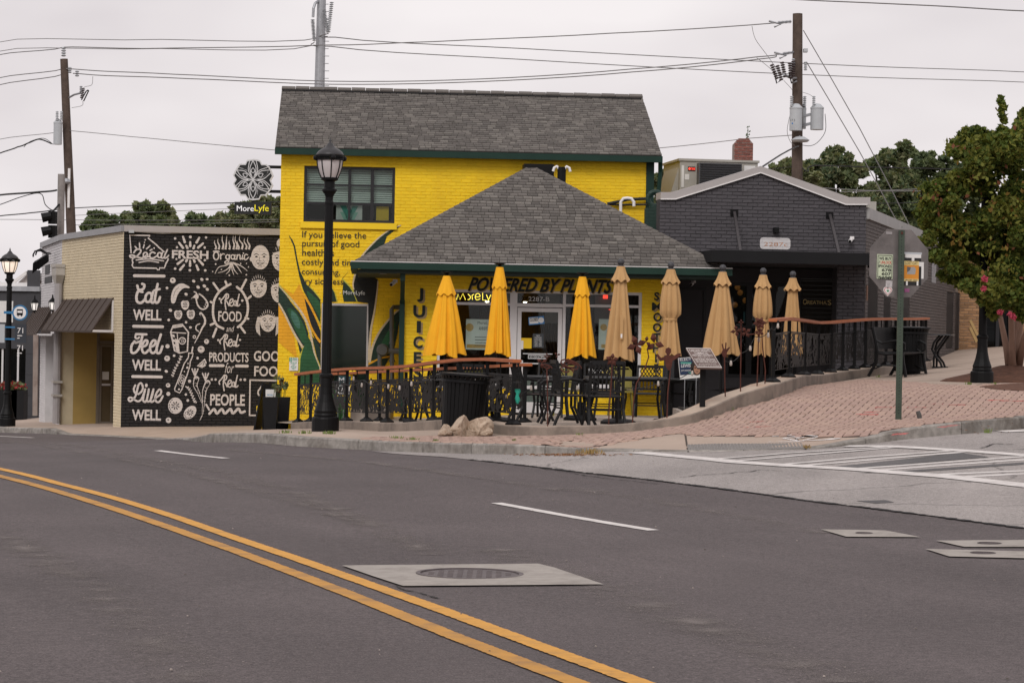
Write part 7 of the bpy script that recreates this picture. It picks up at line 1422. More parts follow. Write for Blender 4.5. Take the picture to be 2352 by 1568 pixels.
def railing(label,pts,h=.9,cap_over=.12):
    t=thing('railing',label,'railing',pts[0]);n=len(pts);tops=[]
    for p in pts:
        b=MB();b.box(p.x- .027,p.x+.027,p.y- .027,p.y+.027,p.z,p.z+h- .03);b.build('post',m_black,t)
        b=MB();b.lathe([(.10,0),(.10,.022),(.045,.06),(.04,.075)],4,(p.x,p.y,p.z),fn=lambda r,z,a,i: r*1.15);b.build('post_foot',m_black,t);tops.append(p+Vector((0,0,h)))
    for i in range(n- 1):
        a,c=pts[i],pts[i+1];d=(c- a);L=Vector((d.x,d.y)).length;u=Vector((d.x/L,d.y/L,d.z/L));mid=a.lerp(c,.5);v=Vector((-u.y,u.x,0)).normalized();z0,hh=.15,.53;w=L- .10
        Mx=Matrix(((u.x*w,v.x,0,mid.x),(u.y*w,v.y,0,mid.y),(u.z*w,0,hh,mid.z+z0),(0,0,0,1)));o=bpy.data.objects.new('leaf_panel',PM[(i*2+n) % 5]);COL.objects.link(o);place(o,t,Mx)
        b=MB();b.beam(a+Vector((0,0,z0+hh+.015)),c+Vector((0,0,z0+hh+.015)),.022,.022);b.beam(mid+Vector((0,0,z0+hh)),mid+Vector((0,0,h- .03)),.018,.018);b.build('spacer_bar',m_black,t)
    d0_=(tops[0]- tops[1]).normalized()*cap_over;d1_=(tops[-1]- tops[-2]).normalized()*cap_over;ch=[tops[0]+d0_]+tops[1:-1]+[tops[-1]+d1_]
    for i in range(len(ch)- 1): b=MB();b.beam(ch[i],ch[i+1],.13,.045);b.build('top_rail',m_rail,t)
    return t
def eqspace(P,n):
    P=[Vector(p) for p in P];L=[0]
    for a,c in zip(P[:-1],P[1:]): L.append(L[-1]+(c- a).length)
    out=[]
    for k in range(n):
        s_=L[-1]*k/(n- 1);i=min(max(int(np.searchsorted(L,s_))- 1,0),len(P)- 2);out.append(P[i].lerp(P[i+1],(s_- L[i])/(L[i+1]- L[i])))
    return out
fr_posts=[walltop(px) for px in (674,713,754,796,842,889,942,996,1055,1117.5,1179)]
R1=railing('cedar topped railing with leaf cut panels along the front of the ramp',fr_posts,.9)
bk=[Vector((x,y,PZ(x,y))) for x,y in ((-3.45,46.2),(-2.0,42.8),(.22,37.5))];R2=railing('rear cedar topped railing between the ramp and the yellow wall',eqspace(bk,8),.9)
rt=[walltop(px) for px in (1775,1811,1847,1878,1908,1935,1962,1987,2011,2034,2056,2077,2097,2115,2131)]
R3=railing('cedar topped railing climbing the sidewalk beside the charcoal building',rt,.9)

# ================================================================ PATIO UMBRELLAS
m_uy=mat('amber canvas',(.80,.39,.012),.8,var=.06,vs=5,bump=.15,bs=300);m_ut=mat('tan canvas',(.465,.28,.122),.85,var=.06,vs=5,bump=.15,bs=300)
def umbrella(label,px,tip,bot,hw,Y,kind,tied=False,seed=1,group=None):
    rg=random.Random(seed);tp_=at(px,tip,Y);bt=at(px,bot,Y);hwm=hw/FPX*Y;fz=PZ(tp_.x,Y);t=thing('patio_umbrella',label,'umbrella',(tp_.x,Y,fz),group=group);Hc=tp_.z- bt.z;x,y=tp_.x,Y;m=m_uy if kind == 'y' else m_ut
    b=MB();b.tube([(x,y,fz),(x,y,tp_.z)],.024,10);b.build('pole',m_black,t);b=MB();b.lathe([(.27,0),(.27,.04),(.22,.07),(.06,.09),(.04,.3)],20,(x,y,fz));b.build('base',m_black,t)
    ph=rg.uniform(0,6.28);off=[rg.uniform(-.10,.10) for _ in range(8)];n=80;nz_=18;prof=[]
    for i in range(nz_+1):
        s_=i/nz_
        if kind == 'y': r=.055+(hwm- .055)*s_ ** .85
        else: r=.06+(hwm- .06)*s_ ** .9
        if tied:
            r=(.07+.10*math.sin(min(s_/.55,1)*math.pi*.62)) if s_<.55 else (.105+(hwm- .105)*((s_- .55)/.45) ** 1.1)
            if abs(s_- .56)<.05: r=.10
        prof.append((r,-Hc*s_))
    cr_=[(rg.choice((9,11,13,17,19)),rg.uniform(0,6.28),rg.uniform(.015,.035)) for _ in range(4)]
    def fold(r,z,a,i):
        s_=i/nz_;jn=sum(am*math.sin(f_*a+p_+s_*1.5) for f_,p_,am in cr_)*(.3+s_);k=4*a+ph;w_=abs(math.cos(k)) ;j=int(((k+math.pi/2)/math.pi)) % 8
        return r*(1- (.16+.36*s_)*(1- w_ ** .6)+.06*math.sin(3*a+s_*4+ph*2)*s_+off[j]*s_*(.6 if tied else 1.0)+jn)
    b=MB();b.lathe([(r,z) for r,z in prof],n,(x,y,tp_.z- .03),fn=fold,cap=False)
    V=b.v;out=[]
    for q,(vx,vy,vz) in enumerate(V):
        i=q // n;s_=i/nz_;a=2*math.pi*(q % n)/n;k=4*a+ph;lift=(.05*(1- abs(math.cos(k)))+.03*off[int((k+math.pi/2)/math.pi) % 8]*10)*(s_ ** 6);out.append((vx,vy,vz+lift))
    b.v=out;b.build('canopy',m,t,smooth=True)
    Ht=Hc*(.24 if kind == 'y' else .16);b=MB();pr=[]
    for i in range(6):
        s_=i/5;rr=(.058+(prof[int(nz_*.24)][0]*1.2- .058)*s_) if kind == 'y' else (.062+(.155- .062)*s_ ** 1.4);pr.append((rr,-Ht*s_))
    b.lathe(pr,n,(x,y,tp_.z- .01),fn=lambda r,z,a,i: r*(1- (.06 if kind == 'y' else .16)*(1- abs(math.cos(4*a+ph)))*i/5),cap=False)
    b.v=[(vx,vy,vz+(.02*math.cos(8*2*math.pi*(q % n)/n+2*ph)*((q // n)/5) ** 3)) for q,(vx,vy,vz) in enumerate(b.v)];b.build('top_tier',m,t,smooth=True)
    b=MB()
    if kind == 'y': b.lathe([(.02,-.02),(.03,.02),(.095,.045),(.095,.058),(.02,.062)],14,(x,y,tp_.z));b.build('cap',m_black,t)
    else: b.ball((x,y,tp_.z+.055),.055,12,8);b.lathe([(.06,-.02),(.035,.01)],10,(x,y,tp_.z));b.build('finial',mat('slate ball',(.05,.05,.055),.5),t,smooth=True)
    if tied: b=MB();b.lathe([(.108,-Hc*.545),(.115,-Hc*.56),(.108,-Hc*.58)],20,(x,y,tp_.z- .03),cap=False);b.build('tie_strap',m_ut,t)
    elif kind == 't' and seed == 4: b=MB();q0=at(px+2,tip+Hc/Hc*120,Y- hwm*.95);b.box(q0.x- .022,q0.x+.022,q0.y- .02,q0.y- .01,q0.z- .32,q0.z+.05);b.build('tie_strap',m_ut,t);b=MB();b.box(q0.x- .012,q0.x+.012,q0.y- .025,q0.y- .0205,q0.z- .3,q0.z- .24);b.build('care_label',m_white,t)
GU='closed patio umbrellas'
umbrella('leftmost closed amber umbrella, nearest the JUICES pillar',1026,632,814,50,40.2,'y',seed=1,group=GU);umbrella('tallest closed amber umbrella, left of the glass door',1148,612,811,33,38.5,'y',seed=2,group=GU);umbrella('closed amber umbrella just right of the glass door',1338,634,817,36,39.0,'y',seed=3,group=GU)
umbrella('tan umbrella with a hanging strap right of the amber ones',1426,610,823,37,36.3,'t',seed=4,group=GU);umbrella('tied tan umbrella in front of the SMOOTHIES pillar',1541,617,817,29,37.6,'t',True,5,GU);umbrella('widest tan umbrella beside the historic plaque',1660,623,812,44,38.3,'t',seed=6,group=GU);umbrella('tied tan umbrella in front of the charcoal entrance',1753,630,812,22,40.2,'t',True,7,GU);umbrella('tan umbrella behind the start of the climbing railing',1821,637,812,25,41.0,'t',seed=8,group=GU)

# ================================================================ CHAIRS AND TABLES
m_ch=mat('cast aluminium black',(.012,.012,.0125),.5,var=.2,spec=.2);m_sling=mat('brown sling',(.070,.045,.04),.8)
def make_chair(label):
    t=thing('patio_chair',label,'chair',group='black patio chairs');M0=W[t]
    b=MB();b.box(-.24,.24,-.22,.24,.425,.44);b.build('seat',m_sling,t,M0);b=MB();b.tube([(-.25,-.23,.43),(-.25,.24,.43),(.25,.24,.43),(.25,-.23,.43),(-.25,-.23,.43)],.02,6);b.build('seat_frame',m_ch,t,M0)
    for sx in (-1,1):
        b=MB();b.tube([(sx*.26,.26,.64),(sx*.25,.25,.45),(sx*.235,.20,.25),(sx*.25,.25,.08),(sx*.26,.29,0)],.022,6);b.build('leg',m_ch,t,M0)
        b=MB();b.tube([(sx*.24,-.30,.93),(sx*.24,-.25,.7),(sx*.245,-.22,.45),(sx*.25,-.22,.25),(sx*.26,-.30,.08),(sx*.265,-.33,0)],.023,6);b.build('leg',m_ch,t,M0)
        b=MB();b.tube([(sx*.245,-.25,.66),(sx*.27,-.1,.68),(sx*.28,.1,.65),(sx*.27,.25,.645),(sx*.265,.3,.60)],.022,6);b.build('armrest',m_ch,t,M0)
    b=MB();zz_=[(z,-.225- (z- .45)*.155) for z in (.47,.93)];yb=lambda z:-.225- (z- .45)*.155
    b.box(-.24,.24,yb(.92)- .014,yb(.92)+.014,.89,.945);b.box(-.24,.24,yb(.5)- .01,yb(.5)+.01,.49,.52)
    for k in range(7):
        x=-.19+k*.38/6;b.beam((x,yb(.51),.51),(x,yb(.74),.74),.02,.014)
        if k<6:
            x2=x+.38/6;b.beam((x,yb(.74),.74),(x2,yb(.83),.83),.019,.014);b.beam((x2,yb(.74),.74),(x,yb(.83),.83),.019,.014);b.beam((x,yb(.83),.83),((x+x2)/2,yb(.89),.89),.019,.014);b.beam((x2,yb(.83),.83),((x+x2)/2,yb(.89),.89),.019,.014)
    b.beam((-.2,yb(.74),.74),(.2,yb(.74),.74),.012,.012);b.build('backrest',m_ch,t,M0)
    b=MB();b.beam((-.24,.22,.22),(.24,.22,.22),.02,.02);b.beam((-.25,-.22,.25),(.25,-.22,.25),.02,.02);b.build('stretcher',m_ch,t,M0);return t
proto=None
def chair(label,px,py,rz,Y=None):
    global proto
    p=gp(px,py) if Y is None else at(px,py,Y);M=TR(p.x,p.y,PZ(p.x,p.y),rz)
    if proto is None:
        proto=make_chair(label);proto.matrix_basis=M;return
    dup(proto,M,label)
D_=R
chair('black patio chair with its back to the street at the middle table',1385,978,D_(8));chair('black patio chair left of the middle table, facing right',1316,976,D_(-80));chair('black patio chair right of the middle table, facing left',1560,955,D_(100));chair('black patio chair with lattice back behind the middle table',1490,958,D_(172));chair('black patio chair in shadow behind the middle table front chair',1378,962,D_(185));chair('black patio chair right of the left table, back turned to the middle table',1282,972,D_(95));chair('black patio chair left of the left table behind the green cloth',1222,968,D_(-75));chair('black patio chair behind the left table by the glass door',1262,958,D_(170));chair('black patio chair under the leftmost amber umbrella behind the railing panels',968,967,D_(60));chair('black patio chair behind the trash can on the patio',1100,971,D_(-30));chair('black patio chair at the oval legged table below the plaque',1640,940,D_(120),None)
chair('black patio chair just inside the climbing railing start',1765,925,D_(70));chair('black patio chair behind the second post of the climbing railing',1830,915,D_(80));chair('black patio chair deepest behind the climbing railing panels',1900,905,D_(85))
m_tt=mat('slate table top',(.055,.058,.062),.4,var=.1)
def table(label,px,py,w,d,rz=0,h=.72,style='ped',off=0):
    p=gp(px,py);M=TR(p.x,p.y,PZ(p.x,p.y),rz);t=thing('patio_table',label,'table',M=M,group='black patio tables');b=MB();b.box(-w/2,w/2,-d/2,d/2,h- .025,h);b.build('table_top',m_tt,t,M);b=MB();frame_bars(b,-w/2- .01,w/2+.01,-d/2- .01,d/2+.01,.03,0,0);b=MB();b.box(-w/2+.05,w/2- .05,-d/2+.05,d/2- .05,h- .06,h- .027);b.build('apron',m_ch,t,M)
    for sx in (-1,1):
        for sy in (-1,1):
            b=MB()
            if style == 'curve': b.tube([(sx*w*.2,sy*d*.3,h- .05),(sx*w*.42,sy*d*.36,h*.72),(sx*w*.46,sy*d*.36,h*.45),(sx*w*.2,sy*d*.32,h*.28),(sx*w*.46,sy*d*.4,0)],.018,6)
            else: b.tube([(sx*w*.42,sy*d*.42,h- .05),(sx*w*.40,sy*d*.4,h*.5),(sx*w*.44,sy*d*.44,0)],.02,6)
            b.build('leg',m_ch,t,M)
table('left patio table in front of the glass door',1250,962,.9,.8);table('middle patio table behind the street side chairs',1440,968,1.35,.85,D_(5));table('rear patio table in front of the SMOOTHIES pillar',1505,955,1.5,.8,D_(4));table('curved leg table below the historic plaque',1608,945,.65,.6,0,.72,'curve');table('dark patio table in front of the charcoal entrance',1672,925,1.5,.8,D_(8));table('patio table under the leftmost amber umbrella',1030,966,.9,.8,D_(20))
# folding sling table by the grey side wall
q=gs(2150,845);M=TR(q.x,q.y,q.z,D_(-16));t=thing('side_table','narrow dark table with s shaped legs against the grey side wall','table',M=M);b=MB();b.box(-.3,.35,-.4,.4,.70,.725);b.build('table_top',m_tt,t,M)
for sy in (-1,1): b=MB();b.tube([(.1,sy*.3,.7),(-.02,sy*.3,.55),(-.06,sy*.3,.4),(.02,sy*.3,.25),(.12,sy*.3,.12),(.16,sy*.3,.02)],.026,6);b.tube([(.24,sy*.3,.7),(.1,sy*.3,.5),(.02,sy*.3,.38),(-.02,sy*.3,.2),(-.02,sy*.3,.02)],.026,6);b.box(-.1,.28,sy*.3- .03,sy*.3+.03,0,.03);b.build('leg',m_ch,t,M)
# olive chair backs by the window
m_olive=mat('olive plastic',(.20,.17,.035),.6)
for i,(px,py) in enumerate(((1300,955),(1425,955),(1085,955))):
    p=gp(px,py);M=TR(p.x,p.y,PZ(p.x,p.y),D_(180));lab_=('olive green moulded chair between door and right window','olive green moulded chair under the right shop window','olive green moulded chair under the left shop window')[i];t=thing('olive_chair',lab_,'chair',M=M,group='olive chairs by the shop window');b=MB();b.tube([(-.2,-.2,.48),(-.2,-.24,.84),(-.15,-.25,.9),(.15,-.25,.9),(.2,-.24,.84),(.2,-.2,.48)],.015,6);b.add([(-.2,-.21,.5),(.2,-.21,.5),(.2,-.24,.86),(-.2,-.24,.86)],[(0,1,2,3)]);b.build('backrest',m_olive,t,M);b=MB();b.box(-.22,.22,-.2,.22,.44,.47);b.build('seat',m_olive,t,M)
    for sx in (-1,1):
        for sy in (-1,1): b=MB();b.tube([(sx*.19,sy*.17,.44),(sx*.23,sy*.21,0)],.014,5);b.build('leg',m_olive,t,M)

# ================================================================ TRASH CANS, BENCHES, ROCKS
def trash_can(label,M):
    t=thing('trash_can',label,'trash can',M=M,group='slatted trash cans');n=30
    for k in range(n):
        a=2*math.pi*k/n;ca,sa=math.cos(a),math.sin(a);b=MB();P=[(.27,.06),(.285,.3),(.30,.6),(.31,.72),(.335,.78),(.35,.80)];vs=[]
        for r,z in P:
            for s_ in (-.024,.024): vs.append((r*ca- s_*sa,r*sa+s_*ca,z))
        b.add(vs,[(2*i,2*i+1,2*i+3,2*i+2) for i in range(len(P)- 1)]);b.build('slat',m_black,t,M)
    b=MB();b.lathe([(.26,.05),(.275,.75)],24);b.build('liner',mat('liner black',(.008,.008,.008),.6),t,M)
    for r,z0,z1 in ((.275,.05,.10),(.315,.70,.735),(.36,.79,.815)): b=MB();b.lathe([(r,z0),(r+.012,z0),(r+.012,z1),(r,z1)],28,cap=False);b.build('band',m_black,t,M)
    b=MB();b.lathe([(.36,.815),(.2,.83),(.19,.80)],24,cap=False);b.build('lid_ring',m_black,t,M);b=MB();b.lathe([(.2,0),(.2,.05)],16);b.build('foot',m_black,t,M);return t
p=gs(1060,998);s1=(at(1060,858,p.y).z- p.z)/.82;trash_can('leaning black slatted trash can beside the rocks',TR(p.x,p.y,p.z,.2,s1) @ Matrix.Rotation(R(3.5),4,'Y'))
p=gs(2088,859);s2=(at(2088,751,p.y).z- p.z)/.82;trash_can('upright black slatted trash can behind the bench',TR(p.x,p.y,p.z,0,s2))
def bench(label,M):
    t=thing('bench',label,'bench',M=M,group='black metal benches');Wb=1.5
    for sx in (-Wb/2,Wb/2):
        b=MB();b.tube([(sx,-.30,.88),(sx,-.24,.65),(sx,-.2,.45),(sx,-.22,.25),(sx,-.36,0)],.03,6);b.tube([(sx,.26,.43),(sx,.28,.25),(sx,.33,0)],.03,6);b.tube([(sx,-.2,.42),(sx,0,.40),(sx,.2,.43),(sx,.27,.40)],.022,6);b.tube([(sx,-.3,.12),(sx,-.1,.2),(sx,.12,.2),(sx,.29,.12)],.016,6);b.build('end_frame',m_black,t,M)
        b=MB();b.tube([(sx,-.24,.66),(sx,-.12,.60),(sx,.05,.64),(sx,.2,.66),(sx,.3,.60),(sx,.3,.5),(sx,.22,.45),(sx,.14,.5),(sx,.16,.58)],.02,6);b.build('scroll_arm',m_black,t,M)
    for k in range(14): y=-.19+k*.034;b=MB();z=.415+.02*math.cos(k*.45);b.box(-Wb/2,Wb/2,y,y+.031,z,z+.014);b.build('seat_slat',m_black,t,M)
    for k in range(11): z=.5+k*.036;y=-.21- (z- .45)*.2;b=MB();b.box(-Wb/2,Wb/2,y- .006,y+.006,z,z+.034);b.build('back_slat',m_black,t,M)
    return t
p=gs(2036,868);bx_,by_=p.x+.32,p.y+.62;bench('black metal bench with scroll arms beside the climbing railing',TR(bx_,by_,S(bx_,by_),R(-114),1.0));p=gs(2300,789);bench('distant black bench in front of the tan brick shopfront',TR(p.x,p.y,p.z,R(180)+R(10),1.0))
RKY=gs(1060,998).y- .45
m_rock=mat('tan limestone',(.45,.355,.27),.95,var=.3,vs=5,bump=.9,bs=22,dirt=(.20,.10,.055),dscale=3.5,damt=.7)
def rock(label,px,py,w,h,d,seed,rot=0.0,Y=None):
    rg=np.random.RandomState(seed);p=gs(px,py);p=Vector((p.x/p.y*(RKY+d- .2),RKY+d- .2,0));p.z=S(p.x,p.y);bm=bmesh.new();bmesh.ops.create_icosphere(bm,subdivisions=3,radius=1.0);pl_n=rg.normal(size=(13,3));pl_n /= np.linalg.norm(pl_n,axis=1)[:,None];pl_d=.42+.4*rg.rand(13)
    for v in bm.verts:
        q=np.array(v.co)
        for n_,d_ in zip(pl_n,pl_d):
            e=q @ n_- d_
            if e>0: q=q- n_*e
        q += rg.normal(size=3)*.018;v.co=q
    me=bpy.data.meshes.new('rock');bm.to_mesh(me);bm.free();me.materials.append(m_rock);s_=p.y/FPX
    Mx=Matrix.Translation((p.x,p.y,p.z+h*s_*.42)) @ Matrix.Rotation(rot,4,'Y') @ Matrix.Diagonal((w*s_*.8,d*1.3,h*s_*.8,1));link('rock',me,None,Mx,label=label,cat='rock',group='rocks beside the trash can')
rock('large slanted tan rock leaning on the trash can',1052,999,62,40,.22,1,R(-32));rock('rounded upright rock right of the slanted one',1101,993,42,44,.2,2,R(10));rock('low flat rock at the right end of the pile',1112,998,34,18,.16,3);rock('small reddish rock at the left end of the pile',1022,996,24,26,.14,4,R(20));rock('small wedged rock between the two large rocks',1079,997,22,20,.12,5)
# green cloth on the end post
p=fr_posts[-1];b=MB();c=at(1189,893,p.y- .06);n=8
b.add([(c.x+.034*math.cos(k*6.283/n)*(1- .25*j/6)+.012*math.sin(j*1.7+k),c.y- .02+.03*math.sin(k*6.283/n),c.z- .033*j- (.02*math.sin(k*2) if j == 6 else 0)) for j in range(7) for k in range(n)],[(j*n+k,j*n+(k+1) % n,(j+1)*n+(k+1) % n,(j+1)*n+k) for j in range(6) for k in range(n)]+[tuple(range(n))]);b.build('green_cloth',mat('jade cloth',(.02,.28,.20),.85),None,smooth=True,label='jade green cloth hanging from the last front railing post',cat='cloth')

# ================================================================ SIGNS
# stop sign seen from behind
p=gs(2063,965);Ys=p.y;SN=Frame((p.x,p.y+.04,0),(math.cos(R(22)),math.sin(R(22)),0));t=thing('stop_sign','back of an octagonal sign covered in stickers on a green perforated post','sign',p);m_post=mat('green post',(.050,.068,.050),.5,.2,var=.2,vs=8);c=SN.uv(2065,604.5);rr=(SN.uv(2065,527)[1]- SN.uv(2065,682)[1])/2
m_back=mat('brushed sign back',(.150,.135,.130),.5,.25,var=.35,vs=3,dirt=(.27,.24,.23),dscale=3.5,damt=.6)
oc=[(c[0]+rr*1.0824*math.cos(R(22.5+45*k)),c[1]+rr*1.0824*math.sin(R(22.5+45*k))) for k in range(8)];b=MB();b.poly(oc,0,.006);b.build('plate',m_back,t,SN.M)
zt=at(2063,529,Ys).z;b=MB();x0=p.x;b.box(x0- .038,x0- .022,Ys- .03,Ys+.0,p.z- .1,zt);b.box(x0+.022,x0+.038,Ys- .03,Ys+.0,p.z- .1,zt);b.box(x0- .022,x0+.022,Ys- .034,Ys- .028,p.z- .1,zt);b.build('post',m_post,t);b=MB();k=0
while p.z+.05+k*.0254*1.6<zt: b.lathe([(.006,0),(.006,.002)],6);k += 1;z=p.z+.05+k*.041;b.v[-12:]=[(x0+vx,Ys- .035- vz,z+vy) for vx,vy,vz in b.v[-12:]]
b.build('hole_field',m_blackcloth,t,kind='stuff');b=MB();b.box(x0- .012,x0+.012,Ys- .05,Ys- .034,zt- .05,zt- .02);b.build('bolt',m_rust,t)
K4=lambda x,y: (1959.5+x/3.66,489.9+y/3.66)
def stick(name,x0,y0,x1,y1,m,v=-.004): 
    a=SN.rect(*K4(x0,y0),*K4(x1,y1));b=MB();b.box(a[0],a[1],v- .002,v,a[2],a[3]);return b.build(name,m,t,SN.M),a
m_lime=mat('sticker pale',(.50,.56,.40),.6);m_org=mat('poster orange',(.60,.24,.03),.7)
s1_,a=stick('phone_sticker',198,345,332,550,m_lime);b=MB();frame_bars(b,a[0]+.01,a[1]- .01,a[2]+.012,a[3]- .012,.008,-.008,-.0065)
for k,(s_,x0,x1) in enumerate((('WE BUY',.12,.9),('/',.1,.18),('IPHONES',.1,.9),('678',.3,.9),('607',.3,.9),('5658',.1,.9))): hh=(a[3]- a[2])/6.4;wd=a[1]- a[0];text('',s_,None,a[0]+wd*x0,a[0]+wd*x1,a[3]- .03- hh*(k+.9),a[3]- .03- hh*(k+.1),mb=b,v=-.0075,bold=.03)
b.build('sticker_print',m_blk,s1_,SN.M);b=MB();text('','UNLOCK',None,a[0]+wd*.22,a[0]+wd*.92,a[3]- .03- hh*1.9,a[3]- .03- hh*1.1,mb=b,v=-.0075,bold=.03);b.build('sticker_print',m_red if False else mat('print red',(.45,.06,.04),.7),s1_,SN.M)
stick('tape_strip',425,328,576,345,m_grey);stick('torn_paper',437,345,570,375,m_paper);stick('tape_strip',425,375,570,400,m_blk);stick('torn_paper',490,370,512,400,m_paper,-.0065)
stick('red_print_flyer',550,410,592,550,m_paper,-.0035);stick('tape_strip',413,445,570,605,m_blk,-.0062);s2_,a=stick('lost_cat_poster',424,402,548,572,m_org,-.009);wd=a[1]- a[0];ht=a[3]- a[2];m_pyl=mat('poster yellow',(.62,.50,.22),.7)
b=MB();b.box(a[0],a[1],-.0130,-.0115,a[3]- ht*.2,a[3]);b.box(a[0],a[1],-.0130,-.0115,a[2],a[2]+ht*.12);b.build('poster_print',m_pyl,s2_,SN.M);b=MB();text('','LOST CAT',None,a[0]+.02,a[1]- .02,a[3]- ht*.17,a[3]- ht*.03,mb=b,v=-.0135,bold=.015);text('','404.587.3860',None,a[0]+.02,a[1]- .02,a[2]+ht*.01,a[2]+ht*.1,mb=b,v=-.0135,bold=.015);b.build('poster_print',mat('print brown',(.10,.06,.03),.7),s2_,SN.M)
b=MB();cx_=lambda x,y: (a[0]+wd*x,a[2]+ht*y);b.poly([cx_(.2,.35),cx_(.75,.35),cx_(.8,.6),cx_(.7,.72),cx_(.45,.7),cx_(.25,.55)],-.0125);b.build('cat_picture',mat('cat grey',(.32,.31,.30),.7),s2_,SN.M);b=MB();b.poly([cx_(.2,.72),cx_(.2,.45),cx_(.4,.55),cx_(.45,.7)],-.0137);b.build('cat_picture',mat('cat dark',(.12,.11,.11),.7),s2_,SN.M)
b=MB();hc=SN.uv(*K4(290,652));rr_=.055
for k_,(m_,s_) in enumerate(((m_paper,1.3),(mat('sticker pink',(.55,.25,.25),.7),1.1),(m_paper,.85),(mat('sticker green',(.03,.20,.08),.7),.35))):
    b=MB();b.poly([(hc[0]+rr_*s_*.95*(math.sin(q) ** 3),hc[1]+rr_*s_*.95*(.8125*math.cos(q)- .3125*math.cos(2*q)- .125*math.cos(3*q)- .0625*math.cos(4*q))) for q in np.linspace(0,2*math.pi,24,endpoint=False)],-.004- .0012*k_);b.build('heart_sticker',m_,t,SN.M)
stick('torn_sticker',272,565,328,620,mat('scuffed white',(.4,.38,.38),.8,var=.4,vs=20));stick('purple_sticker',430,632,472,662,mat('sticker plum',(.25,.08,.18),.7));stick('torn_paper',440,570,455,606,m_paper,-.0115);stick('torn_paper',530,570,544,608,m_paper,-.0115);stick('pale_label',275,155,326,176,mat('pale label',(.30,.28,.28),.7))
b=MB();pz_=at(2063,893,Ys).z;b.box(x0- .075,x0+.04,Ys- .037,Ys- .034,pz_- .004,pz_+.006);b.build('zip_tie',m_blk,t)
# historic plaque on the wall
p=walltop(1613);Yp=p.y- .1;t=thing('historic_plaque','tilted brown lettered plaque on a square black post','sign',p);b=MB();zt=at(1613,838,Yp).z;b.box(p.x- .037,p.x+.037,p.y- .037,p.y+.037,p.z,zt);b.build('post',m_black,t)
qd=[at(1602.3,843.8,Yp- .12),at(1658.3,844.8,Yp- .12),at(1631.6,799.9,Yp+.22),at(1575.5,798.9,Yp+.22)];nrm=(qd[1]- qd[0]).cross(qd[3]- qd[0]).normalized();mapq=lambda u,v,o=0: qd[0].lerp(qd[1],u).lerp(qd[3].lerp(qd[2],u),v)+nrm*o
b=MB();b.add([mapq(0,0),mapq(1,0),mapq(1,1),mapq(0,1),mapq(0,0,-.03),mapq(1,0,-.03),mapq(1,1,-.03),mapq(0,1,-.03)],[(0,1,2,3),(7,6,5,4),(0,4,5,1),(1,5,6,2),(2,6,7,3),(3,7,4,0)]);b.build('plate',mat('plaque brown',(.125,.085,.075),.6),t)
b=MB()
for u0,u1,v0,v1 in ((0,1,0,.035),(0,1,.965,1),(0,.02,.035,.965),(.98,1,.035,.965)): b.add([mapq(u0,v0,.003),mapq(u1,v0,.003),mapq(u1,v1,.003),mapq(u0,v1,.003)],[(0,1,2,3)])
for s_,u0,u1,v0,v1 in (('CASCADE HEIGHTS',.08,.92,.80,.92),('COMMERCIAL',.22,.78,.68,.78),('HISTORIC DISTRICT',.08,.92,.57,.67),('HAS BEEN PLACED ON THE',.25,.75,.49,.53),('NATIONAL REGISTER',.08,.92,.36,.46),('OF HISTORIC PLACES',.08,.92,.25,.34),('BY THE UNITED STATES',.15,.85,.16,.20),('DEPARTMENT OF THE INTERIOR',.06,.94,.07,.12)):
    vv,fs=text_mesh(s_,.012);x0,x1,y0,y1=vv[:,0].min(),vv[:,0].max(),vv[:,1].min(),vv[:,1].max();b.add([mapq(u0+(q[0]- x0)/(x1- x0)*(u1- u0),v0+(q[1]- y0)/(y1- y0)*(v1- v0),.004) for q in vv],fs)
b.build('plaque_print',mat('plaque ivory',(.55,.50,.47),.6),t)
# campaign yard sign in the planter
Ye=41.0;EF=Frame((0,Ye,0),(1,.02,0));c5=lambda x,y: (1531+x/5.121,704.2+y/5.121);t=thing('yard_sign','navy campaign yard sign with a portrait behind the historic plaque','sign',at(1585,925,Ye));m_navy=mat('navy print',(.015,.03,.075),.6)
a=[EF.uv(*c5(*q)) for q in ((160,855),(400,832),(400,580),(135,605))];b=MB();b.poly(a,0,.012);b.build('panel',m_paper,t,EF.M);a2=[EF.uv(*c5(*q)) for q in ((160,805),(397,785),(397,586),(142,610))];b=MB();b.poly(a2,-.004);b.build('panel_print',m_navy,t,EF.M);b=MB()
for s_,q0,q1 in (('ELECT',(155,645),(290,618)),('LEWIS',(170,722),(283,685)),('CITY COUNCIL',(170,768),(288,752))): u0,z0=EF.uv(*c5(*q0));u1,z1=EF.uv(*c5(*q1));text('',s_,None,u0,u1,z0+.01,z1+.01,mb=b,v=-.0065,bold=.02,slope=.07)
b.build('panel_print',m_wl,t,EF.M);b=MB()
for q0,q1 in (((165,670),(290,655)),((255,785),(300,770))): u0,z0=EF.uv(*c5(*q0));u1,z1=EF.uv(*c5(*q1));b.box(u0,u1,-.007,-.005,z0,z1+.005)
b.build('panel_print',m_teal,t,EF.M);b=MB();fc=EF.uv(*c5(352,722));b.poly([(fc[0]+.105*math.cos(q),fc[1]+.005+.125*math.sin(q)) for q in np.linspace(0,6.28,20,endpoint=False)],-.0062);b.build('portrait_hair',mat('print dark hair',(.03,.022,.018),.7),t,EF.M);b=MB();b.poly([(fc[0]+.01+.058*math.cos(q),fc[1]- .015+.088*math.sin(q)) for q in np.linspace(0,6.28,18,endpoint=False)],-.0078);b.build('portrait_face',mat('print skin',(.36,.19,.12),.7),t,EF.M);b=MB()
for dx in (-.022,.036): b.poly([(fc[0]+dx+.018*math.cos(q),fc[1]+.005+.012*math.sin(q)) for q in np.linspace(0,6.28,10,endpoint=False)],-.009)
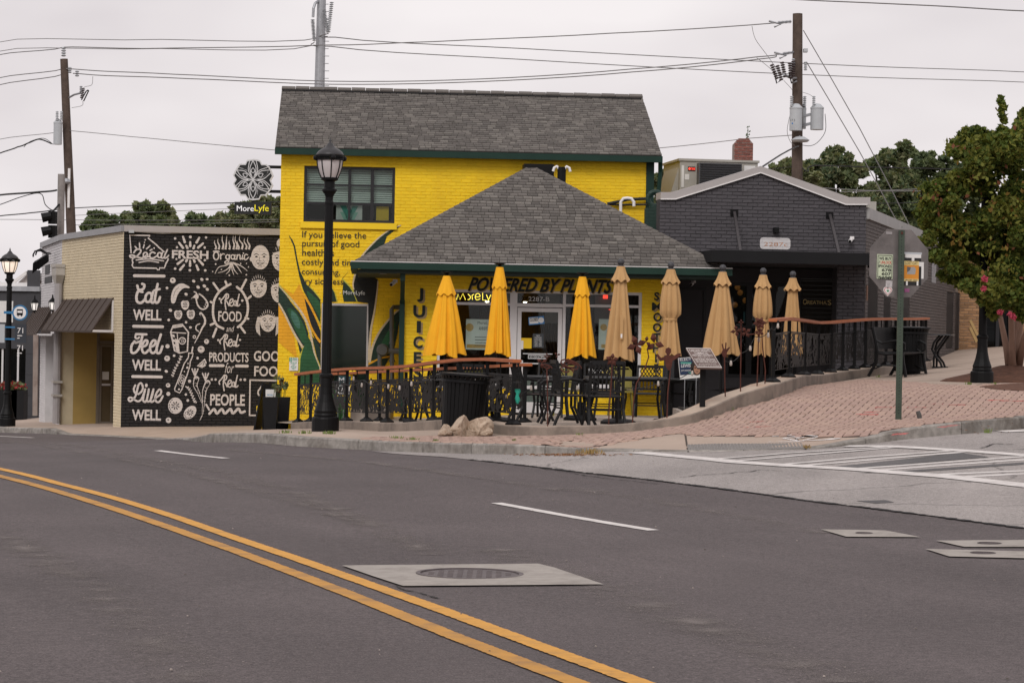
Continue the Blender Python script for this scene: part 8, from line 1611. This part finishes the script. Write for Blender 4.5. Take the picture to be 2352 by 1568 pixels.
b.poly([(fc[0]- .02,fc[1]- .055),(fc[0]+.01,fc[1]- .068),(fc[0]+.04,fc[1]- .055),(fc[0]+.01,fc[1]- .05)],-.009);b.build('portrait_features',mat('print brown dark',(.07,.035,.03),.7),t,EF.M)
b=MB();
for px in (215,350): u0,z0=EF.uv(*c5(px,850));b.tube([(u0,0.006,z0+.1),(u0,.006,PZ(1.6,Ye)+.1)],.006,5)
b.build('stake',m_steel,t,EF.M)
q0,q1=at(1556,935,41.4),at(1652,917,41.4);t=thing('planter_box','low concrete planter bed under the campaign sign','planter',((q0.x+q1.x)/2,41.2,PZ(1.8,41)));b=MB();zf=PZ(1.8,41.0);b.box(q0.x,q1.x,40.7,42.6,zf- .02,zf+.16);b.build('box',m_conc,t);b=MB();b.box(q0.x+.08,q1.x- .08,40.78,42.5,zf+.16,zf+.19);b.build('soil',mat('dark soil',(.02,.016,.013),.95),t)
# hiring sign, bollards and raised bed on the ramp side
Yh=43.8;HFr=Frame((0,Yh,0),(1,-.1,0));k6=lambda x,y: (759.3+x/6.4,765.5+y/6.4);t=thing('yard_sign','dark teal lettered yard sign behind the front railing near the lamp','sign',at(778,965,Yh));a=[HFr.uv(*k6(*q)) for q in ((60,975),(262,985),(300,628),(105,622))];b=MB();b.poly(a,0,.01);b.build('panel',mat('dark teal print',(.02,.06,.065),.6),t,HFr.M)
b=MB();b.poly([HFr.uv(*k6(*q)) for q in ((75,885),(275,893),(287,758),(88,750))],-.004);b.build('panel_print',m_paper,t,HFr.M);b=MB();u0,z0=HFr.uv(*k6(90,868));u1,z1=HFr.uv(*k6(265,772));text('','NOW',None,u0,u1,z0,z1,mb=b,v=-.006,bold=.03);b.build('panel_print',mat('dark teal print',(.02,.06,.065)),t,HFr.M);b=MB();u0,z0=HFr.uv(*k6(122,718));u1,z1=HFr.uv(*k6(200,648));text('','M',None,u0,u1,z0,z1,mb=b,v=-.004);b.build('panel_print',m_wl,t,HFr.M);b=MB();u0,z0=HFr.uv(*k6(85,925));u1,z1=HFr.uv(*k6(255,900));text('','Interviews',None,u0,u1,z0,z1,mb=b,v=-.004,bold=.02);b.build('panel_print',m_ypaper,t,HFr.M);b=MB()
for px in (110,190): u0,z0=HFr.uv(*k6(px,980));b.tube([(u0,.005,z0+.05),(u0,.005,PZ(-3,Yh))],.006,4)
b.build('stake',m_steel,t,HFr.M)
for i,px in enumerate((804,812)):
    p=at(px,955,45.2+.5*i);b=MB();zf=PZ(p.x,p.y);b.lathe([(.055,0),(.055,.88),(.045,.93),(.01,.95)],12,(p.x,p.y,zf));b.build('bollard',m_yel,None,label=('front yellow bollard by the gas meter','rear yellow bollard by the gas meter')[i],cat='bollard',group='yellow bollards')
q0,q1=at(812,965,45.5),at(890,960,44.5);b=MB();zf=PZ(-2.4,45);b.box(q0.x,q1.x,44.6,46.8,zf- .05,zf+.2);b.build('raised_bed',m_conc,None,label='low concrete raised bed between ramp and yellow wall',cat='planter')
rg=random.Random(4)
def tuft(name,label,p,n,h,spread,m,cat='grass',group='weeds along the kerbs',wd=.006):
    b=MB()
    for k in range(n):
        a=rg.uniform(0,6.28);r0=rg.uniform(0,spread);x,y=p.x+r0*math.cos(a),p.y+r0*math.sin(a);hh=h*rg.uniform(.5,1);lx,ly=rg.uniform(-.6,.6)*hh,rg.uniform(-.5,.5)*hh;b.add([(x- wd,y,p.z- .01),(x+wd,y,p.z- .01),(x+lx*.5+wd*.6,y+ly*.5,p.z+hh*.7),(x+lx*.5- wd*.6,y+ly*.5,p.z+hh*.7),(x+lx,y+ly,p.z+hh)],[(0,1,2,3),(3,2,4)])
    return b.build(name,m,None,label=label,cat=cat,group=group)
m_gr=mat('grass blade',(.13,.17,.045),.8,rnd=.3);m_gr2=mat('dry grass blade',(.24,.16,.06),.9,rnd=.3);m_bam=mat('lush blade',(.02,.075,.02),.7,rnd=.3)
tuft('ornamental_grass','dark green bladed plant behind the lamp base',Vector((-3.1,45.4,PZ(-3.1,45.4))),90,.75,.3,m_bam,'plant',None,.016)
wl=[('weed tuft left of the nearest lamp base',657,994,30),('weed tuft hugging the left side of the nearest lamp',700,995,30),('weed tuft in front of the nearest lamp base',757,996,50),('bright weed tuft in the pavers left of the trash can',914,1008,26),('low weed patch left of the rocks',950,1012,34),('small weed tuft in the pavers below the rocks',1000,1015,16),('small weed near the kerb below the green cloth',1180,1014,10),('weed tuft at the foot of the patio wall below the cloth',1330,1001,12),('weed tuft at the patio wall below the plaque post',1583,972,18),('second weed tuft up the patio wall past the plaque',1610,966,16),('weed tuft under the rusty wall top',1680,942,16),('weed tuft at the wall below the climbing railing start',1783,913,10),('weed tuft beside the bench leg',2018,866,16),('weed tuft beside the right lamp base',2225,883,18),('weed sprig between lamp and mulch at right',2285,884,14),('dry weed at the ramp corner by the warning panel',1852,1029,18),('weed tuft in the right kerb gutter',2268,992,14)]
for lb_,x,y,n in wl: tuft('weed_tuft',lb_,gs(x,y),n,.055,.10 if n>25 else .05,m_gr2 if 'dry' in lb_ else m_gr)
tuft('weed_tuft','dry grass clump in the gutter below the low kerb',hit(Hn,1360,1043),60,.09,.22,m_gr2)
# leaf litter in gutter
b=MB()
for k in range(260):
    x=rg.gauss(1300,55);q=hit(Hn,x,1046+rg.uniform(-2,3));a=rg.uniform(0,6.28);s_=rg.uniform(.012,.03);b.add([(q.x+s_*math.cos(a),q.y+s_*math.sin(a),q.z+.012),(q.x- s_*.5*math.sin(a),q.y+s_*.5*math.cos(a),q.z+.018),(q.x- s_*math.cos(a),q.y- s_*math.sin(a),q.z+.012),(q.x+s_*.5*math.sin(a),q.y- s_*.5*math.cos(a),q.z+.02)],[(0,1,2,3)])
for k in range(120):
    q=hit(Hn,rg.uniform(2080,2352),0+1012) if False else gs(rg.uniform(1600,2330),rg.uniform(905,1000));s_=rg.uniform(.01,.022);a=rg.uniform(0,6.28);z=q.z+.02;b.add([(q.x+s_*math.cos(a),q.y+s_*math.sin(a),z),(q.x- s_*.5*math.sin(a),q.y+s_*.5*math.cos(a),z+.006),(q.x- s_*math.cos(a),q.y- s_*math.sin(a),z),(q.x+s_*.5*math.sin(a),q.y- s_*.5*math.cos(a),z+.004)],[(0,1,2,3)])
b.build('leaf_litter',mat('fallen leaves',(.25,.12,.05),.9,rnd=.4),None,label='scattered brown fallen leaves along the gutter and pavers',cat='leaves',kind='stuff')
q=gs(2113,962);b=MB();b.tube([q+Vector((0,0,-.02)),q+Vector((-.01,0,.05)),q+Vector((-.03,0,.10))],[.03,.032,.028],8);b.build('pipe_stub',mat('dull stub',(.09,.085,.08),.6,.3),None,label='short bent metal stub in the pavers right of the post',cat='stub')
# A-frame sign, planters at the yellow corner
Ya=47.4;g0=at(590,988,Ya);zg=S(g0.x,Ya);t=thing('sandwich_board','black folding sandwich board in front of the mural by the planters','sign',(g0.x+.2,Ya,zg));k7=lambda x,y: ((440+x/3.675)/1.633,(1220+y/3.675)/1.633)
pa_,pb_,pc_=at(*k7(1890,1445),Ya- .1),at(*k7(1985,1445),Ya+.1),at(*k7(2010,795),Ya);zb=zg
b=MB();b.add([(pa_.x,Ya- .35,zb),(pa_.x+.06,Ya+.3,zb),(pc_.x+.05,Ya+.3,pc_.z),(pc_.x,Ya- .3,pc_.z),(pa_.x+.03,Ya- .36,zb),(pa_.x+.10,Ya+.3,zb),(pc_.x+.08,Ya+.3,pc_.z),(pc_.x+.03,Ya- .31,pc_.z)],[(0,1,2,3),(7,6,5,4),(0,4,5,1),(1,5,6,2),(2,6,7,3),(3,7,4,0)]);b.build('board',m_blackcloth,t)
pe=at(*k7(2230,795),Ya- .2);b=MB();b.add([(pc_.x+.03,Ya- .31,pc_.z),(pe.x,Ya- .05,pc_.z- .02),(pe.x+.05,Ya- .3,zb),(pc_.x+.05,Ya- .55,zb),(pc_.x+.03,Ya- .28,pc_.z),(pe.x,Ya- .02,pc_.z- .02),(pe.x+.05,Ya- .27,zb),(pc_.x+.05,Ya- .52,zb)],[(3,2,1,0),(4,5,6,7),(0,1,5,4),(1,2,6,5),(2,3,7,6),(3,0,4,7)]);b.build('board',m_blackcloth,t)
AFm=Frame((0,Ya- .62,0),(1,0,0));
b=MB();q=AFm.rect(*k7(2045,882),*k7(2190,990));b.box(q[0],q[1],-.01,0,q[2],q[3]);pp=b.build('clip_card',m_paper,t,AFm.M);text('card_print','HOW',AFm.M,q[0]+.03,q[0]+.03+(q[1]- q[0])*.55,q[2]+.06,q[3]- .12,mat('print blue',(.02,.22,.42),.6),pp,v=-.012,bold=.02)
for i,(x0,x1,yy,Yq) in enumerate(((2012,2228,1452,46.5),(2232,2380,1440,47.2))):
    pl0,pl1=at(*k7(x0,1000),Yq),at(*k7(x1,1000),Yq);w_=(pl1.x- pl0.x);cx=(pl0.x+pl1.x)/2;zb=S(cx,Yq);zt=at(*k7(x0,985),Yq).z;t=thing('planter',('front black tapered planter with a leggy plant by the mural','rear black tapered planter half hidden beside the railing')[i],'planter',(cx,Yq,zb),group='black planters');b=MB();a_,c_=w_*.36,w_*.5
    b.add([(cx- a_,Yq- a_,zb),(cx+a_,Yq- a_,zb),(cx+a_,Yq+a_,zb),(cx- a_,Yq+a_,zb),(cx- c_,Yq- c_,zt),(cx+c_,Yq- c_,zt),(cx+c_,Yq+c_,zt),(cx- c_,Yq+c_,zt)],[(3,2,1,0),(0,1,5,4),(1,2,6,5),(2,3,7,6),(3,0,4,7),(4,5,6,7)]);b.build('pot',m_blackcloth,t)
    if i == 0:
        bl=[];b=MB()
        for k in range(9): x=cx+rg.uniform(.05,c_+.15);h=rg.uniform(.1,.42);b.tube([(x- .02,Yq,zt),(x,Yq,zt+h)],.006,4);bl.append(((x,Yq,zt+h),(.06,.06,.05)))
        b.build('stem',mat('stem green',(.05,.08,.02),.8),t);leaves('foliage',t,bl,260,.04,[LG[1],LG[2],OR_[1]],77,core=.1)
q0=at(596,985,48.2);b=MB();zb=S(q0.x,48.2);b.lathe([(.07,0),(.07,.22)],12,(q0.x,48.2,zb));b.cur=1;b.lathe([(.0705,.22),(.0705,.38)],12,(q0.x,48.2,zb));b.cur=0;b.lathe([(.07,.38),(.07,.46),(.02,.5)],12,(q0.x,48.2,zb));b.build('bollard',[m_yel,m_white],None,label='yellow bollard with a white band behind the sandwich board',cat='bollard',group='yellow bollards')

# ================================================================ GARDEN STAKES AND STRING LIGHTS
def stake(label,basepx,pts,heads,spiral=None):
    p=walltop(basepx);Yk=p.y;t=thing('garden_stake',label,'garden ornament',p,group='rusted garden stakes on the wall');b=MB();P=[p]+[at(x,y,Yk) for x,y in pts];b.tube(P,.009,5);b.build('rod',m_rust,t)
    for (x,y,r,k,ang) in heads:
        c=at(x,y,Yk);rr=r/FPX*Yk
        for j in range(k):
            a=ang+2*math.pi*j/k;d=Vector((math.cos(a),.25*math.sin(a*2),math.sin(a)));n_=Vector((-d.z,0,d.x));b=MB();tip=c+d*rr*1.0;b.add([c,c+d*rr*.5+n_*rr*.32+Vector((0,-.02,0)),tip,c+d*rr*.5- n_*rr*.32+Vector((0,-.02,0)),c+d*rr*.5+Vector((0,-.035,0))],[(0,4,1),(1,4,2),(2,4,3),(3,4,0)]);b.build('petal',m_rust,t)
    if spiral:
        b=MB()
        for (x,y,r,turns) in spiral: c=at(x,y,Yk);rr=r/FPX*Yk;b.tube([c+Vector((rr*(1- q/(turns*14)*.75)*math.cos(q*.45),0,rr*.45*(1- q/(turns*14)*.75)*math.sin(q*.45)- rr*.3*(1- q/(turns*14))*math.cos(q*.45))) for q in range(int(turns*14))],.010,5)
        b.build('scroll',m_rust,t)
    return t
stake('rusted twisted bird shaped stake in front of the glass door',1258,[(1258,925),(1257,880),(1256,845)],[(1245,832,14,3,.5),(1256,818,8,4,0),(1280,815,8,3,.3)],[(1256,842,12,1.5),(1310,838,26,2.5),(1300,850,18,1.2)])
stake('rusted lotus stake with large petals in front of the right window',1453,[(1455,925),(1462,880),(1480,850),(1490,820),(1487,800)],[(1462,792,24,4,.4),(1503,788,24,3,-.3),(1484,785,14,3,1.4)]);stake('rusted tulip stake below the strap umbrella',1398,[(1400,930),(1404,880),(1406,832)],[(1406,826,16,5,.2)],None)
t=stake('rusted cherub figure stake in front of the SMOOTHIES pillar',1532,[(1534,900),(1540,850)],[]);Yk=walltop(1532).y;b=MB();FK=Frame((0,Yk,0),(1,0,0));b.poly([FK.uv(1534+x*.6,838+y*.6) for x,y in ((0,20),(-8,5),(-12,-18),(-30,-14),(-44,-36),(-40,-44),(-26,-28),(-10,-34),(-4,-40),(-10,-50),(-8,-62),(2,-68),(12,-62),(12,-48),(6,-38),(18,-32),(34,-42),(48,-46),(50,-38),(36,-26),(18,-16),(14,8),(8,20))],-.004,.008);b.build('figure',m_rust,t,FK.M)
t=stake('rusted raised hand figure stake in front of the widest tan umbrella',1666,[(1665,880),(1664,815)],[]);Yk=walltop(1666).y;FK=Frame((0,Yk,0),(1,0,0));b=MB();b.poly([FK.uv(1664+x*.5,808+y*.5) for x,y in ((-6,24),(-14,4),(-8,-10),(-14,-36),(-8,-38),(-2,-14),(2,-16),(4,-44),(10,-42),(8,-12),(22,-24),(26,-20),(12,2),(8,24))],-.004,.008);b.build('figure',m_rust,t,FK.M)
stake('rusted flower stake with three heads beside the widest tan umbrella',1701,[(1701,860),(1702,800),(1702,745)],[(1691,760,14,4,.2),(1713,763,14,4,.6),(1702,740,7,4,0)]);stake('rusted rose stake with a big round bloom near the railing start',1739,[(1740,850),(1742,790),(1746,750)],[(1745,742,16,6,.1),(1744,762,12,5,.7),(1742,742,10,5,.4)]);stake('plain rusted rod stake nearest the climbing railing',1757,[(1758,850),(1752,800),(1750,765),(1720,768)],[])
m_glassb=glass_mat('bulb glass',(.95,.9,.85),alpha=.9,spec=1.0);m_sock=mat('bulb frosted',(.42,.37,.33),.25)
def string_lights(label,pts,bulbs):
    t=thing('string_lights',label,'lights',pts[0]);b=MB();P=[]
    for a,c in zip(pts[:-1],pts[1:]):
        for j in range(5): q=a.lerp(c,j/5);P.append(q+Vector((0,0,-.06*math.sin(math.pi*j/5))))
    P.append(pts[-1]);b.tube(P,.006,4);b.build('cable',m_blackwire,t)
    for c in bulbs:
        b=MB();b.lathe([(.014,.035),(.014,.07)],8,c);b.build('socket',m_black,t);b=MB();b.lathe([(.012,.035),(.017,.005),(.021,-.02),(.014,-.04),(.004,-.045)],8,c);b.build('bulb',m_sock,t,smooth=True)
off=Vector((-.06,-.06,0));L1=[];
for i,p in enumerate(fr_posts[2:]): L1.append(p+off+Vector((0,0,.70- .05*(i % 2))))
string_lights('string of small glass bulbs along the front ramp railing',L1,[at(759.3+x/6.4,765.5+y/6.4,yy) for x,y,yy in ((340,660,41),(595,720,39.6),(460,755,40.2),(850,775,38.2),(1015,795,37.4),(1190,735,36.6),(2135,705,34.2))]+[at(1093+dx,885+dy,34.6) for dx,dy in ((22,12),(68,22))])
w1,w2=walltop(1666),walltop(1757);c5p=lambda x,y,Y: at(1531+x/5.121,704.2+y/5.121,Y)
string_lights('string of glass bulbs draped between the rusted stakes',[c5p(690,640,33.6),c5p(880,545,33.7),c5p(1040,350,34),c5p(1235,250,34.4),c5p(1310,195,34.6)],[c5p(757,660,33.6),c5p(985,485,33.8),c5p(1195,330,34.3),c5p(1310,222,34.5),c5p(1085,385,34.1)])
string_lights('string of bulbs hung low across the patio tables',[at(1195,905,35.2),at(1258,850,35),at(1340,880,35),at(1440,890,35),at(1530,870,35),at(1590,850,35)],[at(1258,868,35),at(1220,890,35),at(1326,890,35),at(1425,893,35),at(1512,880,35),at(1590,856,35)])
# far planters with red flowers by the far left store
for i,px in enumerate((20,36)):
    p=at(px,940,72);zb=S(p.x,72);t=thing('planter',('black planter of red flowers left of pair at the far left','black planter of red flowers right of pair at the far left')[i],'planter',(p.x,72,zb),group='flower planters at the far store');b=MB();zt=at(px,895,72).z;b.box(p.x- .3,p.x+.3,71.7,72.3,zb,zt);b.build('pot',m_blackcloth,t);leaves('flowers',t,[((p.x,72,zt+.1),(.32,.3,.14))],260,.07,[leafmat('red flower',(.32,.03,.04)),LG[1],leafmat('red flower',(.3,.03,.04))],60+i,core=.2)
